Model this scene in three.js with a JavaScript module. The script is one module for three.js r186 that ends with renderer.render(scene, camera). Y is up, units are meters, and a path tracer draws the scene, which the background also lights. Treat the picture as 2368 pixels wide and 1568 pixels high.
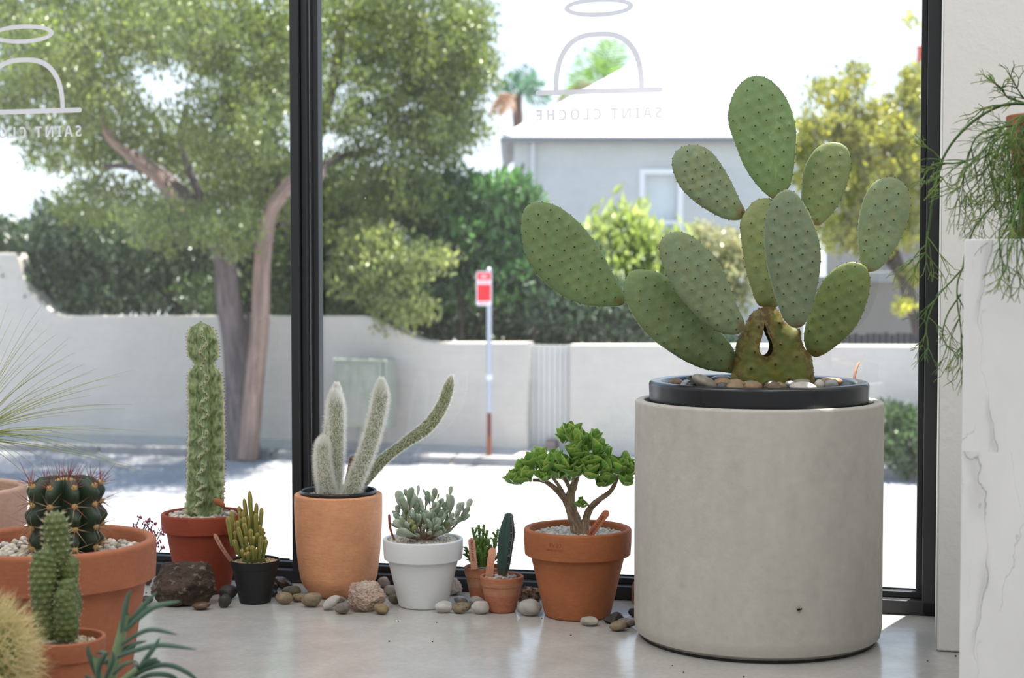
import * as THREE from 'three';
import { RoundedBoxGeometry } from 'three/addons/geometries/RoundedBoxGeometry.js';
import { mergeGeometries, mergeVertices } from 'three/addons/utils/BufferGeometryUtils.js';
import { ImprovedNoise } from 'three/addons/math/ImprovedNoise.js';
import { FontLoader } from 'three/addons/loaders/FontLoader.js';
import { RectAreaLightUniformsLib } from 'three/addons/lights/RectAreaLightUniformsLib.js';
import { Brush, Evaluator, SUBTRACTION } from 'three-bvh-csg';

// ---------------------------------------------------------------- camera, sky, sun, exposure
const scene = new THREE.Scene();
const PW = 2368, PH = 1568, FOCAL = 3700, HORIZON = 627, EYE = 0.75, STREET = -1.15;
const PITCH = Math.atan((PH / 2 - HORIZON) / FOCAL);
const camera = new THREE.PerspectiveCamera(2 * Math.atan(PH / 2 / FOCAL) * 180 / Math.PI, PW / PH, 0.1, 400);
camera.filmGauge = 36;
camera.position.set(0, EYE, 0);
camera.rotation.x = -PITCH;
camera.focus = 3.22;
camera.userData.fStop = 5;
camera.updateProjectionMatrix();

const renderer = new THREE.WebGLRenderer({ antialias: true });
renderer.shadowMap.enabled = true;
renderer.shadowMap.type = THREE.PCFSoftShadowMap;
renderer.toneMapping = THREE.LinearToneMapping;
renderer.toneMappingExposure = 1.0;

const SUN_AT = new THREE.Vector3(0.522, 3.7, -0.853).normalize();
const sun = new THREE.DirectionalLight(new THREE.Color(1, 0.95, 0.86), 17);
sun.name = 'sun';
sun.target.position.set(0, 0, -8);
sun.position.copy(SUN_AT).multiplyScalar(40).add(sun.target.position);
sun.castShadow = true;
Object.assign(sun.shadow.camera, { left: -22, right: 22, top: 22, bottom: -22, near: 1, far: 90 });
sun.shadow.mapSize.set(4096, 4096);
sun.shadow.bias = -0.0005;
scene.add(sun, sun.target);

{ // clear bright sky: air only, the same all round, paler towards the horizon
  const w = 64, h = 64, d = new Float32Array(w * h * 4);
  for (let y = 0; y < h; y++) {
    const up = Math.max(0, Math.sin(((y + 0.5) / h - 0.5) * Math.PI)), k = Math.pow(1 - up, 3);
    for (let x = 0; x < w; x++) d.set([0.55 + 1.0 * k, 0.85 + 0.85 * k, 1.35 + 0.45 * k, 1], (y * w + x) * 4);
  }
  const t = new THREE.DataTexture(d, w, h, THREE.RGBAFormat, THREE.FloatType);
  t.mapping = THREE.EquirectangularReflectionMapping;
  t.magFilter = THREE.LinearFilter;
  t.needsUpdate = true;
  scene.background = t;
}
RectAreaLightUniformsLib.init();

// ---------------------------------------------------------------- helpers
const V = (x, y, z) => new THREE.Vector3(x, y, z);
const { clamp, lerp, smoothstep } = THREE.MathUtils;
function rng(seed) {
  let a = seed >>> 0;
  return () => { a = (a + 0x6d2b79f5) | 0; let t = Math.imul(a ^ (a >>> 15), 1 | a); t = (t + Math.imul(t ^ (t >>> 7), 61 | t)) ^ t; return ((t ^ (t >>> 14)) >>> 0) / 4294967296; };
}
const perlin = new ImprovedNoise();
const noise = (x, y, z) => perlin.noise(x, y, z);
const fbm = (x, y, z, n = 4) => { let s = 0, a = 0.5; for (let i = 0; i < n; i++) { s += a * perlin.noise(x, y, z); x = x * 2.03 + 7.1; y = y * 2.03 + 3.7; z = z * 2.03 + 1.3; a *= 0.5; } return s; };

// the survey: a sight line of the photograph meets a distance in front of the lens, the floor, the street or the shop window
const CT = Math.cos(PITCH), ST = Math.sin(PITCH);
function sight(px, py) { const u = (px - PW / 2) / FOCAL, v = (PH / 2 - py) / FOCAL; return V(u, v * CT - ST, -(CT + v * ST)); }
function at(px, py, depth) { const r = sight(px, py); return r.multiplyScalar(depth / -r.z).add(V(0, EYE, 0)); }
function onLevel(px, py, y = 0) { const r = sight(px, py); return r.multiplyScalar((y - EYE) / r.y).add(V(0, EYE, 0)); }
const metres = (pixels, depth) => pixels / FOCAL * depth;
const SLOPE = 0.2572, TURN = -Math.atan(SLOPE);                      // the shop front and the street run at 14.4 degrees to the picture
const lineDepth = (px, d0) => d0 / (1 + SLOPE * (px - PW / 2) / FOCAL);
const onLine = (px, py, d0) => at(px, py, lineDepth(px, d0));
const ALONG = V(Math.cos(TURN), 0, -Math.sin(TURN)), INWARD = V(Math.sin(TURN), 0, Math.cos(TURN));

const taken = new Map();
function numbered(name) { const n = taken.get(name) || 0; taken.set(name, n + 1); return n ? name + '_' + String(n).padStart(3, '0') : name; }
function finish(o) { o.traverse((m) => { if (m.isMesh) { m.castShadow = true; m.receiveShadow = true; } }); return o; }
function tag(o, label, category, group, kind) {
  if (label) o.userData.label = label;
  if (category) o.userData.category = category;
  if (group) o.userData.group = group;
  if (kind) o.userData.kind = kind;
  return o;
}
function thing(name, label, category, position = V(0, 0, 0), turn = 0, group) {
  const o = new THREE.Group();
  o.name = numbered(name); o.position.copy(position); o.rotation.y = turn;
  scene.add(o);
  return tag(o, label, category, group);
}
function mesh(name, geometry, material, parent = scene, kind) {
  const m = new THREE.Mesh(geometry, material);
  m.name = parent === scene ? numbered(name) : name;
  if (kind) m.userData.kind = kind;
  parent.add(m);
  return finish(m);
}
const struct = (name, geometry, material, parent = scene) => mesh(name, geometry, material, parent, parent === scene ? 'structure' : undefined);

function join(list) { // merges geometries that may differ in attributes
  const gs = list.map((g) => { const n = g.index ? g.toNonIndexed() : g; for (const k of Object.keys(n.attributes)) if (!['position', 'normal', 'uv', 'color'].includes(k)) n.deleteAttribute(k); return n; });
  const all = ['position', 'normal', 'uv', 'color'].filter((k) => gs.every((g) => g.attributes[k]));
  for (const g of gs) for (const k of Object.keys(g.attributes)) if (!all.includes(k)) g.deleteAttribute(k);
  return mergeGeometries(gs);
}
function box(w, h, d, x = 0, y = 0, z = 0, r = 0) {
  const g = r ? new RoundedBoxGeometry(w, h, d, 2, r) : new THREE.BoxGeometry(w, h, d);
  return g.translate(x, y, z);
}
function gridGeo(nu, nv, fn, closeU = false, colorFn) { // fn(u, v) -> Vector3; u, v in 0..1
  const p = [], uv = [], c = [], ix = [];
  for (let j = 0; j <= nv; j++) for (let i = 0; i <= nu; i++) {
    const u = i / nu, v = j / nv, q = fn(closeU && i === nu ? 0 : u, v);
    p.push(q.x, q.y, q.z); uv.push(u, v);
    if (colorFn) c.push(...colorFn(closeU && i === nu ? 0 : u, v, q));
  }
  const row = nu + 1;
  for (let j = 0; j < nv; j++) for (let i = 0; i < nu; i++) { const a = j * row + i; ix.push(a, a + 1, a + row + 1, a, a + row + 1, a + row); }
  const g = new THREE.BufferGeometry();
  g.setAttribute('position', new THREE.Float32BufferAttribute(p, 3));
  g.setAttribute('uv', new THREE.Float32BufferAttribute(uv, 2));
  if (colorFn) g.setAttribute('color', new THREE.Float32BufferAttribute(c, 3));
  g.setIndex(ix);
  g.computeVertexNormals();
  if (closeU) { // one normal along the seam
    const n = g.attributes.normal;
    for (let j = 0; j <= nv; j++) {
      const a = j * row, b = a + nu, x = n.getX(a) + n.getX(b), y = n.getY(a) + n.getY(b), z = n.getZ(a) + n.getZ(b), l = Math.hypot(x, y, z) || 1;
      n.setXYZ(a, x / l, y / l, z / l); n.setXYZ(b, x / l, y / l, z / l);
    }
  }
  return g;
}
// sweep: a tube along points; radius(t, angle) -> metres
function sweep(points, radius, o = {}) {
  const curve = points.getPointAt ? points : new THREE.CatmullRomCurve3(points, false, 'centripetal');
  const nv = o.rings || 24, nu = o.sides || 10, at_ = [], side = [], up = [];
  let n = null, prev = null;
  for (let j = 0; j <= nv; j++) {
    const t = j / nv, p = curve.getPointAt(t), d = curve.getTangentAt(t);
    if (!n) { n = (Math.abs(d.y) > 0.9 ? V(0, 0, 1) : V(0, 1, 0)); n.sub(d.clone().multiplyScalar(n.dot(d))).normalize(); }
    else { const ax = prev.clone().cross(d), s = ax.length(); if (s > 1e-6) n.applyAxisAngle(ax.divideScalar(s), Math.atan2(s, prev.dot(d))); n.sub(d.clone().multiplyScalar(n.dot(d))).normalize(); }
    prev = d; at_.push(p); side.push(n.clone()); up.push(d.clone().cross(n));
  }
  const r = typeof radius === 'function' ? radius : () => radius;
  return gridGeo(nu, nv, (u, v) => {
    const j = Math.round(v * nv), a = u * Math.PI * 2, k = r(v, a);
    return at_[j].clone().addScaledVector(side[j], Math.cos(a) * k).addScaledVector(up[j], Math.sin(a) * k);
  }, true, o.color);
}
const taper = (r0, r1, tip = 0.12) => (t) => lerp(r0, r1, t) * (t > 1 - tip ? Math.sqrt(Math.max(0, 1 - ((t - 1 + tip) / tip) ** 2)) : 1);
function lathe(profile, segments = 72) { // profile: [radius, height] pairs; uv in metres
  const g = new THREE.LatheGeometry(profile.map(([r, y]) => new THREE.Vector2(r, y)), segments);
  const p = g.attributes.position, uv = g.attributes.uv, rMax = Math.max(...profile.map((q) => q[0]));
  for (let i = 0; i < p.count; i++) uv.setXY(i, uv.getX(i) * 2 * Math.PI * rMax, p.getY(i) + Math.hypot(p.getX(i), p.getZ(i)) * 0.5);
  return g.rotateY(Math.PI);
}
function smoothProfile(points, n = 6) { // rounds the corners of a profile
  const out = [];
  points.forEach((p, i) => {
    const a = points[i - 1], b = points[i + 1], r = p[2] || 0;
    if (!a || !b || !r) { out.push([p[0], p[1]]); return; }
    const toA = [a[0] - p[0], a[1] - p[1]], toB = [b[0] - p[0], b[1] - p[1]], la = Math.hypot(...toA), lb = Math.hypot(...toB), k = Math.min(r, la * 0.49, lb * 0.49);
    const s = [p[0] + toA[0] / la * k, p[1] + toA[1] / la * k], e = [p[0] + toB[0] / lb * k, p[1] + toB[1] / lb * k];
    for (let j = 0; j <= n; j++) { const t = j / n, q = 1 - t; out.push([q * q * s[0] + 2 * q * t * p[0] + t * t * e[0], q * q * s[1] + 2 * q * t * p[1] + t * t * e[1]]); }
  });
  return out;
}
function planarUV(g, f) { const p = g.attributes.position, a = []; for (let i = 0; i < p.count; i++) a.push(...f(p.getX(i), p.getY(i), p.getZ(i))); g.setAttribute('uv', new THREE.Float32BufferAttribute(a, 2)); return g; }
function boxUV(g) { // uv in metres from the face's own direction
  const n = g.attributes.normal, p = g.attributes.position, a = [];
  for (let i = 0; i < p.count; i++) { const x = Math.abs(n.getX(i)), y = Math.abs(n.getY(i)), z = Math.abs(n.getZ(i)); a.push(...(y >= x && y >= z ? [p.getX(i), p.getZ(i)] : x > z ? [p.getZ(i), p.getY(i)] : [p.getX(i), p.getY(i)])); }
  g.setAttribute('uv', new THREE.Float32BufferAttribute(a, 2));
  return g;
}
function tint(g, fn) { // vertex colours from position
  const p = g.attributes.position, n = g.attributes.normal, c = [];
  for (let i = 0; i < p.count; i++) c.push(...fn(p.getX(i), p.getY(i), p.getZ(i), n ? n.getY(i) : 0, i));
  g.setAttribute('color', new THREE.Float32BufferAttribute(c, 3));
  return g;
}
const mixc = (a, b, k) => [lerp(a[0], b[0], k), lerp(a[1], b[1], k), lerp(a[2], b[2], k)];

// ---------------------------------------------------------------- textures
const hash2 = (x, y, s) => { let h = Math.imul(x | 0, 374761393) ^ Math.imul(y | 0, 668265263) ^ Math.imul(s | 0, 974634777); h = Math.imul(h ^ (h >>> 13), 1274126177); return ((h ^ (h >>> 16)) >>> 0) / 4294967296; };
function vnoise(x, y, period, s) { // value noise that repeats after `period` cells
  const ix = Math.floor(x), iy = Math.floor(y), fx = x - ix, fy = y - iy, u = fx * fx * (3 - 2 * fx), v = fy * fy * (3 - 2 * fy), m = (a) => ((a % period) + period) % period;
  const a = hash2(m(ix), m(iy), s), b = hash2(m(ix + 1), m(iy), s), c = hash2(m(ix), m(iy + 1), s), d = hash2(m(ix + 1), m(iy + 1), s);
  return lerp(lerp(a, b, u), lerp(c, d, u), v);
}
function tfbm(u, v, cells, octaves, s) { let t = 0, a = 0.5, n = 0, c = cells; for (let i = 0; i < octaves; i++) { t += a * vnoise(u * c, v * c, c, s + i); n += a; a *= 0.55; c *= 2; } return t / n; }
function tex(size, fn, o = {}) { // fn(u, v) -> [r, g, b] in 0..1
  const d = new Uint8Array(size * size * 4);
  for (let y = 0; y < size; y++) for (let x = 0; x < size; x++) { const c = fn((x + 0.5) / size, (y + 0.5) / size), i = (y * size + x) * 4; for (let k = 0; k < 3; k++) d[i + k] = clamp(Math.round(c[k] * 255), 0, 255); d[i + 3] = 255; }
  const t = new THREE.DataTexture(d, size, size);
  t.wrapS = t.wrapT = THREE.RepeatWrapping; t.magFilter = THREE.LinearFilter; t.minFilter = THREE.LinearMipmapLinearFilter; t.generateMipmaps = true;
  if (o.srgb) t.colorSpace = THREE.SRGBColorSpace;
  t.repeat.set(1 / (o.metres || 1), 1 / (o.metres || 1));
  t.needsUpdate = true;
  return t;
}
function scaled(t, rx, ry = rx) { const c = t.clone(); c.repeat.set(rx, ry); c.needsUpdate = true; return c; }
const grey = (k) => [k, k, k];
const std = (o) => new THREE.MeshStandardMaterial(o);
const phys = (o) => new THREE.MeshPhysicalMaterial(o);
const lin = (r, g, b) => new THREE.Color().setRGB(r, g, b);

// ---------------------------------------------------------------- the setting: shop room and window
const CORNER = V(0.9187, 0, -3.447);                                 // where the window frame meets the right-hand wall
const place = (o, dx = 0, y = 0, dz = 0) => { o.position.copy(CORNER).addScaledVector(ALONG, dx).addScaledVector(INWARD, dz); o.position.y = y; o.rotation.y = TURN; return o; };
const frameX = (px) => { const d = lineDepth(px, 3.683); return ((px - PW / 2) / FOCAL * d - CORNER.x) / Math.cos(TURN); };

const floorColor = tex(1024, (u, v) => {
  const a = tfbm(u, v, 3, 5, 11), b = tfbm(u, v, 24, 4, 31), c = vnoise(u * 256, v * 256, 256, 5), sc = tfbm(u * 1, v, 90, 2, 77);
  let k = 0.7 + 0.1 * (a - 0.5) + 0.07 * (b - 0.5) + 0.03 * (c - 0.5);
  if (c > 0.987) k -= 0.22 * (sc - 0.2);
  return [k * 1.0, k * 0.99, k * 0.972];
}, { srgb: true, metres: 1.6 });
const floorRough = tex(512, (u, v) => grey(0.18 + 0.16 * (tfbm(u, v, 5, 5, 91) - 0.5) + 0.1 * (tfbm(u, v, 60, 2, 17) - 0.5)), { metres: 1.6 });
const floorBump = tex(512, (u, v) => grey(0.5 + 0.5 * (tfbm(u, v, 6, 6, 45) - 0.5)), { metres: 1.2 });
const concreteFloor = std({ map: floorColor, roughnessMap: floorRough, roughness: 1, bumpMap: floorBump, bumpScale: 0.004 });
const plasterBump = tex(512, (u, v) => grey(tfbm(u, v, 40, 4, 61)), { metres: 0.5 });
const plaster = std({ color: lin(0.74, 0.735, 0.715), roughness: 0.75, bumpMap: plasterBump, bumpScale: 0.0011 });
const plainWhite = std({ color: lin(0.8, 0.8, 0.79), roughness: 0.85 });
const ROOM = { left: -3.9, right: 2.7, back: 6.6, top: 3.1 };

place(struct('floor', boxUV(box(ROOM.right - ROOM.left + 0.4, 0.22, ROOM.back + 0.29, (ROOM.right + ROOM.left) / 2, -0.11, (ROOM.back + 0.2) / 2 - 0.045)), concreteFloor));
place(struct('ceiling', box(ROOM.right - ROOM.left + 0.4, 0.2, ROOM.back + 0.32, (ROOM.right + ROOM.left) / 2, ROOM.top + 0.1, ROOM.back / 2 + 0.04), plainWhite));
{ // right of the window the wall comes forward: its face, its reveal beside the frame
  const g = boxUV(box(ROOM.right, ROOM.top, 0.43, ROOM.right / 2, ROOM.top / 2, 0.115, 0.006));
  place(struct('wall_right_of_window', g, plaster));
}
place(struct('wall_right', box(0.2, ROOM.top, ROOM.back - 0.33, ROOM.right + 0.1, ROOM.top / 2, ROOM.back / 2 + 0.165), plainWhite));
place(struct('wall_left', box(0.2, ROOM.top, ROOM.back + 0.1, ROOM.left - 0.1, ROOM.top / 2, ROOM.back / 2 - 0.05), plainWhite));
place(struct('wall_back', box(ROOM.right - ROOM.left + 0.4, ROOM.top, 0.2, (ROOM.right + ROOM.left) / 2, ROOM.top / 2, ROOM.back + 0.1), plainWhite));
place(struct('wall_front', box(-ROOM.left, ROOM.top - 2.72, 0.2, ROOM.left / 2, 2.72 + (ROOM.top - 2.72) / 2, 0), plainWhite));
place(struct('wall_base', box(ROOM.right - ROOM.left, -STREET - 0.22, 0.3, (ROOM.right + ROOM.left) / 2, (STREET - 0.22) / 2, 0.06), plaster));

const alu = std({ color: lin(0.022, 0.024, 0.028), roughness: 0.42, metalness: 0.15, bumpMap: scaled(plasterBump, 20), bumpScale: 0.0001 });
const gasket = std({ color: lin(0.008, 0.008, 0.009), roughness: 0.6 });
const bead = std({ color: lin(0.3, 0.31, 0.33), roughness: 0.35, metalness: 0.6 });
const dust = tex(1024, (u, v) => { // specks and faint wiped smears of dirt on the pane
  const s = vnoise(u * 512, v * 512, 512, 3), s2 = vnoise(u * 200, v * 200, 200, 9), m = tfbm(u, v, 4, 5, 23);
  let k = 0.035 + 0.1 * Math.max(0, m - 0.5);
  if (s > 0.985 - 0.03 * m) k = 0.55;
  if (s2 > 0.993) k = 0.7;
  return grey(k);
}, { metres: 0.8 });
const glass = phys({ color: 0xffffff, transmission: 1, thickness: 0, roughness: 1, roughnessMap: dust, ior: 1.75 });
{
  const w = new THREE.Group();
  w.name = 'window_1'; w.userData.kind = 'structure'; scene.add(w); place(w);
  const H = 2.72, L = ROOM.left, m0 = frameX(673), m1 = frameX(714);
  struct('window_frame', join([ // fixed frame: bottom rail, jambs, head
    box(-L, 0.032, 0.09, L / 2, 0.016, -0.045, 0.003), box(0.028, H, 0.09, -0.014, H / 2, -0.045, 0.003), box(0.05, H, 0.09, L + 0.025, H / 2, -0.045, 0.003), box(-L, 0.05, 0.09, L / 2, H - 0.025, -0.045, 0.003),
  ]), alu, w);
  struct('mullion', join([box(0.021, H - 0.03, 0.092, m0 + 0.0105, H / 2 + 0.015, -0.044, 0.002), box(0.014, H - 0.03, 0.08, m0 + 0.0295, H / 2 + 0.015, -0.052, 0.002), box(m1 - m0, H - 0.03, 0.05, (m0 + m1) / 2, H / 2 + 0.015, -0.062, 0.002)]), alu, w);
  struct('trim_bead', join([box(0.0022, H - 0.1, 0.012, m0 + 0.0378, H / 2, -0.034, 0.0008)]), bead, w);
  const glazing = (a, b) => join([ // glazing stops round one pane
    box(b - a, 0.014, 0.03, (a + b) / 2, 0.039, -0.045, 0.002), box(0.013, H - 0.08, 0.03, a + 0.0065, H / 2, -0.047, 0.002), box(0.013, H - 0.08, 0.03, b - 0.0065, H / 2, -0.047, 0.002),
  ]);
  struct('glazing_stop', glazing(L + 0.05, m0), alu, w);
  struct('glazing_stop', glazing(m1, -0.028), alu, w);
  struct('gasket', join([box(m0 - L - 0.06, 0.003, 0.004, (L + m0) / 2, 0.0475, -0.055), box(-0.04 - m1, 0.003, 0.004, (m1 - 0.035) / 2, 0.0475, -0.055)]), gasket, w);
  const pane = (a, b) => struct('pane', planarUV(new THREE.PlaneGeometry(b - a, H - 0.08).translate((a + b) / 2, H / 2 + 0.002, -0.055), (x, y) => [x, y]), glass, w);
  pane(L + 0.05, m0 + 0.006); pane(m1 - 0.006, -0.035);
}
{ // a canopy over the footpath shades the left part of the window; it ends beside the big planter
  const g = join([box(6, 0.09, 1.5, 0, 0, 0, 0.01), box(6, 0.2, 0.06, 0, 0.02, -0.75, 0.01)]);
  const end = -0.17;
  place(struct('street_canopy_slab', g, plainWhite), end - 3, 2.772, -0.85);
}

// ---------------------------------------------------------------- room lights behind the camera
for (const [dx, dz] of [[-1.9, 1.7], [0.9, 1.7], [-1.9, 4.0], [0.9, 4.0]]) {
  const t = tag(new THREE.Group(), 'flat white ceiling light panel over the room behind the camera', 'ceiling light', 'ceiling light panels');
  t.name = numbered('ceiling_light'); scene.add(t); place(t, dx, ROOM.top, dz);
  mesh('light_frame', join([box(2.04, 0.03, 0.04, 0, -0.015, 0.52), box(2.04, 0.03, 0.04, 0, -0.015, -0.52), box(0.04, 0.03, 1.0, 1.0, -0.015, 0), box(0.04, 0.03, 1.0, -1.0, -0.015, 0)]), plainWhite, t);
  mesh('light_diffuser', box(1.96, 0.01, 1.0, 0, -0.012, 0), std({ color: 0xffffff, roughness: 0.6, emissive: 0xffffff, emissiveIntensity: 0.9 }), t);
  const lamp = new THREE.RectAreaLight(new THREE.Color(1, 0.985, 0.965), 3.9, 1.96, 1.0);
  lamp.name = 'panel_lamp'; lamp.position.set(0, -0.03, 0); lamp.rotation.x = -Math.PI / 2; t.add(lamp);
}

// ---------------------------------------------------------------- the street outside
const streetZ = (d0) => -(d0 - 3.683) * Math.cos(TURN);              // distance of a street line from the window, on the window's own axis
const streetAt = (px, d0) => { const d = lineDepth(px, d0), p = at(px, HORIZON, d); return (p.x - CORNER.x) * ALONG.x + (p.z - CORNER.z) * ALONG.z; };
const heightAt = (py, depth) => EYE - (py - HORIZON) / FOCAL * depth; // height of what stands at that depth
const KERB = 15.5, WALL = 16.05;
const asphaltTex = tex(1024, (u, v) => { const k = 0.56 + 0.12 * (tfbm(u, v, 4, 4, 3) - 0.5) + 0.16 * (tfbm(u, v, 160, 2, 8) - 0.5); return [k, k * 1.0, k * 1.03]; }, { srgb: true, metres: 3 });
const asphalt = std({ map: asphaltTex, roughness: 0.9 });
const paving = std({ map: scaled(floorColor, 0.6), color: lin(1.0, 0.99, 0.96), roughness: 0.85 });
place(struct('road', planarUV(box(60, 0.3, 70, 0, STREET - 0.15, 0), (x, y, z) => [x, z]), asphalt), 0, 0, -35.3);
place(struct('pavement', boxUV(box(30, 0.1, 2.4, 0, STREET + 0.05, 0, 0.01)), paving), 0, 0, -1.4);
const kerbStone = std({ map: scaled(floorColor, 1.3), color: lin(0.62, 0.62, 0.64), roughness: 0.9 });
{ // kerb of separate stones, a joint between each two
  const k = new THREE.Group();
  k.name = 'kerb'; k.userData.kind = 'structure'; scene.add(k); place(k);
  const joint = streetAt(1043, KERB), len = 1.92, g = boxUV(box(len - 0.03, 0.2, 0.26, 0, 0, 0, 0.012));
  for (let i = -5; i <= 3; i++) mesh('kerb_stone', g, kerbStone, k).position.set(joint + len * (i + 0.5), STREET - 0.02 + (i % 2) * 0.003, streetZ(KERB) - 0.13);
}
const wallPaint = tex(1024, (u, v) => { // off-white paint over coursed brick, stained below the coping
  const course = 24, row = Math.floor(v * course), fy = v * course - row, stain = tfbm(u, v, 5, 5, 19), f = tfbm(u, v, 60, 3, 41);
  let k = 0.785 + 0.05 * (stain - 0.5) + 0.03 * (f - 0.5) + 0.012 * (hash2(Math.floor(u * 9 + (row % 2) * 0.5), row, 3) - 0.5);
  if (fy < 0.1) k -= 0.012;
  return [k, k * 0.965, k * 0.915];
}, { srgb: true, metres: 2.06 });
const wallBump = tex(512, (u, v) => { const course = 24, row = Math.floor(v * course), fy = v * course - row; return grey(clamp(Math.min(fy, 1 - fy) * 8, 0, 1) * 0.8 + 0.2 * tfbm(u, v, 60, 3, 4)); }, { metres: 2.06 });
const wallMat = std({ map: wallPaint, roughness: 0.9, bumpMap: wallBump, bumpScale: 0.002 });
const profileWall = (points, thick) => { // a wall drawn by its top edge, in street axes
  const s = new THREE.Shape(); s.moveTo(points[0][0], STREET - 0.1);
  for (const [x, y] of points) s.lineTo(x, y);
  s.lineTo(points[points.length - 1][0], STREET - 0.1);
  return boxUV(new THREE.ExtrudeGeometry(s, { depth: thick, bevelEnabled: true, bevelSize: 0.012, bevelThickness: 0.012, bevelSegments: 2 }));
};
{
  const e = (px, py) => [streetAt(px, WALL), heightAt(py, lineDepth(px, WALL))], top = [];
  for (const q of [[-900, 585], [36, 588], [42, 600], [50, 635], [66, 668], [90, 700], [118, 722], [150, 733]]) top.push(e(...q));
  for (const q of [[300, 733], [500, 733], [840, 733], [870, 738], [900, 752], [925, 768], [950, 781], [975, 790], [1005, 795], [1218, 795]]) top.push(e(...q));
  place(struct('wall_garden', profileWall(top, 0.24), wallMat), 0, 0, streetZ(WALL) - 0.24);
  const right = [[1320, 800], [1700, 801], [2600, 806]].map((q) => e(...q));
  place(struct('wall_garden_right', profileWall(right, 0.24), wallMat), 0, 0, streetZ(WALL) - 0.26);
  // boarded gate between the two walls, each board a piece
  const gate = thing('garden_gate', 'pale boarded gate between two lengths of white garden wall', 'gate');
  place(gate);
  const x0 = streetAt(1219, WALL), x1 = streetAt(1319, WALL), y1 = heightAt(800, lineDepth(1270, WALL)), n = 8, wBoard = (x1 - x0) / n, bg = box(wBoard - 0.005, y1 - STREET - 0.02, 0.03, 0, 0, 0, 0.003);
  const gm = std({ color: lin(0.62, 0.6, 0.56), roughness: 0.8 });
  for (let i = 0; i < n; i++) mesh('board', bg, gm, gate).position.set(x0 + wBoard * (i + 0.5), (y1 + STREET) / 2 + 0.01, streetZ(WALL) - 0.17);
  mesh('gate_panel', box(x1 - x0, y1 - STREET - 0.04, 0.02, (x0 + x1) / 2, (y1 + STREET) / 2, streetZ(WALL) - 0.195), gm, gate);
  for (const y of [STREET + 0.2, y1 - 0.15]) mesh('rail', box(x1 - x0, 0.08, 0.04, (x0 + x1) / 2, y, streetZ(WALL) - 0.225), gm, gate);
  const vent = thing('meter_box', 'small brown meter box at the foot of the boarded gate', 'box');
  place(vent, streetAt(1272, WALL), heightAt(1048, lineDepth(1272, WALL)), streetZ(WALL) - 0.09);
  const vm = std({ color: lin(0.2, 0.15, 0.13), roughness: 0.7 });
  mesh('box_body', box(0.11, 0.12, 0.09, 0, 0.06, 0, 0.006), vm, vent);
  mesh('door', box(0.092, 0.1, 0.006, 0, 0.06, 0.048, 0.002), std({ color: lin(0.26, 0.21, 0.19), roughness: 0.6 }), vent);
}
{ // footpath between kerb and wall, rising towards the wall on the left
  const z0 = streetZ(KERB) - 0.25, g = gridGeo(40, 6, (u, v) => { const x = lerp(-14, 8, u), rise = 0.12 * smoothstep(-x, 2.0, 5.5); return V(x, STREET + 0.075 + rise * v, lerp(z0, streetZ(WALL) - 0.2, v)); });
  place(struct('footpath', planarUV(g, (x, y, z) => [x, z]), paving));
}

// ---------------------------------------------------------------- kerbside things
{
  const box_ = thing('electrical_box', 'pale green steel electrical cabinet on a post in front of the garden wall', 'electrical box');
  const d0 = 15.62, px = 840, d = lineDepth(px, d0), s = d / FOCAL;
  place(box_, streetAt(838, d0), STREET, streetZ(d0));
  const paintTex = tex(256, (u, v) => { const drip = tfbm(u, v * 0.25, 30, 3, 7), k = 0.58 - 0.08 * smoothstep(tfbm(u, v * 0.1, 24, 2, 7), 0.45, 0.75) * drip + 0.05 * (tfbm(u, v, 12, 3, 2) - 0.5); return [k * 0.99, k, k * 0.91]; }, { srgb: true });
  const pm = std({ map: paintTex, roughness: 0.6 }), edge = std({ color: lin(0.3, 0.32, 0.26), roughness: 0.5 });
  const w = 118 * s, h = 150 * s, yb = heightAt(985, d) - STREET;
  mesh('cabinet_body', boxUV(box(w, h, 0.24, 0, yb + h / 2, 0, 0.01)).scale(1, 1, 1), edge, box_);
  mesh('door', planarUV(box(w - 0.06, h - 0.05, 0.012, -0.02, yb + h / 2, 0.122, 0.004), (x, y) => [x / w + 0.5, (y - yb) / h]), pm, box_);
  mesh('lid', join([box(w + 0.05, 0.025, 0.32, 0, yb + h + 0.012, -0.02, 0.006), box(0.03, h + 0.04, 0.3, w / 2 + 0.03, yb + h / 2, -0.01, 0.006)]), edge, box_);
  mesh('post', new THREE.CylinderGeometry(0.035, 0.035, yb, 16).translate(-0.02, yb / 2, 0), edge, box_);
}
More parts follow.
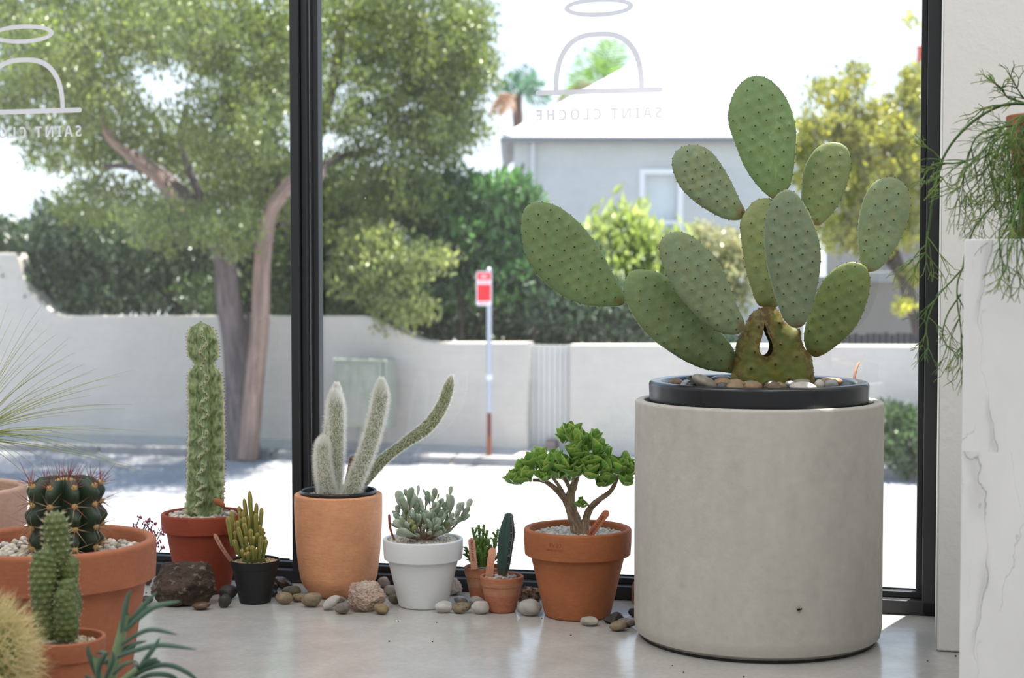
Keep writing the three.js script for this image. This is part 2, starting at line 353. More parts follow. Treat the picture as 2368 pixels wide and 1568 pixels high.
{
  const sign = thing('parking_sign', 'red and white no stopping sign on a tall grey pole', 'sign');
  const d0 = 15.7, d = lineDepth(1130, d0), s = d / FOCAL, y = (py) => heightAt(py, d) - STREET;
  place(sign, streetAt(1131, d0), STREET, streetZ(d0));
  sign.rotation.y = 0.05;
  const galv = std({ color: lin(0.5, 0.53, 0.6), roughness: 0.45, metalness: 0.5 }), rust = std({ color: lin(0.32, 0.13, 0.07), roughness: 0.9 }), rust2 = std({ color: lin(0.2, 0.075, 0.06), roughness: 0.9 });
  mesh('pole', new THREE.CylinderGeometry(0.026, 0.026, y(625) - y(955), 18).translate(0, (y(625) + y(955)) / 2, 0), galv, sign);
  mesh('pole_cap', new THREE.SphereGeometry(0.028, 16, 8, 0, 7, 0, Math.PI / 2).translate(0, y(625), 0), galv, sign);
  mesh('pole_foot', new THREE.CylinderGeometry(0.025, 0.025, y(1010), 18).translate(0, y(1010) / 2, 0), rust, sign);
  mesh('pole_socket', new THREE.CylinderGeometry(0.022, 0.022, y(955) - y(1010), 18).translate(0, (y(955) + y(1010)) / 2, 0), rust2, sign);
  mesh('reflector', new THREE.CylinderGeometry(0.032, 0.032, 0.05, 18).translate(0, y(873), 0), std({ color: lin(0.85, 0.85, 0.85), roughness: 0.4 }), sign);
  const w = 36 * s, h = 79 * s, c = document.createElement('canvas'); c.width = 256; c.height = 560;
  const x = c.getContext('2d');
  x.fillStyle = '#f3e9ec'; x.fillRect(0, 0, 256, 560);
  x.fillStyle = '#e8262e'; x.fillRect(18, 18, 220, 122); x.fillRect(18, 214, 220, 272);
  x.fillStyle = '#f6eef0'; x.font = 'bold 76px sans-serif'; x.textAlign = 'center'; x.fillText('NO', 128, 108);
  x.fillStyle = '#e8262e'; x.font = 'bold 42px sans-serif'; x.fillText('STOPPING', 128, 192);
  x.fillRect(60, 508, 136, 14); x.beginPath(); x.moveTo(40, 515); x.lineTo(76, 493); x.lineTo(76, 537); x.fill();
  const t = new THREE.CanvasTexture(c); t.colorSpace = THREE.SRGBColorSpace;
  const shape = new THREE.Shape(), r = 0.02; shape.absarc(w / 2 - r, h / 2 - r, r, 0, Math.PI / 2); shape.absarc(-w / 2 + r, h / 2 - r, r, Math.PI / 2, Math.PI); shape.absarc(-w / 2 + r, -h / 2 + r, r, Math.PI, Math.PI * 1.5); shape.absarc(w / 2 - r, -h / 2 + r, r, Math.PI * 1.5, Math.PI * 2);
  const g = planarUV(new THREE.ExtrudeGeometry(shape, { depth: 0.004, bevelEnabled: false }), (a, b) => [a / w + 0.5, b / h + 0.5]).translate(-12 * s, (y(628) + y(706)) / 2, 0.03);
  mesh('sign_plate', g, std({ map: t, roughness: 0.45 }), sign);
}

// ---------------------------------------------------------------- houses behind
{
  const D = 26, s = D / FOCAL, house = thing('cottage', 'pale grey rendered cottage with a white corrugated iron hipped roof', 'house');
  const X = (px) => (px - PW / 2) * s, Y = (py) => heightAt(py, D);
  const render_ = std({ color: lin(0.95, 1.06, 1.16), roughness: 0.9, map: scaled(wallPaint, 0.4) });
  const x0 = X(1188), x1 = X(1860), eave = Y(322), base = STREET - 0.2;
  const wx0 = X(1478), wx1 = X(1578), wy1 = Y(392), wy0 = Y(560);
  const sh = new THREE.Shape([[x0, base], [x1, base], [x1, eave], [x0, eave]].map((p) => new THREE.Vector2(...p)));
  sh.holes.push(new THREE.Path([[wx0, wy0], [wx0, wy1], [wx1, wy1], [wx1, wy0]].map((p) => new THREE.Vector2(...p))));
  mesh('front_wall', boxUV(new THREE.ExtrudeGeometry(sh, { depth: 0.25, bevelEnabled: false })).translate(0, 0, -D - 0.25), render_, house);
  for (const x of [x0 + 0.125, x1 - 0.125]) mesh('side_wall', boxUV(box(0.25, eave - base, 7, x, (eave + base) / 2, -D - 3.7)), render_, house);
  // hipped roof of corrugated sheet: three slopes
  const iron = std({ color: lin(0.78, 0.79, 0.8), roughness: 0.45, metalness: 0.1 });
  const over = 0.14, a = V(x0 - over, eave + 0.02, -D + over), b = V(x1 + over, eave + 0.02, -D + over), apexDepth = D + 2.6, apex = at(1497, 135, apexDepth);
  const backL = V(x0 - over, eave + 0.02, -D - 7), backR = V(x1 + over, eave + 0.02, -D - 7), ridge = V(apex.x, apex.y, -D - 7);
  const slope = (p, q, r, t, waves) => { // a sheet between eave p-q and top r-t, corrugated down the slope
    const n = q.clone().sub(p).cross(r.clone().sub(p)).normalize();
    return gridGeo(waves * 6, 2, (u, v) => { const e = p.clone().lerp(q, u), w = r.clone().lerp(t, u); return e.lerp(w, v).addScaledVector(n, 0.018 * Math.cos(u * waves * Math.PI * 2) * (1 - 0.6 * v)); });
  };
  mesh('roof_sheet', slope(a, b, apex, apex, 62), iron, house);
  mesh('roof_sheet', slope(backL, a, ridge, apex, 70), iron, house);
  mesh('roof_sheet', slope(b, backR, apex, ridge, 70), iron, house);
  mesh('ridge_cap', join([sweep([a, apex], 0.05, { sides: 8, rings: 2 }), sweep([b, apex], 0.05, { sides: 8, rings: 2 }), sweep([apex, ridge], 0.05, { sides: 8, rings: 2 })]), std({ color: lin(0.55, 0.57, 0.62), roughness: 0.5 }), house);
  const gutterMat = std({ color: lin(0.2, 0.215, 0.23), roughness: 0.6 });
  mesh('gutter', join([box(x1 - x0 + 0.34, 0.09, 0.12, (x0 + x1) / 2, eave - 0.03, -D + 0.16, 0.02), box(0.12, 0.09, 7, x0 - 0.16, eave - 0.03, -D - 3.4, 0.02)]), gutterMat, house);
  mesh('downpipe', new THREE.CylinderGeometry(0.035, 0.035, eave - base, 14).translate(X(1232), (eave + base) / 2, -D + 0.05), std({ color: lin(0.6, 0.62, 0.64), roughness: 0.6 }), house);
  const white = std({ color: lin(0.82, 0.83, 0.83), roughness: 0.55 }), f = 0.085;
  const win = mesh('window', join([box(f, wy1 - wy0 - 2 * f, 0.14, wx0 + f / 2, (wy0 + wy1) / 2, -D - 0.03), box(f, wy1 - wy0 - 2 * f, 0.14, wx1 - f / 2, (wy0 + wy1) / 2, -D - 0.03), box(wx1 - wx0, f, 0.14, (wx0 + wx1) / 2, wy1 - f / 2, -D - 0.03), box(wx1 - wx0 + 0.1, f, 0.2, (wx0 + wx1) / 2, wy0 + f / 2, -D), box(wx1 - wx0 - 2 * f, 0.05, 0.08, (wx0 + wx1) / 2, wy0 + 0.32, -D - 0.05)]), white, house);
  mesh('pane', box(wx1 - wx0 - 2 * f, wy1 - wy0 - f, 0.01, (wx0 + wx1) / 2, (wy0 + wy1) / 2, -D - 0.12), phys({ color: 0xffffff, transmission: 0.85, thickness: 0, roughness: 0.05 }), win);
  const folds = gridGeo(60, 1, (u, v) => V(lerp(wx0, wx1, u), lerp(wy0, wy1, v), -D - 0.22 + 0.025 * Math.sin(u * 70)));
  mesh('curtain', folds, std({ color: lin(0.8, 0.9, 0.92), roughness: 0.9, side: THREE.DoubleSide }), win);
}
{
  const D = 22, h = thing('garage', 'low grey garage with a dark fascia behind the right-hand garden wall', 'garage'), X = (px) => (px - PW / 2) / FOCAL * D, Y = (py) => heightAt(py, D);
  const m = std({ color: lin(0.4, 0.41, 0.42), roughness: 0.9, map: scaled(wallPaint, 0.4) });
  mesh('wall', boxUV(box(X(2330) - X(1960), Y(640) - STREET, 3, (X(2330) + X(1960)) / 2, (Y(640) + STREET) / 2, -D - 1.5)), m, h);
  mesh('fascia', box(X(2330) - X(1940), 0.14, 0.1, (X(2330) + X(1940)) / 2, Y(640), -D + 0.02, 0.01), std({ color: lin(0.3, 0.31, 0.33), roughness: 0.7 }), h);
  const F = 17.2, f = thing('paling_fence', 'dark timber paling fence showing just above the right-hand garden wall', 'fence'), fm = std({ color: lin(0.035, 0.034, 0.04), roughness: 0.9 });
  const n = 22, xa = (1930 - PW / 2) / FOCAL * F, xb = (2240 - PW / 2) / FOCAL * F, w = (xb - xa) / n, g = box(w - 0.012, 1.3, 0.025, 0, 0, 0, 0.003), r = rng(5);
  for (let i = 0; i < n; i++) mesh('paling', g, fm, f).position.set(xa + w * (i + 0.5), heightAt(771, F) - 0.65 + (r() - 0.5) * 0.03, -F);
  mesh('rail', box(xb - xa, 0.08, 0.04, (xa + xb) / 2, heightAt(771, F) - 0.4, -F - 0.04), fm, f);
  const C = 34, cx = (2126 - PW / 2) / FOCAL * C, cm = C / FOCAL;
  const hs = thing('terrace_house', 'slate roofed terrace house whose grey chimney carries a red clay pot', 'house');
  const top = heightAt(305, C);
  mesh('wall', box(7, top - STREET + 0.2, 6, cx + 2.6, (top + STREET) / 2 - 0.1, -C - 2.6), m, hs);
  mesh('roof', new THREE.ExtrudeGeometry(new THREE.Shape([new THREE.Vector2(-3.4, 0), new THREE.Vector2(3.4, 0), new THREE.Vector2(0, 1.0)]), { depth: 7.2, bevelEnabled: false }).rotateY(Math.PI / 2).translate(cx - 1, top - 0.2, -C - 2.6), std({ color: lin(0.2, 0.21, 0.24), roughness: 0.8 }), hs);
  const stack = mesh('chimney', box(46 * cm, 150 * cm, 0.5, 6 * cm, 75 * cm, 0, 0.02), std({ color: lin(0.42, 0.46, 0.58), roughness: 0.9 }), hs);
  stack.position.set(cx, heightAt(300, C), -C);
  mesh('stack_top', box(52 * cm, 12 * cm, 0.56, 6 * cm, 140 * cm, 0, 0.02), std({ color: lin(0.45, 0.48, 0.58), roughness: 0.9 }), stack);
  mesh('chimney_pot', lathe(smoothProfile([[0.12, 0], [0.12, 0.04], [0.095, 0.06], [0.08, 0.3], [0.1, 0.33], [0.1, 0.36], [0.07, 0.36]]), 24).translate(-2 * cm, 150 * cm, 0), std({ color: lin(0.5, 0.1, 0.06), roughness: 0.8 }), stack);

}

// ---------------------------------------------------------------- trees and shrubs outside
const barkTex = tex(512, (u, v) => { const a = tfbm(u, v * 0.4, 12, 5, 51), b = tfbm(u, v, 40, 3, 15); const k = 0.52 + 0.42 * (a - 0.5) + 0.12 * (b - 0.5); return [k * 1.0, k * 0.93, k * 0.9]; }, { srgb: true });
const barkBump = tex(512, (u, v) => grey(tfbm(u, v * 0.4, 14, 5, 52)));
const bark = (r, g, b) => std({ map: scaled(barkTex, 2, 3), color: lin(r, g, b), roughness: 0.95, bumpMap: scaled(barkBump, 2, 3), bumpScale: 0.02 });
const leafShape = (() => { // a folded kite: two triangles along the midrib
  const g = new THREE.BufferGeometry();
  g.setAttribute('position', new THREE.Float32BufferAttribute([0, 0, 0, 0.5, 0.45, 0.12, 0, 1, -0.06, -0.5, 0.45, 0.12], 3));
  g.setIndex([0, 1, 2, 0, 2, 3]);
  g.computeVertexNormals();
  return g;
})();
const leafMats = {};
const leafMat = (rough = 0.55, through = 0.42) => leafMats[rough + '_' + through] ||= phys({ color: 0xffffff, roughness: 0.95, transmission: through, thickness: 0, side: THREE.DoubleSide, ior: 1.4, clearcoat: 1, clearcoatRoughness: 0.28 });
function foliage(parent, name, blobs, o) {
  // blobs: [px, py, radius x, radius y (photo pixels), depth, radius in depth (m), leaf count]
  const r = rng(o.seed), list = [], q = new THREE.Quaternion(), m = new THREE.Matrix4(), e = new THREE.Euler(), c = new THREE.Color();
  const gauss = () => (r() + r() + r() + r() - 2) * 0.87;
  for (const [px, py, rx, ry, depth, rz, count] of blobs) {
    const s = depth / FOCAL, mid = at(px, py, depth), sprigs = Math.ceil(count / (o.perSprig || 26));
    for (let k = 0; k < sprigs; k++) {
      const th = r() * Math.PI * 2, ph = Math.acos(2 * r() - 1), rad = Math.pow(r(), 0.42);
      const d = V(Math.sin(ph) * Math.cos(th), Math.cos(ph), Math.sin(ph) * Math.sin(th));
      const sp = V(mid.x + d.x * rx * s * rad, mid.y + d.y * ry * s * rad, mid.z + d.z * rz * rad);
      const sprigTone = r(), sc = (o.spread || 0.13);
      for (let i = 0; i < (o.perSprig || 26); i++) {
        const p = V(sp.x + gauss() * sc, sp.y + gauss() * sc * 0.8, sp.z + gauss() * sc);
        if (o.keep && !o.keep(p)) continue;
        e.set((r() - 0.5) * 2.4 + (o.droop || 0), r() * Math.PI * 2, (r() - 0.5) * 2.0);
        q.setFromEuler(e);
        const L = o.length * (0.7 + 0.6 * r());
        m.compose(p, q, V(L * o.ratio, L, L));
        const t = clamp(0.55 * sprigTone + 0.45 * r(), 0, 1), a = o.dark, b = o.light;
        list.push([m.clone(), c.clone().setRGB(lerp(a[0], b[0], t), lerp(a[1], b[1], t), lerp(a[2], b[2], t))]);
      }
    }
  }
  const im = new THREE.InstancedMesh(leafShape, leafMat(o.rough, o.through), list.length);
  list.forEach(([mm, cc], i) => { im.setMatrixAt(i, mm); im.setColorAt(i, cc); });
  im.name = name; im.userData.kind = 'stuff';
  parent.add(im);
  return finish(im);
}
const limb = (pts, depth, r0, r1, sides = 14) => { const p = pts.map(([x, y, d = depth]) => at(x, y, d)); return sweep(p, (t, a) => lerp(r0, r1, t) * (1 + 0.07 * Math.sin(a * 3 + t * 9)), { rings: 30, sides }); };
{
  const D = 16.1, tree = thing('street_tree', 'large leafy street tree with two trunks, one grey and one pinkish, growing by the kerb', 'tree');
  const greyBark = bark(0.62, 0.58, 0.6), pinkBark = bark(1.25, 1.0, 0.88);
  const m = D / FOCAL;
  mesh('trunk', limb([[566, 1062], [562, 1020], [556, 940], [550, 860], [542, 780], [528, 690], [520, 600], [500, 540], [478, 500], [440, 470], [400, 430], [352, 392], [305, 362]], D, 40 * m, 15 * m, 20), greyBark, tree);
  mesh('trunk', limb([[572, 1062], [580, 1000], [584, 930], [590, 850], [600, 760], [602, 680], [606, 600], [614, 530], [634, 470], [668, 430], [705, 395, D + 0.4], [740, 300, D + 1.3], [770, 200, D + 1.8], [790, 60, D + 1.9]], D - 0.15, 24 * m, 12 * m, 18), pinkBark, tree);
  const br = (p, a, b, mm = greyBark, d = D) => mesh('branch', limb(p, d, a * m, b * m, 10), mm, tree);
  br([[440, 520], [400, 470], [372, 420], [320, 375], [250, 310], [236, 260], [218, 190], [205, 120]], 16, 8, pinkBark, D - 0.3);
  br([[352, 400], [300, 385], [240, 384]], 9, 5, greyBark, D - 0.3);
  br([[470, 470], [440, 400], [420, 330], [430, 240]], 11, 6);
  br([[690, 440, D + 0.1], [735, 420, D + 0.6], [752, 385, D + 0.9], [790, 362, D + 1.3], [860, 352, D + 1.7]], 12, 6, greyBark, D + 0.2);
  br([[705, 420, D + 0.3], [726, 360, D + 0.9], [745, 280, D + 1.4], [760, 180, D + 1.8]], 11, 6, greyBark, D + 0.2);
  br([[648, 450], [640, 380], [628, 330]], 8, 5);
  br([[640, 520, D + 0.2], [760, 500, D + 1.3], [830, 470, D + 1.8], [920, 420, D + 2.1]], 7, 3, greyBark, D + 0.5);
  br([[768, 205, D + 1.8], [860, 140, D + 2], [960, 100, D + 2.1]], 8, 3);
  br([[560, 900], [572, 800], [574, 720]], 10, 6, greyBark, D + 0.3);
  const B = [
    [30, 40, 150, 120], [130, 130, 150, 110], [300, 60, 160, 110], [40, 240, 110, 80], [220, 230, 120, 80], [330, 330, 150, 80], [170, 350, 120, 70], [235, 470, 120, 65], [460, 70, 150, 120], [560, 280, 150, 120],
    [480, 400, 150, 95], [600, 430, 110, 110], [620, 140, 140, 140], [770, 70, 150, 110], [930, 70, 140, 90], [1075, 60, 75, 60], [1060, 150, 90, 100], [840, 260, 130, 110], [980, 230, 130, 110], [1075, 290, 60, 60],
    [770, 430, 110, 80], [930, 390, 120, 80], [860, 500, 130, 70], [760, 540, 80, 60], [960, 470, 110, 60], [390, 520, 130, 65], [540, 540, 80, 55], [1010, 330, 80, 60],
  ];
  const r = rng(77), blobs = B.map(([x, y, a, b]) => [x, y, a, b, x > 745 ? D + 1.3 + r() * 1.2 : D + (r() - 0.45) * 2.2, 1.0, Math.round(a * b * 0.3)]);
  const young = [[960, 40, 130, 70], [1070, 60, 70, 60], [1090, 170, 60, 90], [1040, 250, 60, 60], [1100, 90, 50, 80], [980, 130, 110, 80], [1080, 130, 60, 70], [900, 20, 150, 50], [840, 40, 130, 60], [880, 130, 110, 60], [1060, 330, 40, 40], [620, 60, 120, 60], [560, 180, 70, 50], [240, 90, 70, 50], [110, 190, 60, 40], [380, 30, 110, 50], [950, 200, 90, 60], [700, 190, 60, 60]];
  blobs.push(...young.map(([x, y, a, b]) => [x, y, a, b, (x > 745 ? D + 1.2 : D - 0.6) + r() * 0.8, 0.7, Math.round(a * b * 0.13)]));
  blobs.push([200, -160, 300, 180, D, 1.6, 5000], [640, -160, 300, 180, D, 1.6, 5000], [960, -110, 190, 130, D + 1.8, 1.2, 2600]); // the crown goes on above the frame
  foliage(tree, 'foliage', blobs, { seed: 101, length: 0.06, ratio: 0.46, dark: [0.055, 0.09, 0.022], light: [0.32, 0.4, 0.06], rough: 0.24, through: 0.46, spread: 0.14 });
}
function shrub(name, label, category, stems, blobs, o, stemMat) {
  const t = thing(name, label, category);
  if (stems.length) mesh('stem', join(stems.map(([p, d, a, b]) => limb(p, d, a, b, 8))), stemMat || bark(0.45, 0.4, 0.36), t);
  foliage(t, 'foliage', blobs, o);
  return t;
}
const dw = (px, d0) => lineDepth(px, d0);
shrub('dark_hedge', 'dense dark glossy hedge behind the high left end of the garden wall', 'hedge',
  [[[[300, 760], [290, 700], [270, 640]], 18, 0.03, 0.02], [[[185, 760], [190, 680], [200, 600]], 18, 0.035, 0.02], [[[420, 760], [410, 690], [420, 620]], 18, 0.03, 0.02]],
  [[-10, 560, 70, 60, 18.2, 0.5, 900], [130, 560, 90, 65, 18.0, 0.6, 1500], [110, 640, 80, 70, 17.9, 0.5, 1300], [230, 610, 110, 90, 18.0, 0.7, 2300], [350, 600, 110, 90, 18.2, 0.7, 2300], [300, 690, 150, 50, 17.8, 0.5, 1700], [450, 640, 80, 100, 18.2, 0.7, 1900], [200, 690, 90, 45, 17.9, 0.5, 1100]],
  { seed: 7, length: 0.1, ratio: 0.45, dark: [0.026, 0.055, 0.024], light: [0.06, 0.12, 0.035], rough: 0.22, through: 0.25, spread: 0.15 });
shrub('leafy_hedge', 'loose green hedge with bright leaves between the tree trunks behind the garden wall', 'hedge',
  [[[[640, 760], [645, 690], [640, 620]], 18, 0.03, 0.02], [[[500, 760], [480, 690], [470, 640]], 18, 0.03, 0.02]],
  [[480, 690, 70, 50, 17.6, 0.5, 900], [640, 640, 60, 110, 17.8, 0.6, 1700], [760, 620, 90, 110, 17.9, 0.6, 2400], [800, 690, 110, 60, 17.5, 0.5, 1700], [740, 520, 90, 70, 18.1, 0.6, 1500], [640, 500, 60, 80, 18.4, 0.6, 1200]],
  { seed: 8, length: 0.085, ratio: 0.5, dark: [0.04, 0.08, 0.025], light: [0.15, 0.25, 0.05], rough: 0.22, through: 0.38, spread: 0.14 });
shrub('sunlit_shrub', 'sunlit yellow-green shrub spilling over the curved dip of the garden wall', 'shrub',
  [[[[905, 800], [900, 720], [890, 640]], 16.6, 0.02, 0.012]],
[[830, 560, 60, 34, 16.7, 0.3, 420], [900, 565, 50, 26, 16.5, 0.3, 420], [880, 610, 70, 36, 16.45, 0.4, 760], [960, 600, 50, 26, 16.35, 0.3, 480], [1010, 605, 40, 20, 16.3, 0.25, 300], [940, 640, 50, 24, 16.4, 0.3, 420], [860, 670, 60, 34, 16.5, 0.35, 520], [930, 690, 36, 24, 16.3, 0.25, 300], [955, 725, 46, 28, 16.25, 0.25, 420], [800, 640, 50, 40, 16.8, 0.3, 380], [900, 735, 36, 30, 16.4, 0.25, 260]],
  { seed: 9, length: 0.075, ratio: 0.5, dark: [0.07, 0.13, 0.03], light: [0.55, 0.6, 0.16], rough: 0.45, through: 0.45, spread: 0.15 });
shrub('broadleaf_shrub', 'tall dark broad-leaved shrub behind the street sign with a bright green crown', 'shrub',
  [[[[1064, 800], [1066, 740], [1064, 690], [1050, 640]], 17.2, 0.03, 0.02], [[[1040, 800], [1010, 750], [990, 720]], 17.1, 0.015, 0.01], [[[1080, 800], [1105, 760], [1120, 720]], 17.1, 0.015, 0.01]],
  [[1060, 470, 110, 55, 17.6, 0.6, 1600], [1170, 470, 70, 55, 17.4, 0.6, 900], [1090, 560, 130, 70, 17.5, 0.6, 2100], [1060, 660, 120, 60, 17.6, 0.5, 1500], [1170, 640, 110, 80, 17.3, 0.6, 1900], [960, 480, 70, 60, 17.7, 0.6, 900]],
  { seed: 10, length: 0.13, ratio: 0.42, dark: [0.03, 0.08, 0.03], light: [0.14, 0.34, 0.07], rough: 0.2, through: 0.36, spread: 0.17, perSprig: 16, droop: 0.6 });
shrub('shade_shrub', 'dark shrub low behind the garden wall beneath the outermost cactus pad', 'shrub',
  [[[[1440, 800], [1436, 740], [1420, 690]], 17.2, 0.025, 0.015], [[[1230, 800], [1240, 730], [1250, 690]], 17.2, 0.03, 0.02]],
  [[1260, 690, 90, 80, 17.3, 0.6, 1800], [1380, 720, 110, 60, 17.2, 0.5, 1700], [1490, 740, 90, 50, 17.1, 0.5, 1100], [1300, 620, 80, 70, 17.6, 0.5, 1300]],
  { seed: 11, length: 0.12, ratio: 0.42, dark: [0.035, 0.07, 0.04], light: [0.08, 0.16, 0.06], rough: 0.35, through: 0.32, spread: 0.16, perSprig: 16, droop: 0.6 });
shrub('frangipani_bush', 'pale yellow-green bush with drooping leaves under the cottage window', 'shrub',
  [[[[1450, 820], [1450, 700], [1440, 600]], 18.6, 0.03, 0.02]],
  [[1410, 560, 70, 50, 18.8, 0.5, 600], [1470, 600, 80, 60, 18.6, 0.5, 800], [1540, 600, 70, 60, 18.8, 0.5, 700], [1440, 660, 80, 50, 18.5, 0.5, 700], [1460, 520, 24, 30, 18.8, 0.25, 130]],
  { seed: 12, length: 0.17, ratio: 0.36, dark: [0.2, 0.3, 0.05], light: [0.55, 0.62, 0.18], rough: 0.4, through: 0.5, spread: 0.2, perSprig: 12, droop: 1.0 });
shrub('variegated_bush', 'cream-flecked pale bush between the two tall middle cactus pads', 'shrub',
  [[[[1660, 820], [1660, 700], [1650, 620]], 18.6, 0.03, 0.02]],
  [[1640, 590, 60, 70, 18.8, 0.5, 1300], [1700, 620, 60, 80, 18.7, 0.5, 1400], [1610, 550, 30, 40, 18.8, 0.3, 350], [1660, 690, 60, 70, 18.6, 0.5, 1200]],
  { seed: 13, length: 0.08, ratio: 0.5, dark: [0.2, 0.26, 0.1], light: [0.55, 0.5, 0.26], rough: 0.5, through: 0.5, spread: 0.13 });
{
  const D = 20.5, t = thing('golden_tree', 'open yellow-green tree on the right behind the furthest cactus pads', 'tree'), m = D / FOCAL, b = bark(0.35, 0.3, 0.3);
  mesh('trunk', limb([[2150, 900], [2120, 740], [2085, 640], [2060, 560], [2030, 480], [2010, 360]], D, 20 * m, 7 * m), b, t);
  mesh('branch', limb([[2085, 640], [2040, 590], [1990, 520], [1950, 430]], D, 10 * m, 4 * m, 8), b, t);
  mesh('branch', limb([[2060, 560], [2090, 480], [2110, 380]], D, 9 * m, 4 * m, 8), b, t);
  foliage(t, 'foliage', [[1920, 300, 70, 60, D, 0.6, 1300], [2010, 310, 90, 70, D, 0.7, 2000], [2090, 300, 80, 90, D, 0.7, 2200], [1900, 400, 80, 70, D, 0.7, 1700], [2000, 430, 100, 80, D, 0.8, 2600], [2100, 430, 80, 90, D, 0.8, 2300], [2040, 540, 110, 60, D, 0.7, 2200], [1940, 530, 70, 60, D, 0.7, 1300], [1960, 220, 40, 40, D, 0.4, 420], [1985, 165, 25, 30, D, 0.3, 200], [2105, 215, 50, 60, D, 0.5, 800], [1900, 230, 30, 40, D, 0.3, 260], [2120, 640, 40, 30, D, 0.4, 420], [1850, 340, 50, 60, D, 0.5, 800], [2110, 60, 12, 22, D, 0.1, 40]],
    { seed: 14, length: 0.085, ratio: 0.46, dark: [0.12, 0.15, 0.03], light: [0.62, 0.6, 0.07], rough: 0.4, through: 0.5, spread: 0.13 });
  foliage(t, 'blossom', [[2085, 715, 26, 14, D - 1, 0.2, 130]], { seed: 15, length: 0.09, ratio: 0.6, dark: [0.5, 0.5, 0.05], light: [0.7, 0.66, 0.1], rough: 0.5, through: 0.45, spread: 0.08 });
}
shrub('undergrowth_hedge', 'deep dark hedge filling the garden behind the dipped length of wall', 'hedge',
  [[[[820, 820], [825, 720], [830, 640]], 19.5, 0.05, 0.03], [[[1000, 820], [1005, 720], [1000, 640]], 19.5, 0.05, 0.03], [[[1340, 830], [1345, 740], [1340, 680]], 19, 0.04, 0.03]],
  [[560, 700, 130, 70, 18.9, 0.5, 2300], [760, 700, 140, 70, 18.9, 0.5, 2500], [920, 730, 140, 75, 18.6, 0.5, 2800], [1080, 740, 140, 65, 18.4, 0.5, 2600], [1250, 755, 140, 55, 18.2, 0.5, 2300], [1420, 765, 140, 45, 18, 0.5, 1900], [1580, 770, 120, 40, 18, 0.5, 1500], [620, 590, 150, 90, 19.5, 0.7, 2800], [860, 620, 170, 100, 19.5, 0.7, 3300], [1050, 610, 150, 90, 19.2, 0.7, 2800], [430, 560, 150, 80, 19.4, 0.7, 2400], [200, 560, 170, 80, 19.4, 0.7, 2700], [760, 470, 150, 80, 19.6, 0.7, 2200], [960, 480, 120, 60, 19.6, 0.7, 1500]],
  { seed: 18, length: 0.12, ratio: 0.5, dark: [0.03, 0.06, 0.026], light: [0.07, 0.13, 0.045], rough: 0.4, through: 0.25, spread: 0.2 });
shrub('kerb_bush', 'dark green bush at the foot of the wall right of the concrete planter', 'shrub',
  [[[[2100, 1110], [2100, 1050], [2095, 1000]], 14.5, 0.015, 0.008]],
  [[2085, 1010, 40, 60, 14.6, 0.3, 1100], [2130, 1010, 60, 70, 14.6, 0.35, 1600], [2060, 960, 24, 36, 14.6, 0.2, 300], [2120, 1070, 70, 30, 14.5, 0.3, 900]],
  { seed: 16, length: 0.07, ratio: 0.5, dark: [0.02, 0.05, 0.02], light: [0.12, 0.22, 0.05], rough: 0.35, through: 0.35, spread: 0.1 });
shrub('distant_tree', 'pale green distant tree at the far left above the high wall end', 'tree',
  [[[[-20, 640], [-15, 580], [-10, 540]], 30, 0.08, 0.04]],
  [[10, 555, 60, 34, 30, 0.8, 900], [-60, 540, 70, 50, 30, 0.8, 1200], [60, 580, 40, 30, 29, 0.6, 500]],
  { seed: 17, length: 0.12, ratio: 0.5, dark: [0.12, 0.2, 0.05], light: [0.35, 0.42, 0.1], rough: 0.5, through: 0.45, spread: 0.2 });
function palm(label, crown, foot, depth, fronds, o) {
  const t = thing('palm_tree', label, 'palm tree'), s = depth / FOCAL, c = at(...crown, depth), f = at(...foot, depth), r = rng(o.seed);
  f.y = STREET - 0.1;
  mesh('trunk', sweep([f, c.clone().lerp(f, 0.5), c], (u, a) => o.trunk * s * (1 - 0.25 * u) * (1 + 0.06 * Math.sin(u * 90)), { rings: 60, sides: 12 }), bark(0.62, 0.45, 0.38), t);
  for (const [tx, ty, droop, dead] of fronds) {
    const tip = at(tx, ty, depth + (r() - 0.5) * 1.5), mid = c.clone().lerp(tip, 0.5); mid.y += droop * s;
    const curve = new THREE.QuadraticBezierCurve3(c, mid, tip), parts = [sweep(curve, (u) => 0.025 * (1 - 0.8 * u), { rings: 10, sides: 5 })], n = 15;
    for (let i = 3; i < n; i++) for (const side of [-1, 1]) {
      const u = i / n, p = curve.getPoint(u), d = curve.getTangent(u), w = d.clone().cross(V(0, 0, 1)).normalize().multiplyScalar(side);
      const out = w.multiplyScalar(0.75).add(d.clone().multiplyScalar(0.8)).add(V(0, -0.45, (r() - 0.5) * 1.2)).normalize(), L = o.leaflet * s * Math.sin(Math.PI * (0.12 + 0.8 * u)) * (0.85 + 0.3 * r());
      const q = new THREE.Quaternion().setFromUnitVectors(V(0, 1, 0), out);
      parts.push(leafShape.clone().scale(0.04, L * 1.6, 0.1).applyQuaternion(q).translate(p.x, p.y, p.z));
    }
    mesh('frond', join(parts), o.mats[dead ? 1 : 0], t);
  }
}
const frondGreen = phys({ color: lin(0.09, 0.2, 0.11), roughness: 0.95, transmission: 0.4, thickness: 0, side: THREE.DoubleSide }), frondLime = phys({ color: lin(0.25, 0.42, 0.1), roughness: 0.95, transmission: 0.45, thickness: 0, side: THREE.DoubleSide }), frondDead = phys({ color: lin(0.42, 0.26, 0.17), roughness: 0.95, transmission: 0.3, thickness: 0, side: THREE.DoubleSide });
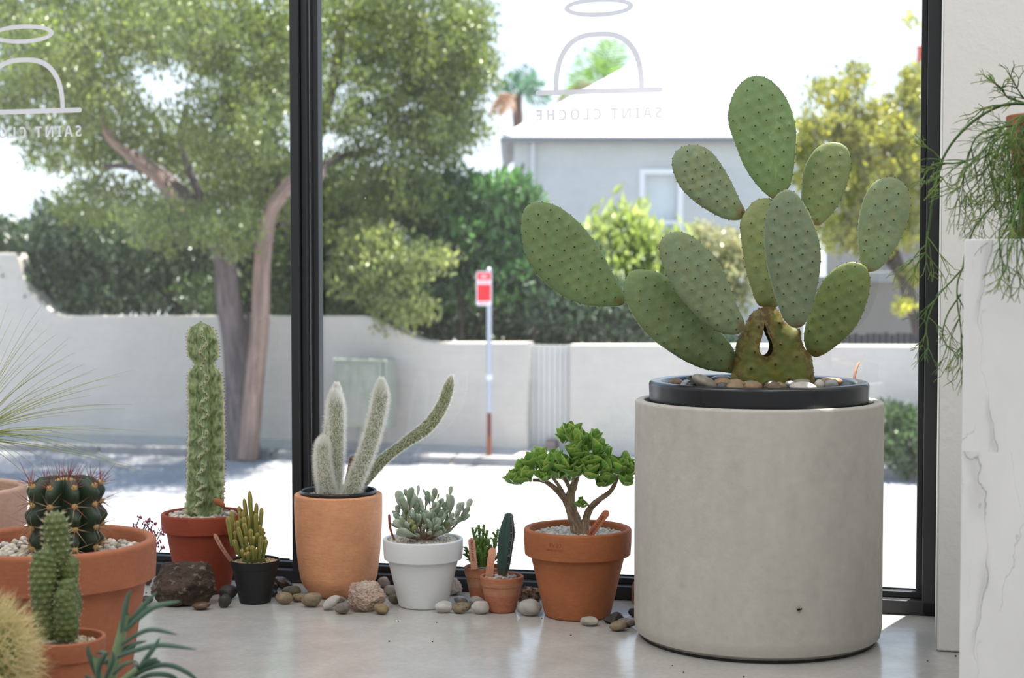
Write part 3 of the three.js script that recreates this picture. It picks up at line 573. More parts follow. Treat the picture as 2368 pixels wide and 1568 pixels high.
palm('palm with dead brown fronds and a thick trunk left of the cottage roof', [1196, 222], [1210, 420], 34, [[1225, 152, 4], [1172, 180, 10], [1256, 200, 14], [1270, 235, 20], [1150, 215, 14], [1212, 165, 3], [1240, 180, 8], [1150, 250, 22, 1], [1135, 270, 26, 1], [1165, 262, 20, 1]], { seed: 3, trunk: 15, leaflet: 26, mats: [frondGreen, frondDead] });
palm('bright green palm rising behind the peak of the cottage roof', [1392, 196], [1396, 420], 36, [[1400, 92, 2], [1432, 96, 6], [1342, 120, 14], [1372, 150, 8], [1424, 150, 10], [1320, 190, 22], [1300, 228, 30], [1290, 250, 30, 1], [1440, 170, 16], [1412, 90, 3]], { seed: 4, trunk: 12, leaflet: 34, mats: [frondLime, frondDead] });

// ---------------------------------------------------------------- pots
const clayTex = tex(1024, (u, v) => { // fired clay: soft blotches, faint turning lines, dark grit and pale lime specks
  const a = tfbm(u, v, 4, 5, 201), ring = tfbm(u * 0.25, v, 64, 3, 205), b = tfbm(u, v, 30, 4, 207), s = vnoise(u * 240, v * 240, 240, 209);
  let k = 0.86 + 0.13 * (a - 0.5) + 0.03 * (ring - 0.5) + 0.06 * (b - 0.5);
  if (s > 0.99) k *= 0.72; else if (s < 0.008) k *= 1.12;
  const w = clamp((tfbm(u, v, 5, 5, 221) - 0.6) * 2.2, 0, 0.35);
  return [lerp(k, 0.98, w * 0.3), lerp(k, 0.96, w * 0.6), lerp(k, 0.95, w * 0.7)];
}, { srgb: true, metres: 0.22 });
const clayBump = tex(512, (u, v) => grey(0.6 * tfbm(u * 0.2, v, 60, 3, 231) + 0.4 * tfbm(u, v, 60, 3, 233)), { metres: 0.22 });
const clay = (r, g, b, rough = 0.82) => std({ map: clayTex, color: lin(r, g, b), roughness: rough, bumpMap: clayBump, bumpScale: 0.0006 });
const bloomTex = tex(512, (u, v) => { // clay with a chalky lime bloom in a band: v runs with the height of the pot
  const n = tfbm(u, v, 8, 5, 241), band = smoothstep(v, 0.38 + 0.12 * n, 0.5 + 0.1 * n) * (1 - smoothstep(v, 0.78, 0.95)), w = clamp(band * (0.55 + 0.5 * (n - 0.5)), 0, 1);
  const k = 0.9 + 0.16 * (tfbm(u, v, 40, 3, 245) - 0.5);
  return [lerp(0.74, 0.8, w) * k, lerp(0.46, 0.62, w) * k, lerp(0.34, 0.48, w) * k];
}, { srgb: true });
const blackPlastic = std({ color: lin(0.012, 0.013, 0.016), roughness: 0.32 });
const mattBlack = std({ color: lin(0.007, 0.007, 0.008), roughness: 0.55 });
const soilMat = std({ color: lin(0.045, 0.032, 0.025), roughness: 1, bumpMap: plasterBump, bumpScale: 0.004 });

// a pot standing on the floor: px = middle, front row of its foot, half widths and row of its rim in the photograph
function potPlan(px, footRow, footHalf, rimRow, rimHalf, depthOverride) {
  const front = (EYE * FOCAL) / (footRow - HORIZON), d = depthOverride || front / (1 - footHalf / FOCAL), s = d / FOCAL;
  const c = at(px, HORIZON, d);
  return { at: V(c.x, 0, c.z), depth: d, foot: footHalf * s, rim: rimHalf * s, h: EYE - (rimRow - HORIZON) * s };
}
function rimmedPot(name, label, plan, mat, o = {}) { // flowerpot with a thick collar: body and collar are parts
  const { h, rim, foot } = plan, band = o.band || h * 0.24, t = o.thick || rim * 0.085, step = o.step || rim * 0.05, fill = h - (o.below || rim * 0.16);
  const pot = thing(name, label, 'plant pot', plan.at, o.turn || 0);
  const rUnder = o.under || (rim - step - (rim - foot) * 0.06);
  const body = lathe(smoothProfile([[0, 0.002], [foot - 0.004, 0.0], [foot, 0.003, 0.003], [rUnder, h - band + 0.001], [rUnder - t, h - band + 0.001], [rUnder - t, fill - 0.02]]));
  mesh('pot_body', o.bloom ? planarUV(body, (x, y, z) => [Math.atan2(x, z) / 6.283, y / h]) : body, mat, pot);
  const collar = lathe(smoothProfile([[rUnder - 0.002, h - band - 0.0005], [rim - (o.flare || 0.0) - 0.002, h - band, 0.002], [rim, h - band * 0.5, 0.01], [rim, h, t * 0.55], [rim - t, h, t * 0.45], [rim - t * 1.25, fill - 0.012]]));
  const c = mesh('pot_rim', o.bloom ? planarUV(collar, (x, y, z) => [Math.atan2(x, z) / 6.283, y / h]) : collar, o.rimMat || mat, pot);
  mesh('soil', new THREE.CylinderGeometry(rim - t * 1.1, rim - t * 1.3, 0.012, 48).translate(0, fill - 0.012, 0), soilMat, pot);
  Object.assign(plan, { fill: fill - 0.006, inner: rim - t * 1.3, pot, collar: c });
  return pot;
}
function smallStone(seed, k = [1, 1, 1], detail = 2) {
  const g = mergeVertices(new THREE.IcosahedronGeometry(1, detail).deleteAttribute('uv').deleteAttribute('normal')), p = g.attributes.position;
  for (let i = 0; i < p.count; i++) { const x = p.getX(i), y = p.getY(i), z = p.getZ(i), f = 1 + 0.22 * noise(x * 0.9 + seed * 7.3, y * 0.9 + seed, z * 0.9) + 0.06 * noise(x * 2.2 + seed, y * 2.2, z * 2.2); p.setXYZ(i, x * f * k[0], y * f * k[1], z * f * k[2]); }
  g.computeVertexNormals();
  return g;
}
const grainTex = tex(512, (u, v) => { const a = tfbm(u, v, 6, 5, 301), s = vnoise(u * 180, v * 180, 180, 305); let k = 0.86 + 0.22 * (a - 0.5); if (s > 0.97) k *= 0.8; return [k, k * 0.99, k * 0.97]; }, { srgb: true });
const pebbleGeos = [smallStone(1, [1, 0.62, 0.8]), smallStone(2, [0.9, 0.7, 0.72]), smallStone(3, [1.1, 0.55, 0.78]), smallStone(4, [0.85, 0.72, 0.85])];
const pebbleTones = [[0.48, 0.42, 0.34], [0.56, 0.5, 0.42], [0.3, 0.26, 0.22], [0.42, 0.33, 0.22], [0.62, 0.58, 0.52], [0.16, 0.15, 0.15], [0.38, 0.36, 0.34]].map((c) => std({ color: lin(...c), roughness: 0.55 }));
pebbleTones.names = ['tan', 'pale tan', 'dark brown', 'ochre', 'cream', 'blackish', 'grey'];
const cream = [[0.62, 0.57, 0.48], [0.7, 0.66, 0.58], [0.5, 0.44, 0.36], [0.56, 0.49, 0.38], [0.66, 0.63, 0.58], [0.34, 0.3, 0.26]].map((c) => std({ color: lin(...c), roughness: 0.6 }));
cream.names = ['cream', 'whitish', 'brown', 'tan', 'pale grey', 'dark grey-brown'];
function scatterSpots(plan, n, size, seed, holes = []) { // spots on the soil, roughly evenly spread; holes: [x, z, radius] kept free
  const r = rng(seed), spots = [];
  for (let i = 0, tries = 0; i < n && tries < n * 40; tries++) {
    const a = r() * 6.283, q = Math.sqrt(r()) * (plan.inner - size * 0.8), x = Math.cos(a) * q, z = Math.sin(a) * q;
    if (holes.some(([hx, hz, hr]) => Math.hypot(x - hx, z - hz) < hr)) continue;
    const near = spots.reduce((k, s) => k + (Math.hypot(s[0] - x, s[1] - z) < size * 1.15), 0);
    if (near > 1) continue;
    spots.push([x, z, near, r(), r(), r(), r()]); i++;
  }
  return spots;
}
const V3 = THREE.Vector3;
function pebbleThings(plan, n, size, seed, tones, label, group, holes) { // pebbles one can pick apart: each its own object
  for (const [x, z, up, a, b, c, d] of scatterSpots(plan, n, size, seed, holes)) {
    const o = mesh('pot_pebble', pebbleGeos[Math.floor(a * 4)], tones[Math.floor(b * tones.length)]), s = size * (0.75 + 0.5 * c);
    o.position.set(plan.at.x + x, plan.fill + size * 0.42 + up * size * 0.55, plan.at.z + z); o.scale.set(s, s, s); o.rotation.set((d - 0.5) * 0.8, a * 40, (c - 0.5) * 0.8);
    const tn = tones.names[tones.indexOf(o.material)], f = Math.hypot(x, z) / plan.inner, side = Math.abs(x) > Math.abs(z) * 1.2 ? (x < 0 ? 'left of' : 'right of') : z > 0 ? 'in front of' : 'behind';
    tag(o, `${tn} pebble ${f > 0.78 ? 'by the rim, ' : ''}${side} ${label}`, 'pebble', group);
  }
}
function gravelStuff(plan, n, size, seed, tones, label, holes) { // fine gravel: one object
  const spots = scatterSpots(plan, n, size, seed, holes), im = new THREE.InstancedMesh(smallStone(9, [1, 0.75, 0.9], 1), std({ color: 0xffffff, roughness: 0.65 }), spots.length);
  const m = new THREE.Matrix4(), q = new THREE.Quaternion(), c = new THREE.Color();
  spots.forEach(([x, z, up, a, b, cc, d], i) => {
    const s = size * (0.65 + 0.6 * cc), t = tones[Math.floor(b * tones.length)];
    m.compose(V(plan.at.x + x, plan.fill + size * 0.4 + up * size * 0.5, plan.at.z + z), q.setFromEuler(new THREE.Euler(d * 2, a * 40, cc * 2)), V(s, s, s));
    im.setMatrixAt(i, m); im.setColorAt(i, c.copy(t.color));
  });
  im.name = numbered('gravel'); scene.add(im);
  return finish(tag(im, label, 'gravel', null, 'stuff'));
}
// plant labels of copper strip, written on by hand
function copperMat(text, o = {}) {
  const c = document.createElement('canvas'); c.width = 512; c.height = 96;
  const x = c.getContext('2d'), r = rng(o.seed || 1);
  x.fillStyle = o.base || '#c98d74'; x.fillRect(0, 0, 512, 96);
  for (let i = 0; i < 260; i++) { x.fillStyle = `rgba(${120 + r() * 120 | 0},${70 + r() * 80 | 0},${50 + r() * 60 | 0},0.10)`; x.beginPath(); x.ellipse(r() * 512, r() * 96, 4 + r() * 26, 2 + r() * 8, r() * 3, 0, 7); x.fill(); }
  x.fillStyle = o.ink || '#1c120f';
  const lines = [].concat(text), size = o.size || 58 / lines.length ** 0.6;
  lines.forEach((line, li) => {
    let px = o.start || 150;
    x.font = `bold ${size}px sans-serif`;
    for (const ch of line) { x.save(); x.translate(px, 48 + size * 0.35 + (li - (lines.length - 1) / 2) * size * 1.05 + (r() - 0.5) * 5); x.rotate((r() - 0.5) * 0.25); x.scale(0.82, 1); x.fillText(ch, 0, 0); x.restore(); px += x.measureText(ch).width * 0.86; }
  });
  const t = new THREE.CanvasTexture(c); t.colorSpace = THREE.SRGBColorSpace; t.anisotropy = 4;
  return std({ map: t, roughness: o.rough ?? 0.45, metalness: o.metal ?? 0.35 });
}
function copperLabel(label, foot, tip, width, mat, o = {}) { // a strip from foot to tip (world points), bent a little, with a rounded tip; the writing runs from tip to foot
  const t = thing('plant_label', label, 'plant label', foot), L = tip.clone().sub(foot), len = L.length(), up = L.clone().normalize();
  const side = (o.side || V(1, 0, 0)).clone(); side.sub(up.clone().multiplyScalar(side.dot(up))).normalize();
  const out = side.clone().cross(up).normalize(), n = 24, bend = o.bend || 0.006, th = 0.0007;
  const edge = (v) => width / 2 * (v > 1 - width / 2 / len ? Math.sqrt(Math.max(0.02, 1 - ((v - 1 + width / 2 / len) / (width / 2 / len)) ** 2)) : 1);
  const face = (z) => gridGeo(4, n, (u, v) => { const b = Math.sin(v * Math.PI) * bend + (o.curl || 0) * v * v; return up.clone().multiplyScalar(v * len).addScaledVector(side, (u - 0.5) * 2 * edge(v)).addScaledVector(out, b + z); });
  const a = face(th), b = face(-th); { const ix = b.index.array; for (let i = 0; i < ix.length; i += 3) { const k = ix[i]; ix[i] = ix[i + 1]; ix[i + 1] = k; } b.computeVertexNormals(); }
  for (const g of [a, b]) { const uv = g.attributes.uv; for (let i = 0; i < uv.count; i++) { const u = uv.getX(i), v = uv.getY(i); uv.setXY(i, o.flip ? v : 1 - v, o.flip ? 1 - u : u); } }
  mesh('label_strip', join([a, b]), mat, t);
  return t;
}

// the pots of the window shelf, left to right
const P = {};
const terracotta = clay(0.54, 0.185, 0.09), terracottaDark = clay(0.4, 0.07, 0.028), terracottaJade = clay(0.54, 0.178, 0.066), peach = clay(0.98, 0.46, 0.235, 0.7);
P.barrel = potPlan(112, 1570, 166, 1250, 240, 2.72); P.barrel.rim = metres(238, 2.72); P.barrel.foot = 0.122;
rimmedPot('terracotta_pot', 'large terracotta pot holding the dark green ribbed cactus, cut off by the left edge', P.barrel, terracotta, { band: 0.068, step: 0.014, thick: 0.017, below: 0.022 });
P.monk = potPlan(140, 1700, 60, 1478, 93, 2.36); P.monk.foot = 0.043;
rimmedPot('terracotta_pot', 'small terracotta pot in front of the large one, holding the knobbly many-stemmed cactus', P.monk, terracotta, { band: 0.03, below: 0.011, step: 0.005, thick: 0.006 });
P.grass = potPlan(-108, 1500, 110, 1126, 158, 2.95);
rimmedPot('terracotta_pot', 'pale chalky terracotta pot at the left edge behind the dark ribbed cactus', P.grass, clay(0.82, 0.52, 0.4), { band: 0.075, below: 0.02, step: 0.018, thick: 0.016 });
P.euph = potPlan(466, 1385, 60, 1187, 97, 3.73);
rimmedPot('terracotta_pot', 'dark red terracotta pot holding the tall winged cactus', P.euph, terracottaDark, { band: 0.042, below: 0.006, step: 0.009, thick: 0.009 });
P.cluster = potPlan(585, 1405, 36, 1297, 58);
{
  const { h, rim, foot } = P.cluster, pot = thing('plastic_pot', 'small matt black plastic pot holding the yellow-green clustered cactus', 'plant pot', P.cluster.at);
  mesh('pot_body', lathe(smoothProfile([[0, 0.003], [foot - 0.003, 0], [foot, 0.002, 0.002], [rim * 0.9, h * 0.8], [rim * 0.93, h * 0.81, 0.002], [rim, h, 0.0025], [rim - 0.003, h, 0.001], [rim * 0.88, h * 0.8], [foot, h * 0.6]])), mattBlack, pot);
  mesh('soil', new THREE.CylinderGeometry(rim * 0.94, rim * 0.9, 0.01, 40).translate(0, h - 0.014, 0), soilMat, pot);
  Object.assign(P.cluster, { fill: h - 0.009, inner: rim * 0.94 });
}
P.oldman = potPlan(780, 1395, 55, 1143, 102, 3.69);
{
  const { h, rim } = P.oldman, pot = thing('tall_planter', 'tall peach terracotta planter with rounded foot, holding the white hairy cactus', 'plant pot', P.oldman.at);
  mesh('pot_body', lathe(smoothProfile([[0, 0.002], [rim * 0.62, 0.0], [rim * 0.86, 0.03, 0.05], [rim * 0.955, h * 0.42, 0.1], [rim, h * 0.78, 0.1], [rim, h, 0.004], [rim - 0.016, h, 0.004], [rim - 0.017, h - 0.06], [rim - 0.018, h * 0.4]], 10), 96), peach, pot);
  const inner = thing('nursery_pot', 'black nursery pot set inside the tall peach terracotta planter', 'plant pot', P.oldman.at), r = rim * 0.862;
  mesh('pot_body', lathe(smoothProfile([[0, h - 0.07], [r * 0.9, h - 0.07], [r * 0.96, h - 0.004], [r, h + 0.001, 0.002], [r + 0.002, h + 0.004, 0.003], [r, h + 0.0095, 0.003], [r - 0.005, h + 0.0085, 0.003], [r - 0.008, h - 0.03]])), blackPlastic, inner);
  mesh('soil', new THREE.CylinderGeometry(r * 0.94, r * 0.92, 0.01, 40).translate(0, h - 0.014, 0), soilMat, inner);
  Object.assign(P.oldman, { fill: h - 0.009, inner: r * 0.93 });
}
P.silver = potPlan(977, 1418, 57, 1247, 93);
rimmedPot('white_pot', 'white painted clay pot holding the silvery succulent', P.silver, std({ color: lin(0.72, 0.74, 0.75), roughness: 0.55, bumpMap: clayBump, bumpScale: 0.0003 }), { band: 0.046, below: 0.006, step: 0.008, thick: 0.008 });
P.muscosa = potPlan(1117, 1400, 28, 1313, 44, 3.592);
const bloomMat = std({ map: bloomTex, roughness: 0.85, bumpMap: scaled(clayBump, 2, 1), bumpScale: 0.0005 });
rimmedPot('terracotta_pot', 'small chalk-stained terracotta pot holding the feathery green succulent', P.muscosa, bloomMat, { band: 0.022, below: 0.006, step: 0.002, thick: 0.005, bloom: true });
P.blue = potPlan(1160, 1426, 33, 1335, 51);
rimmedPot('terracotta_pot', 'small chalk-stained terracotta pot in front, holding the single blue-green column cactus', P.blue, bloomMat, { band: 0.021, below: 0.006, step: 0.0025, thick: 0.006, bloom: true });
P.jade = potPlan(1337, 1445, 77, 1222, 125);
rimmedPot('terracotta_pot', 'orange terracotta pot holding the bushy bright green succulent', P.jade, terracottaJade, { band: 0.058, below: 0.016, step: 0.011, thick: 0.012 });

{ // the maker's mark pressed into the rim of the orange pot
  const font = await new FontLoader().loadAsync('fonts/droid/droid_sans_regular.typeface.json'), { rim, h, pot } = P.jade, marks = [];
  for (const [s, size, y] of [['EV 27', 0.0085, h - 0.027], ['MADE IN ITALY', 0.0042, h - 0.035]]) {
    const g = new THREE.ShapeGeometry(font.generateShapes(s, size), 4); g.computeBoundingBox();
    const w = g.boundingBox.max.x, p = g.attributes.position, a0 = -0.46;
    for (let i = 0; i < p.count; i++) { const a = a0 + (p.getX(i) - w / 2) / rim; const rr = rim + 0.0003; p.setXYZ(i, Math.sin(a) * rr, y + p.getY(i), Math.cos(a) * rr); }
    g.computeVertexNormals(); marks.push(g);
  }
  mesh('stamped_lettering', join(marks), std({ color: lin(0.2, 0.06, 0.03), roughness: 0.9, side: THREE.DoubleSide }), pot);
}

// the concrete planter with its black inner pot
const planterTex = tex(1024, (u, v) => {
  const a = tfbm(u, v, 4, 5, 401), st = tfbm(u, v * 0.2, 40, 4, 405), b = tfbm(u, v, 60, 3, 409), s = vnoise(u * 300, v * 300, 300, 411);
  let k = 0.735 + 0.05 * (a - 0.5) + 0.04 * (st - 0.5) + 0.045 * (b - 0.5);
  if (s > 0.992) k *= 0.86;
  const scuff = tfbm(u, v, 9, 5, 421); if (scuff > 0.66) k *= 1 - 0.18 * (scuff - 0.66) * tfbm(u, v, 70, 2, 431) * 2;
  return [k, k * 0.977, k * 0.935];
}, { srgb: true, metres: 0.8 });
const planterBump = tex(512, (u, v) => { const s = vnoise(u * 120, v * 120, 120, 441); return grey(0.6 * tfbm(u, v, 30, 4, 443) + (s > 0.985 ? 0 : 0.4)); }, { metres: 0.4 });
P.big = potPlan(1755, 1547, 284, 925, 285);
{
  const { h, rim } = P.big, t = 0.013, pot = thing('concrete_planter', 'large pale grey cylindrical concrete planter holding the prickly pear', 'plant pot', P.big.at), r = rim;
  const body = lathe(smoothProfile([[0, 0.006], [r - 0.012, 0.006], [r - 0.012, 0.012], [r - 0.004, 0.012, 0.002], [r, 0.03, 0.008], [r, h, 0.006], [r - 0.02, h + 0.0005, 0.004], [r - 0.024, h - 0.02], [r - 0.026, h - 0.16], [0, h - 0.16]], 6), 128);
  mesh('planter_body', body, std({ map: planterTex, roughness: 0.75, bumpMap: planterBump, bumpScale: 0.0008 }), pot);
  mesh('foot_ring', new THREE.CylinderGeometry(r - 0.014, r - 0.014, 0.008, 96).translate(0, 0.004, 0), gasket, pot);
  const ri = metres(251, P.big.depth), inner = thing('black_inner_pot', 'shiny black plastic pot set in the top of the concrete planter', 'plant pot', P.big.at);
  const top = h + 0.04;
  mesh('pot_body', lathe(smoothProfile([[0, h - 0.13], [ri * 0.93, h - 0.12], [ri - 0.008, h - 0.012], [ri, h - 0.004, 0.004], [ri + 0.0015, top - 0.006, 0.004], [ri - 0.004, top, 0.005], [ri - 0.026, top - 0.002, 0.006], [ri - 0.034, top - 0.03], [ri - 0.04, h - 0.1]], 6), 128), std({ color: lin(0.012, 0.014, 0.018), roughness: 0.26 }), inner);
  mesh('soil', new THREE.CylinderGeometry(ri - 0.033, ri - 0.036, 0.02, 64).translate(0, top - 0.028, 0), soilMat, inner);
  Object.assign(P.big, { fill: top - 0.013, inner: ri - 0.03, lip: top });
}

// ---------------------------------------------------------------- the prickly pear
const padTex = tex(1024, (u, v) => { const a = tfbm(u, v, 6, 5, 501), b = tfbm(u, v, 50, 3, 505), s = vnoise(u * 300, v * 300, 300, 507), m = tfbm(u, v, 14, 4, 511); let k = 0.85 + 0.1 * (a - 0.5) + 0.09 * (b - 0.5); if (s > 0.99) k *= 1.08; return [k * (1 + 0.1 * (m - 0.5)), k, k * (1 - 0.12 * (m - 0.5))]; }, { srgb: true, metres: 0.2 });
const padMats = {};
const padMat = (c) => padMats[c.join()] ||= phys({ map: padTex, color: lin(...c), roughness: 0.45, vertexColors: true, specularIntensity: 0.8, sheen: 0.6, sheenRoughness: 0.35, sheenColor: lin(0.8, 0.85, 0.75) });
const areoleMat = std({ color: lin(0.075, 0.045, 0.02), roughness: 0.9 });
const spineMat = std({ color: lin(0.3, 0.2, 0.1), roughness: 0.8 });
const ZP = ([x, y]) => [1180 + x / 1.9354, 150 + y / 1.9354];       // survey notes were taken on an enlargement
// a pad: outline, distance of its middle, and how the distance changes towards the right (gx) and downwards (gy), in metres per metre
function padShape(outline, depth, gx, gy, o = {}) {
  const s = depth / FOCAL, pts = outline.map(ZP), n = o.n || 150;
  const cx = pts.reduce((a, p) => a + p[0], 0) / pts.length, cy = pts.reduce((a, p) => a + p[1], 0) / pts.length;
  const world = ([x, y]) => at(x, y, depth + (x - cx) * s * gx + (y - cy) * s * gy);
  const curve = new THREE.CatmullRomCurve3(pts.map(world), true, 'centripetal'), ring = curve.getSpacedPoints(n).slice(0, n);
  const mid = ring.reduce((a, p) => a.add(p), V(0, 0, 0)).divideScalar(n);
  const ex = world([cx + 100, cy]).sub(world([cx, cy])).normalize(), ey0 = world([cx, cy - 100]).sub(world([cx, cy])), nz = ex.clone().cross(ey0).normalize(), ey = nz.clone().cross(ex).normalize();
  const flat = ring.map((p) => { const d = p.clone().sub(mid); return [d.dot(ex), d.dot(ey)]; });
  return { ring, mid, ex, ey, nz, flat, n };
}
const inside = (poly, x, y) => { let c = false; for (let i = 0, j = poly.length - 1; i < poly.length; j = i++) { const [xi, yi] = poly[i], [xj, yj] = poly[j]; if (yi > y !== yj > y && x < (xj - xi) * (y - yi) / (yj - yi) + xi) c = !c; } return c; };
const edgeDist = (poly, x, y) => { let m = 9; for (let i = 0, j = poly.length - 1; i < poly.length; j = i++) { const [ax, ay] = poly[j], [bx, by] = poly[i], dx = bx - ax, dy = by - ay, t = clamp(((x - ax) * dx + (y - ay) * dy) / (dx * dx + dy * dy), 0, 1); m = Math.min(m, Math.hypot(x - ax - dx * t, y - ay - dy * t)); } return m; };
function areoleSpots(poly, spacing, seed, margin = 0.008) { // rows set on the skew, as on the plant
  const r = rng(seed), xs = poly.map((p) => p[0]), ys = poly.map((p) => p[1]), out = [], tilt = 0.35;
  for (let i = -30; i <= 30; i++) for (let j = -30; j <= 30; j++) {
    const a = i * spacing, b = j * spacing * 0.87, x0 = a + (j & 1) * spacing / 2, x = x0 * Math.cos(tilt) - b * Math.sin(tilt) + (r() - 0.5) * spacing * 0.28, y = x0 * Math.sin(tilt) + b * Math.cos(tilt) + (r() - 0.5) * spacing * 0.28;
    if (x < Math.min(...xs) || x > Math.max(...xs) || y < Math.min(...ys) || y > Math.max(...ys)) continue;
    if (inside(poly, x, y) && edgeDist(poly, x, y) > margin) out.push([x, y]);
  }
  return out;
}
const pearGroup = thing('prickly_pear', 'tall prickly pear cactus with broad grey-green pads in the concrete planter', 'cactus', V(P.big.at.x, P.big.fill, P.big.at.z));
const PEAR0 = pearGroup.position.clone();
function pad(outline, depth, gx, gy, o) {
  const S = padShape(outline, depth, gx, gy, o), T = (o.thick || 0.024) / 2, M = o.rings || 30, spots = areoleSpots(S.flat, (o.spacing || 0.036) * 0.74, o.seed);
  const lens = (k) => T * Math.pow(Math.max(0, 1 - Math.pow(k, 3.2)), 0.55);
  const dimple = (x, y) => { let m = 1; for (const [a, b] of spots) m = Math.min(m, Math.hypot(a - x, b - y)); return m; };
  const height = (x, y, k) => { const d = dimple(x, y); return lens(k) + (1 - k) * 0.0026 * fbm(x * 15 + o.seed, y * 15, o.seed, 2) + (0.0013 * Math.exp(-((d / 0.0065) ** 2)) - 0.0007 * Math.exp(-(((d - 0.0135) / 0.006) ** 2))) * clamp((0.97 - k) * 6, 0, 1); };
  const bend = (x, y) => (o.cup || 0) * (x * x + y * y) + (o.twist || 0) * x * y;
  const base = ZP(o.base || outline[0]), B = at(base[0], base[1], depth).sub(S.mid), bx = B.dot(S.ex), by = B.dot(S.ey), span = Math.max(...S.flat.map(([x, y]) => Math.hypot(x - bx, y - by)));
  const hole0 = (o.hole || []).map(ZP).map(([x, y]) => { const q = at(x, y, depth).sub(S.mid); return [q.dot(S.ex), q.dot(S.ey)]; });
  const pos = [], col = [], uv = [], idx = [];
  const shade = (x, y, k, px_) => { // corky brown where the pad joins, pale dusty bloom, reddish-brown at the rim
    const d = Math.hypot(x - bx, y - by), nz_ = fbm(x * 40 + o.seed * 3, y * 40, 2.2), j = clamp(1 - d / ((o.cork || 0.016) * (1 + 0.8 * nz_)), 0, 1);
    let c = [1, 1, 1];
    const old = (o.old || 0) * clamp(0.5 + 1.6 * fbm(x * 30 + 4, y * 30, o.seed), 0, 1);
    c = mixc(c, [1.35, 0.85, 0.55], old * 0.5);
    if (o.old >= 1) { // corky, weathered bark along the edges, round the slit and over the lower left of the old stem
      const cork = clamp(smoothstep(k, 0.66, 0.92) * (0.8 + 1.6 * nz_) + 1.1 * Math.exp(-((edgeDist(hole0, x, y) / 0.012) ** 2)) * (0.9 + 1.2 * nz_) + 0.9 * clamp(1 - Math.hypot(x - bx, y - by) / 0.06, 0, 1), 0, 1), f = fbm(x * 120, y * 120, 7.7, 3);
      c = mixc(c, f > 0.02 ? [1.5, 0.9, 1.0] : [0.8, 0.36, 0.4], cork * 0.95);
    }
    if (o.scar) { const q = Math.abs(x - o.scar[0] - 0.012 * Math.sin(y * 60)) < 0.0014 + 0.002 * noise(y * 160, x * 90, 1) && y > o.scar[1] && y < o.scar[2]; if (q && noise(x * 300, y * 120, 3) > -0.15) c = [1.45, 1.28, 1.2]; }
    if (k > 0.985 && nz_ > (o.rim ?? 0.16)) c = mixc(c, [1.4, 0.8, 0.5], 0.55);
    return mixc(c, [0.95, 0.5, 0.3], Math.pow(j, 0.7) * 0.95);
  };
  for (const sideSign of [1, -1]) {
    const start = pos.length / 3;
    for (let m = 0; m <= M; m++) {
      const k = m / M, kk = 1 - Math.pow(1 - k, 1.5);
      for (let i = 0; i < S.n; i++) {
        const x = S.flat[i][0] * kk, y = S.flat[i][1] * kk, z = sideSign * (m === M ? 0 : height(x, y, kk)) + bend(x, y);
        const p = S.mid.clone().addScaledVector(S.ex, x).addScaledVector(S.ey, y).addScaledVector(S.nz, z).sub(PEAR0);
        pos.push(p.x, p.y, p.z); col.push(...shade(x, y, kk)); uv.push(x + o.seed * 0.37, y + o.seed * 0.21);
      }
    }
    for (let m = 0; m < M; m++) for (let i = 0; i < S.n; i++) { const a = start + m * S.n + i, b = start + m * S.n + (i + 1) % S.n, c = a + S.n, d = b + S.n; if (sideSign > 0) idx.push(a, c, d, a, d, b); else idx.push(a, d, c, a, b, d); }
  }
  let g = new THREE.BufferGeometry();
  g.setAttribute('position', new THREE.Float32BufferAttribute(pos, 3)); g.setAttribute('uv', new THREE.Float32BufferAttribute(uv, 2)); g.setAttribute('color', new THREE.Float32BufferAttribute(col, 3)); g.setIndex(idx);
  g = mergeVertices(g, 1e-6); g.computeVertexNormals();
  let mat = padMat(o.color);
  if (o.hole) { // a torn slit right through the old stem
    const H = o.hole.map(ZP).map(([x, y]) => { const q = at(x, y, depth).sub(S.mid); return new THREE.Vector2(q.dot(S.ex), q.dot(S.ey)); });
    const hs = new THREE.Shape(); hs.moveTo(H[0].x, H[0].y); hs.splineThru([...H.slice(1), H[0]]);
    const e = new THREE.ExtrudeGeometry(hs, { depth: 0.12, bevelEnabled: false, curveSegments: 4 }).translate(0, 0, -0.06);
    e.applyMatrix4(new THREE.Matrix4().makeBasis(S.ex, S.ey, S.nz).setPosition(S.mid.clone().sub(PEAR0)));
    tint(e, () => [0.9, 0.42, 0.24]);
    const ev = new Evaluator(); ev.attributes = ['position', 'normal', 'uv', 'color'];
    const a = new Brush(g, mat), b = new Brush(e, mat); a.updateMatrixWorld(); b.updateMatrixWorld();
    g = ev.evaluate(a, b, SUBTRACTION).geometry; g.clearGroups();
  }
  const m = mesh('pad', g, mat, pearGroup);
  // areoles: small dark cushions, each with two or three short spines
  const dots = [], r = rng(o.seed + 50), Q = new THREE.Quaternion();
  const put = (x, y, z, dir, size) => {
    const c = S.mid.clone().addScaledVector(S.ex, x).addScaledVector(S.ey, y).addScaledVector(S.nz, z).sub(PEAR0);
    dots.push(new THREE.SphereGeometry(size, 6, 4).scale(1, 1, 0.7).applyQuaternion(Q.setFromUnitVectors(V(0, 0, 1), dir)).translate(c.x, c.y, c.z));
    for (let i = 0; i < 2; i++) { const d = dir.clone().add(V(r() - 0.5, r() - 0.5, r() - 0.5).multiplyScalar(1.3)).normalize(), L = 0.0018 + 0.0018 * r(); dots.push(new THREE.ConeGeometry(0.0004, L, 4, 1).translate(0, L / 2, 0).applyQuaternion(Q.setFromUnitVectors(V(0, 1, 0), d)).translate(c.x, c.y, c.z)); }
  };
  const hole = o.hole ? o.hole.map(ZP).map(([x, y]) => { const q = at(x, y, depth).sub(S.mid); return [q.dot(S.ex), q.dot(S.ey)]; }) : null;
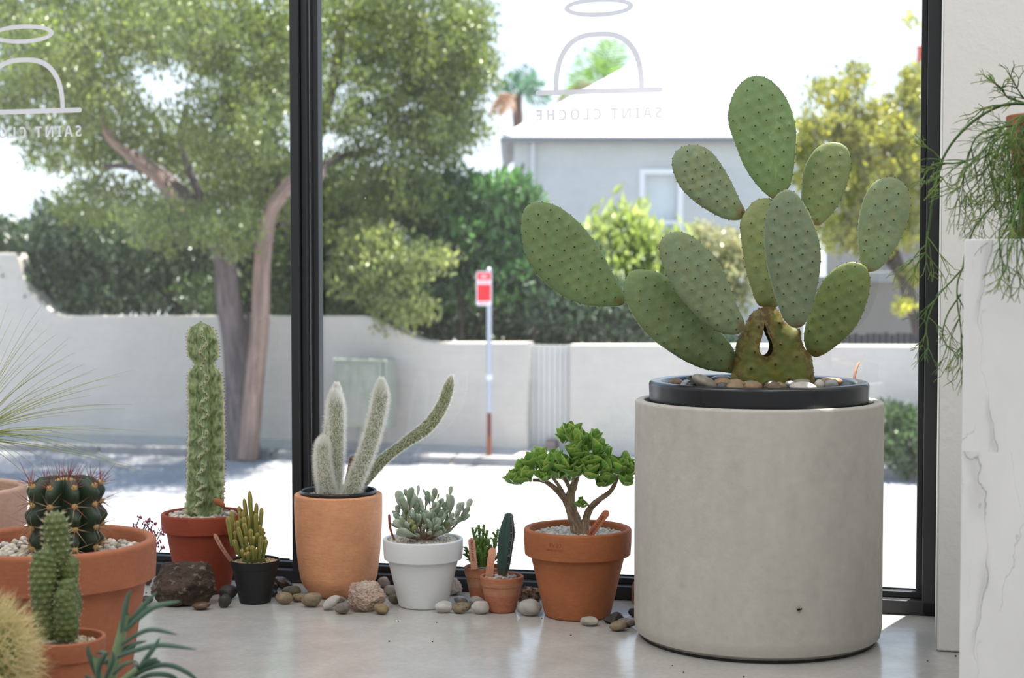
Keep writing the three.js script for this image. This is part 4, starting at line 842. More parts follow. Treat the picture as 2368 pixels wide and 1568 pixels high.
  for (const [x, y] of spots) {
    if (hole && (inside(hole, x, y) || edgeDist(hole, x, y) < 0.006)) continue;
    let k = 0.5; { const a = Math.atan2(y, x); let best = 9; S.flat.forEach(([fx, fy]) => { const da = Math.abs(Math.atan2(Math.sin(Math.atan2(fy, fx) - a), Math.cos(Math.atan2(fy, fx) - a))); if (da < best) { best = da; k = Math.hypot(x, y) / Math.hypot(fx, fy); } }); }
    const z = height(x, y, k) + 0.0003; for (const sg of [1, -1]) put(x, y, sg * z + bend(x, y), S.nz.clone().multiplyScalar(sg), (o.dot || 0.0016) * (0.8 + 0.4 * r()));
  }
  for (let i = 3; i < S.n; i += Math.round(4 + r() * 2)) { const [x, y] = S.flat[i]; if (Math.hypot(x - bx, y - by) < 0.03) continue; const dir = S.ex.clone().multiplyScalar(x).addScaledVector(S.ey, y).normalize(); put(x * 1.002, y * 1.002, bend(x, y), dir, 0.0014); }
  const d = mesh('areoles', join(dots), areoleMat, m, 'stuff');
  return m;
}
const PD = 3.26;
const G1 = [0.22, 0.35, 0.13], G2 = [0.31, 0.395, 0.215], G3 = [0.3, 0.38, 0.155], GK = [0.17, 0.22, 0.05];
// stem first, then from the back to the front
pad([[985, 1470], [985, 1400], [1003, 1350], [1006, 1290], [1018, 1225], [1050, 1165], [1080, 1112], [1120, 1088], [1170, 1082], [1205, 1102], [1225, 1145], [1258, 1170], [1296, 1184], [1302, 1225], [1318, 1268], [1345, 1300], [1356, 1350], [1362, 1425], [1362, 1490], [1300, 1520], [1180, 1525], [1060, 1520]], PD, 0.0, 0.02,
  { seed: 1, color: GK, base: [1010, 1470], cork: 0.035, old: 1, thick: 0.05, spacing: 0.06, dot: 0.003, hole: [[1132, 1150], [1145, 1200], [1166, 1250], [1160, 1288], [1137, 1303], [1114, 1288], [1108, 1255], [1122, 1205]], rings: 60, n: 260 });
pad([[1150, 1085], [1110, 1075], [1075, 990], [1050, 900], [1035, 790], [1030, 700], [1060, 645], [1095, 608], [1140, 596], [1175, 603], [1215, 640], [1240, 720], [1250, 850], [1240, 980], [1215, 1060], [1190, 1085]], PD + 0.03, 0.25, -0.05, { seed: 2, color: G3, old: 0.35, rim: -0.1, thick: 0.03 });
pad([[1188, 603], [1165, 595], [1110, 545], [1050, 460], [1005, 350], [978, 270], [975, 210], [990, 150], [1020, 95], [1060, 60], [1100, 50], [1145, 58], [1190, 90], [1230, 140], [1258, 200], [1277, 270], [1280, 330], [1275, 400], [1268, 470], [1255, 530], [1235, 570], [1210, 598]], PD + 0.045, -0.1, -0.1, { seed: 3, color: G1, scar: [0.012, -0.09, 0.04], spacing: 0.037 });
pad([[1052, 662], [1036, 690], [1010, 697], [960, 690], [880, 650], [810, 600], [760, 545], [730, 480], [724, 430], [740, 390], [775, 365], [820, 357], [865, 367], [905, 395], [950, 455], [990, 525], [1025, 600]], PD + 0.02, 0.25, 0.0, { seed: 4, color: G2, spacing: 0.03 });
pad([[1375, 722], [1330, 690], [1305, 620], [1303, 560], [1312, 480], [1335, 420], [1375, 370], [1425, 348], [1475, 350], [1510, 375], [1523, 420], [1520, 480], [1500, 560], [1460, 640], [1415, 695]], PD + 0.075, -0.35, 0.0, { seed: 5, color: G3, spacing: 0.034 });
pad([[1605, 928], [1578, 915], [1560, 850], [1553, 760], [1565, 660], [1590, 580], [1630, 525], [1680, 503], [1730, 508], [1770, 540], [1790, 595], [1788, 660], [1765, 740], [1730, 810], [1690, 870], [1650, 915]], PD + 0.03, -0.3, 0.05, { seed: 6, color: G2, spacing: 0.034 });
pad([[1365, 1308], [1335, 1290], [1315, 1240], [1318, 1180], [1345, 1090], [1370, 1020], [1405, 960], [1455, 910], [1510, 885], [1550, 883], [1590, 903], [1610, 950], [1608, 1010], [1590, 1080], [1560, 1150], [1510, 1215], [1450, 1265], [1400, 1298]], PD + 0.0, -0.3, 0.1, { seed: 7, color: [0.235, 0.325, 0.115], old: 0.3, rim: -0.15, cork: 0.022, spacing: 0.036 });
pad([[1005, 1350], [1002, 1378], [950, 1375], [880, 1365], [790, 1330], [700, 1275], [620, 1215], [560, 1140], [520, 1060], [508, 1000], [520, 950], [545, 922], [590, 915], [650, 925], [715, 960], [775, 1015], [840, 1090], [905, 1160], [960, 1215], [1000, 1275], [1012, 1315]], PD + 0.0, 0.15, 0.1, { seed: 8, color: [0.27, 0.375, 0.165], thick: 0.028, spacing: 0.037 });
pad([[510, 1062], [490, 1077], [420, 1082], [330, 1075], [250, 1045], [170, 990], [110, 925], [70, 860], [50, 780], [46, 700], [60, 645], [90, 618], [140, 614], [200, 628], [260, 665], [320, 720], [370, 780], [410, 840], [450, 920], [490, 985], [508, 1030]], PD + 0.01, 0.3, 0.05, { seed: 9, color: [0.25, 0.36, 0.15], spacing: 0.033, cup: 0.3 });
pad([[1048, 1175], [1030, 1200], [990, 1208], [930, 1195], [860, 1150], [790, 1080], [730, 1000], [690, 920], [668, 840], [668, 800], [690, 765], [735, 747], [790, 755], [850, 795], [910, 860], [955, 930], [990, 1010], [1020, 1090], [1046, 1145]], PD - 0.065, 0.2, 0.1, { seed: 10, color: G2, spacing: 0.034 });
pad([[1285, 1177], [1262, 1174], [1225, 1140], [1190, 1050], [1160, 950], [1140, 840], [1135, 760], [1145, 680], [1165, 620], [1200, 575], [1240, 557], [1280, 575], [1320, 630], [1355, 700], [1378, 770], [1390, 850], [1385, 930], [1370, 1010], [1345, 1100], [1322, 1155], [1303, 1172]], PD - 0.085, -0.35, 0.12, { seed: 11, color: [0.27, 0.345, 0.205], spacing: 0.033 });

{ // river stones over the soil of the black pot: [left, right, top, bottom on a 3.7x enlargement, tone, label]
  const tones = { brown: [0.22, 0.16, 0.11], black: [0.03, 0.031, 0.036], grey: [0.36, 0.34, 0.3], orange: [0.42, 0.27, 0.16], tan: [0.4, 0.29, 0.18], green: [0.34, 0.33, 0.26], blue: [0.42, 0.45, 0.5], slate: [0.14, 0.14, 0.145], white: [0.72, 0.7, 0.68] };
  const S = [
    [398, 535, 52, 122, 'brown', 'round brown stone at the left rim of the shiny black pot'], [548, 640, 28, 100, 'black', 'black stone standing behind the long grey stone in the black pot'], [595, 812, 33, 150, 'grey', 'long pale grey stone leaning at the left of the black pot'],
    [735, 948, 33, 95, 'black', 'flat black stone under the lowest left cactus pad'], [765, 935, 52, 125, 'orange', 'orange-brown stone left of the cactus stem'], [895, 1045, 62, 148, 'tan', 'speckled tan stone at the foot of the cactus stem'],
    [1015, 1198, 80, 142, 'green', 'flat grey-green stone in front of the cactus stem'], [495, 602, 98, 135, 'blue', 'small bluish stone near the left rim of the black pot'], [438, 535, 113, 140, 'brown', 'small brown stone half hidden by the left front rim of the black pot'],
    [545, 682, 104, 150, 'black', 'glossy black stone beneath the long grey stone'], [808, 885, 110, 155, 'slate', 'little dark grey stone right of the long grey stone'], [878, 1035, 106, 155, 'tan', 'small tan stone by the front rim below the speckled one'],
    [1038, 1190, 108, 155, 'orange', 'brown-orange stone by the front rim below the grey-green one'], [1188, 1318, 73, 140, 'black', 'dark stone at the right front of the cactus stem'], [1205, 1385, 98, 155, 'brown', 'brown-grey stone by the middle of the front rim'],
    [1380, 1475, 92, 140, 'slate', 'dark slate stone at the right foot of the cactus stem'], [1400, 1525, 66, 110, 'slate', 'dark grey stone tucked behind the right side of the cactus stem'], [1445, 1605, 70, 125, 'grey', 'grey stone behind the sunlit white one'],
    [1440, 1665, 90, 165, 'white', 'big white stone at the right front rim of the black pot'], [1640, 1725, 76, 132, 'white', 'small white stone beside the big white one'], [1668, 1888, 48, 115, 'orange', 'pinkish-orange stone at the right of the black pot'],
    [1718, 1842, 92, 132, 'blue', 'pale bluish stone before the pinkish-orange one'], [1292, 1395, 122, 155, 'tan', 'low tan stone touching the right middle of the front rim'],
  ];
  const mats = {}, r = rng(61), { fill, inner, at: c0, lip } = P.big, m2 = new THREE.Vector3();
  S.forEach(([x0, x1, y0, y1, tone, label], i) => {
    const px = 1440 + (x0 + x1) / 7.4, py = 860 + y1 / 3.7, w = (x1 - x0) / 3.7;
    // stand it on the soil: the row of its foot fixes how far back it lies, within the pot
    let g = onLevel(px, py + 3, fill), dx = g.x - c0.x, dz = g.z - c0.z, q = Math.hypot(dx, dz), most = inner - 0.028;
    if (dz > 0 && q > most) { dz = Math.sqrt(Math.max(0, most * most - dx * dx)); } else if (q > most) { dx *= most / q; dz *= most / q; }
    const z = c0.z + dz, s = -z / FOCAL, hw = w * s / 2, hh = clamp((y1 - y0) / 3.7 * s / 2, 0.01, 0.018);
    const geo = smallStone(20 + i, [1, 1, 1], 3); mats[tone] ||= std({ map: grainTex, color: lin(...tones[tone]), roughness: tone === 'black' ? 0.28 : 0.5 });
    planarUV(geo, (x, y, zz) => [x * 0.4 + i * 0.3, y * 0.4 + zz * 0.4]);
    const o = mesh('river_stone', geo, mats[tone]);
    const top = EYE - (860 + y0 / 3.7 - HORIZON) * s; // its crown as seen
    o.position.set(c0.x + dx, Math.max(fill + hh * 0.8, top - hh), z);
    o.scale.set(hw, hh, hw * 0.8); o.rotation.set(0, 0, label.startsWith('long') ? -0.45 : (r() - 0.5) * 0.2);
    if (label.startsWith('long')) o.scale.set(hw * 1.05, 0.013, 0.022);
    tag(o, label, 'stone', 'river stones in the black pot of the prickly pear');
  });
  copperLabel('pale copper plant label standing at the right rim of the black pot', at(1975, 886, PD + 0.1), at(1987, 836, PD + 0.12), 0.008, copperMat('', { seed: 9, base: '#e0a68c' }), { side: V(0.5, 0, 1), bend: 0.004 });
}
{ // a dead fly on the concrete
  const p = onLevel(1802, 1414), dir = V(1802 - 1755, 0, 0), ang = Math.asin(clamp((1802 - 1755) / 284, -1, 1)) , r = P.big.rim;
  const y = EYE - (1414 - HORIZON) / FOCAL * (P.big.depth - r * 0.97), f = thing('fly', 'small dead black fly stuck on the front of the concrete planter', 'fly', V(P.big.at.x + Math.sin(ang) * (r + 0.002), y, P.big.at.z + Math.cos(ang) * (r + 0.002)), ang);
  const m = std({ color: lin(0.012, 0.012, 0.012), roughness: 0.6 });
  mesh('body', new THREE.SphereGeometry(1, 14, 10).scale(0.0042, 0.002, 0.002).rotateZ(0.15), m, f);
  mesh('head', new THREE.SphereGeometry(0.0015, 10, 8).translate(0.0048, 0.001, 0), m, f);
  for (const [a, l] of [[0.5, 6], [1.2, 7], [1.9, 6], [-0.6, 6], [-1.4, 7], [-2.1, 6]]) mesh('leg', sweep([V(Math.cos(a) * 0.001, Math.sin(a) * 0.001, 0), V(Math.cos(a) * l * 0.0006, Math.sin(a) * l * 0.0007, 0.0012), V(Math.cos(a) * l * 0.0011, Math.sin(a) * l * 0.0011, -0.001)], 0.0002, { rings: 6, sides: 4 }), m, f);
  mesh('wing', new THREE.SphereGeometry(1, 10, 6).scale(0.004, 0.0004, 0.0016).rotateZ(-0.5).translate(-0.003, 0.0018, 0.001), std({ color: lin(0.05, 0.05, 0.05), roughness: 0.4 }), f);
}

// ---------------------------------------------------------------- plants on the shelf
const onPot = (name, label, category, plan) => thing(name, label, category, V(plan.at.x, plan.fill, plan.at.z));
const rel = (o) => (px, py, depth) => at(px, py, depth).sub(o.position);
const orient = (dir, from = V(0, 1, 0)) => new THREE.Quaternion().setFromUnitVectors(from, dir.clone().normalize());

{ // tall winged cactus: three to four wavy wings round a thin core
  const plan = P.euph, t = onPot('winged_cactus', 'tall pale green mottled cactus with wavy thorny wings in the dark red pot', 'cactus', plan), s = plan.depth / FOCAL, H = (1168 - 711) * s, base = 0.0;
  const mat = phys({ color: 0xffffff, roughness: 0.55, vertexColors: true });
  const half = (v) => { // half width of the stem up its height
    const low = 0.049 - 0.006 * v, waist = Math.exp(-(((v - 0.775) / 0.03) ** 2)) * 0.016, top = v > 0.775 ? 0.040 : low;
    const k = lerp(low, top, smoothstep(v, 0.74, 0.8)) - waist;
    return k * (v > 0.88 ? Math.sqrt(Math.max(0.0, 1 - ((v - 0.88) / 0.125) ** 2)) : 1) * (v < 0.03 ? 0.92 + v * 2.6 : 1);
  };
  const wings = [[2.9, 1], [4.5, 0.86], [0.12, 0.95], [1.45, 0.7]]; // direction round the stem and reach; 5.05 points into the room
  const wing = (w, i, v) => w + (i === 1 ? 0.5 * v : 0) + 0.13 * Math.sin(v * 70 + i * 2 + 2 * noise(v * 6, i, 3)) * (i === 1 ? 1.5 : 0.25) * (1 + 0.6 * noise(v * 9, i, 7)) + 0.16 * noise(v * 6, i, 0.5);
  const rad = (a, v) => {
    let r = 0.013;
    wings.forEach(([w, k], i) => {
      const wa = wing(w, i, v), d = Math.atan2(Math.sin(a - wa), Math.cos(a - wa));
      const edge = half(v) * k * (1 + 0.07 * Math.abs(Math.sin(v * 78 + i * 1.7)) - 0.05);
      r = Math.max(r, lerp(0.011, edge, Math.pow(Math.max(0, Math.cos(clamp(d * 1.0, -1.57, 1.57))), 10)));
    });
    return r * (v > 0.97 ? Math.max(0.15, (1 - v) / 0.03) : 1);
  };
  const lean = (v) => 0.010 * Math.sin(v * 3) - 0.004 * v;
  const g = gridGeo(300, 340, (u, v) => { const a = u * Math.PI * 2, r = rad(a, v); return V(Math.cos(a) * r + lean(v), base + v * H, -Math.sin(a) * r); }, true, (u, v, q) => {
    const a = u * Math.PI * 2, r = rad(a, v), k = smoothstep(r, half(v) * 0.8, half(v) * 0.93);
    let best = 9, near = 0; wings.forEach(([w], i) => { const d = Math.abs(Math.atan2(Math.sin(a - wing(w, i, v)), Math.cos(a - wing(w, i, v)))); if (d < best) { best = d; near = i; } });
    const rho = clamp(r / half(v), 0, 1), streak = 0.5 + 0.5 * Math.sin((v * 70 - rho * 5 + near) + 2.2 * noise(v * 40, u * 20, 2)), fine = fbm(u * 60, v * 34, 4.2, 3);
    let c = mixc([0.075, 0.12, 0.035], [0.33, 0.4, 0.2], clamp(0.36 + 0.34 * streak + 1.6 * fine, 0, 1));
    return mixc(c, [0.55, 0.5, 0.34], k * 0.8);
  });
  mesh('stem', g, mat, t);
  const thorns = [], tips = [];
  wings.forEach(([w, k], i) => { for (let j = 2; j < 60; j++) { const v = j / 61; if (v > 0.985) continue; const a = wing(w, i, v), r = rad(a, v), p = V(Math.cos(a) * r + lean(v), base + v * H, -Math.sin(a) * r); for (const q of [-0.35, 0.35]) { const d = V(Math.cos(a + q), 0.1, -Math.sin(a + q)).normalize(); thorns.push(new THREE.ConeGeometry(0.0008, 0.0045, 5).translate(0, 0.002, 0).applyQuaternion(orient(d)).translate(p.x, p.y, p.z)); } thorns.push(new THREE.SphereGeometry(0.0014, 6, 5).translate(p.x, p.y, p.z)); } });
  mesh('thorns', join(thorns), std({ color: lin(0.1, 0.045, 0.03), roughness: 0.8 }), t, 'stuff');
  const cup = rel(t), eye = cup(501, 938, plan.depth - 0.03);
  gravelStuff(plan, 130, 0.0062, 24, pebbleTones, 'small mixed gravel between the pebbles of the dark red pot', [[0, 0, 0.034]]);
  pebbleThings(plan, 100, 0.0072, 21, pebbleTones, 'the tall winged cactus', 'pebbles round the tall winged cactus', [[0, 0, 0.036]]);
  const bark_ = mesh('bark_chip', smallStone(71, [1, 0.5, 0.6]), std({ color: lin(0.32, 0.12, 0.045), roughness: 0.9 }));
  bark_.position.copy(at(508, 1163, plan.depth - 0.05)); bark_.scale.set(0.016, 0.016, 0.012); bark_.rotation.z = -0.6;
  tag(bark_, 'reddish bark chip among the pebbles at the foot of the tall winged cactus', 'bark chip');
}

const fingerStem = (seed, bulge, ribs) => { // unit-height ribbed finger
  return gridGeo(ribs * 6, 26, (u, v) => { const a = u * Math.PI * 2, rib = Math.pow(Math.abs(Math.cos(a * ribs / 2)), 0.8), r = bulge * (0.62 + 0.38 * rib) * (v > 0.8 ? Math.sqrt(Math.max(0, 1 - ((v - 0.8) / 0.2) ** 2)) : 0.72 + 0.35 * v) * (1 + 0.06 * noise(v * 5, seed, 1)); return V(Math.cos(a) * r, v, Math.sin(a) * r); }, true, (u, v) => {
    const a = u * Math.PI * 2, rib = Math.pow(Math.abs(Math.cos(a * ribs / 2)), 3), n = clamp(0.5 + noise(v * 4 + seed, u * 3, seed), 0, 1);
    return mixc(mixc([0.13, 0.23, 0.035], [0.28, 0.27, 0.05], clamp(v * 0.9 - 0.1 + 0.4 * (n - 0.5), 0, 1)), [0.42, 0.23, 0.09], rib * (0.3 + 0.5 * v));
  });
};
{ // small clustered cactus
  const plan = P.cluster, t = onPot('clustered_cactus', 'yellow-green cluster of many little ribbed fingers in the small black pot', 'cactus', plan), q = rel(t), d = plan.depth, s = d / FOCAL, r = rng(31);
  const geos = [0, 1, 2, 3].map((i) => fingerStem(i + 1, 0.16 - 0.01 * i, 5)), mat = phys({ color: 0xffffff, vertexColors: true, roughness: 0.5 });
  const dots = [0, 1, 2, 3].map((i) => { const L = [], bulge = 0.16 - 0.01 * i; for (let k = 0; k < 5; k++) for (let j = 1; j < 18; j++) { const v = j / 18, rr = bulge * (v > 0.8 ? Math.sqrt(Math.max(0, 1 - ((v - 0.8) / 0.2) ** 2)) : 0.72 + 0.35 * v) * 1.02, a = k / 5 * 6.283; L.push(new THREE.TetrahedronGeometry(0.013).translate(Math.cos(a) * rr, v, Math.sin(a) * rr)); } return join(L); });
  const dotMat = std({ color: lin(0.5, 0.34, 0.2), roughness: 0.9 });
  // [foot x, foot row, tip x, tip row, depth offset, fatness]
  const F = [[583, 1240, 577, 1135, 0, 1.15], [575, 1240, 564, 1152, 0.006, 1.1], [590, 1238, 593, 1162, 0.004, 1.15], [600, 1240, 605, 1173, -0.004, 1.3], [538, 1262, 527, 1193, -0.006, 1.5], [548, 1230, 534, 1181, 0.012, 1.15], [562, 1225, 552, 1170, 0.014, 1.2], [556, 1230, 554, 1181, 0.004, 1.1], [566, 1235, 562, 1181, 0.0, 1.1], [588, 1225, 586, 1181, 0.01, 1.1], [592, 1240, 592, 1186, -0.012, 1.3], [577, 1235, 575, 1191, -0.008, 1.2], [569, 1245, 564, 1195, -0.012, 1.2], [556, 1240, 549, 1203, -0.01, 1.2], [562, 1240, 556, 1198, 0.002, 1.1], [552, 1255, 543, 1208, -0.004, 1.2], [572, 1255, 564, 1209, -0.02, 1.3],
    [566, 1272, 550, 1218, -0.024, 1.25], [581, 1270, 580, 1223, -0.026, 1.35], [600, 1250, 601, 1213, -0.012, 1.2], [607, 1262, 606, 1220, -0.006, 1.2], [594, 1265, 595, 1232, -0.022, 1.2], [573, 1270, 568, 1240, -0.028, 1.1], [598, 1292, 604, 1239, -0.03, 1.3], [608, 1286, 615, 1247, -0.016, 1.3], [552, 1282, 541, 1247, -0.018, 1.3], [566, 1294, 559, 1271, -0.034, 1.3], [577, 1293, 571, 1265, -0.036, 1.15], [585, 1294, 584, 1262, -0.038, 1.2], [579, 1288, 576, 1262, -0.03, 1.0], [570, 1288, 568, 1279, -0.036, 1.3], [548, 1262, 543, 1228, -0.012, 1.15], [604, 1240, 610, 1228, 0.01, 1.2], [585, 1262, 587, 1240, -0.03, 1.1], [560, 1262, 553, 1232, -0.02, 1.1], [612, 1270, 612, 1240, 0.0, 1.2], [590, 1292, 590, 1268, -0.034, 1.0], [574, 1294, 574, 1276, -0.04, 1.1],
    [580, 1230, 582, 1195, 0.02, 1.1], [562, 1250, 558, 1215, 0.015, 1.2], [597, 1250, 598, 1205, 0.02, 1.2], [585, 1294, 587, 1215, 0.01, 1.6], [570, 1294, 566, 1220, 0.01, 1.6], [598, 1290, 602, 1225, 0.005, 1.5], [556, 1288, 548, 1225, 0.0, 1.4]];
  F.forEach(([ax, ay, bx, by, off, fat], i) => {
    const a = q(ax, ay, d + off), b = q(bx, by, d + off * 1.4 + 0.002), dir = b.clone().sub(a), L = dir.length(), m = mesh('stem', geos[i % 4], mat, t), w = fat * 10.6 * s / 0.32;
    m.position.copy(a); m.quaternion.copy(orient(dir)).multiply(new THREE.Quaternion().setFromAxisAngle(V(0, 1, 0), i * 1.3)); m.scale.set(w, L, w);
    const k = mesh('areoles', dots[i % 4], dotMat, m, 'stuff');
  });
  mesh('root_mass', new THREE.SphereGeometry(1, 18, 12).scale(27 * s, 18 * s, 24 * s).translate(-2 * s, 0.004, 0), std({ color: lin(0.1, 0.12, 0.03), roughness: 0.9 }), t);
  gravelStuff(plan, 330, 0.0032, 32, [[0.55, 0.42, 0.24], [0.66, 0.54, 0.36], [0.48, 0.34, 0.19], [0.6, 0.5, 0.34]].map((c) => std({ color: lin(...c) })), 'fine golden gravel in the small black pot');
  copperLabel('shiny copper label with handwriting leaning out of the small black pot', q(535, 1297, d - 0.035).add(t.position), q(496, 1234, d - 0.05).add(t.position), 0.0115, copperMat('Cactus totem', { seed: 3, base: '#d9a794', start: 60, size: 44, metal: 0.75, rough: 0.3 }), { side: V(0.9, 0.3, 0.45), bend: 0.003 });
}

{ // white hairy cactus: five arms
  const plan = P.oldman, t = onPot('hairy_cactus', 'woolly white columnar cactus with one long bare arm reaching right', 'cactus', plan), q = rel(t), d = plan.depth, s = d / FOCAL;
  const skin = phys({ color: 0xffffff, vertexColors: true, roughness: 0.6 }), hairMat = phys({ color: lin(0.95, 0.94, 0.89), roughness: 1, transmission: 0.5, thickness: 0, side: THREE.DoubleSide });
  const hairGeo = (() => { const g = new THREE.BufferGeometry(); g.setAttribute('position', new THREE.Float32BufferAttribute([-0.5, 0, 0, 0.5, 0, 0, -0.35, 0.5, 0.18, 0.35, 0.5, 0.18, 0, 1, 0.05], 3)); g.setIndex([0, 1, 2, 1, 3, 2, 2, 3, 4]); g.computeVertexNormals(); return g; })();
  const arms = [ // points, radius foot, radius top, wool at the tip, wool along
    [[[762, 1148, 0.01], [760, 1080, 0.01], [766, 1000, 0.015], [775, 930, 0.02], [778, 893, 0.02]], 17, 16.5, 1, 0.8],
    [[[768, 1150, -0.01], [776, 1080, -0.01], [778, 1000, -0.005], [777, 950, 0], [775, 908, 0]], 18, 20, 1, 1],
    [[[762, 1152, -0.04], [752, 1110, -0.045], [746, 1060, -0.04], [747, 1016, -0.035]], 22, 17, 0.9, 1.5],
    [[[805, 1152, -0.05], [826, 1100, -0.05], [850, 1040, -0.045], [868, 980, -0.035], [880, 920, -0.03], [882, 882, -0.03]], 21, 18, 1, 1],
    [[[808, 1148, 0.03], [850, 1100, 0.03], [890, 1060, 0.03], [940, 1022, 0.03], [990, 985, 0.03], [1024, 935, 0.03], [1045, 868, 0.03]], 17, 16, 0.3, 0.42],
  ];
  const r = rng(41), M = new THREE.Matrix4();
  arms.forEach(([pts, r0, r1, tipWool, wool], ai) => {
    const curve = new THREE.CatmullRomCurve3(pts.map(([x, y, o]) => q(x, y, d + o)), false, 'centripetal'), ribs = 12, rings = 70, len = curve.getLength();
    const radius = (v) => lerp(r0, r1, v) * s * 0.86 * (ai === 4 ? 1 + 0.06 * Math.sin(v * 12) - 0.15 * Math.exp(-(((v - 0.42) / 0.12) ** 2)) : 1) * (v > 0.86 ? Math.max(0.03, 1 - Math.pow((v - 0.86) / 0.142, ai === 4 ? 3.5 : 2.2)) : 1);
    const arm = mesh('arm', sweep(curve, (v, a) => radius(v) * (0.93 + 0.08 * Math.cos(a * ribs)) * (1 + 0.02 * Math.sin(v * len / 0.0035 + Math.round(a * ribs / 6.283) * 3)), { rings, sides: ribs * 5, color: (u, v) => { const a = u * 6.283, rib = 0.5 + 0.5 * Math.cos(a * ribs); return mixc(mixc([0.1, 0.12, 0.03], [0.2, 0.24, 0.07], rib), [0.42, 0.3, 0.2], v > 0.95 ? (v - 0.95) * 14 : 0); } }), skin, t);
    const n = Math.round(15000 * wool * len / 0.24), list = [];
    for (let i = 0; i < n; i++) {
      let v = r(); if (r() < 0.1 * tipWool) v = 0.8 + 0.2 * Math.sqrt(r());
      v = Math.min(v, 0.992);
      const p = curve.getPointAt(v), tan = curve.getTangentAt(v), a = r() * 6.283, side = V(Math.cos(a), Math.sin(a) * 0.2, Math.sin(a)); side.sub(tan.clone().multiplyScalar(side.dot(tan))).normalize();
      const nearTip = smoothstep(v, 0.8, 0.93), out = side.clone().multiplyScalar((0.45 + 0.6 * r()) * (1 - 0.7 * nearTip)).addScaledVector(tan, lerp((r() - 0.5) * 2.2, 1, nearTip)).add(V(0, -0.25 * (1 - nearTip), 0)).add(side.clone().cross(tan).multiplyScalar((r() - 0.5) * (1.8 - 1.3 * nearTip))).normalize();
      const L = (0.0085 + 0.0085 * r()) * (ai === 4 ? 0.55 : 1), w = 0.00026 + 0.00022 * r();
      const root = p.addScaledVector(side, radius(v) * 0.96);
      list.push(M.clone().compose(root, orient(out).multiply(new THREE.Quaternion().setFromAxisAngle(V(0, 1, 0), r() * 6.283)), V(w, L, L)));
    }
    const im = new THREE.InstancedMesh(hairGeo, hairMat, list.length); list.forEach((m, i) => im.setMatrixAt(i, m)); im.name = 'hair'; im.userData.kind = 'stuff'; arm.add(im); finish(im);
  });
  gravelStuff(plan, 420, 0.0036, 42, cream, 'fine pale gravel in the black nursery pot');
  copperLabel('dark copper label standing among the arms of the hairy cactus', at(799, 1148, d + 0.01), at(818, 1054, d + 0.015), 0.0165, copperMat(['CLEISTO', 'OREO'], { seed: 4, base: '#8a5139', ink: '#140a07', start: 40, size: 40, metal: 0.4 }), { side: V(1, 0.1, 0.15), bend: 0.003 });
}

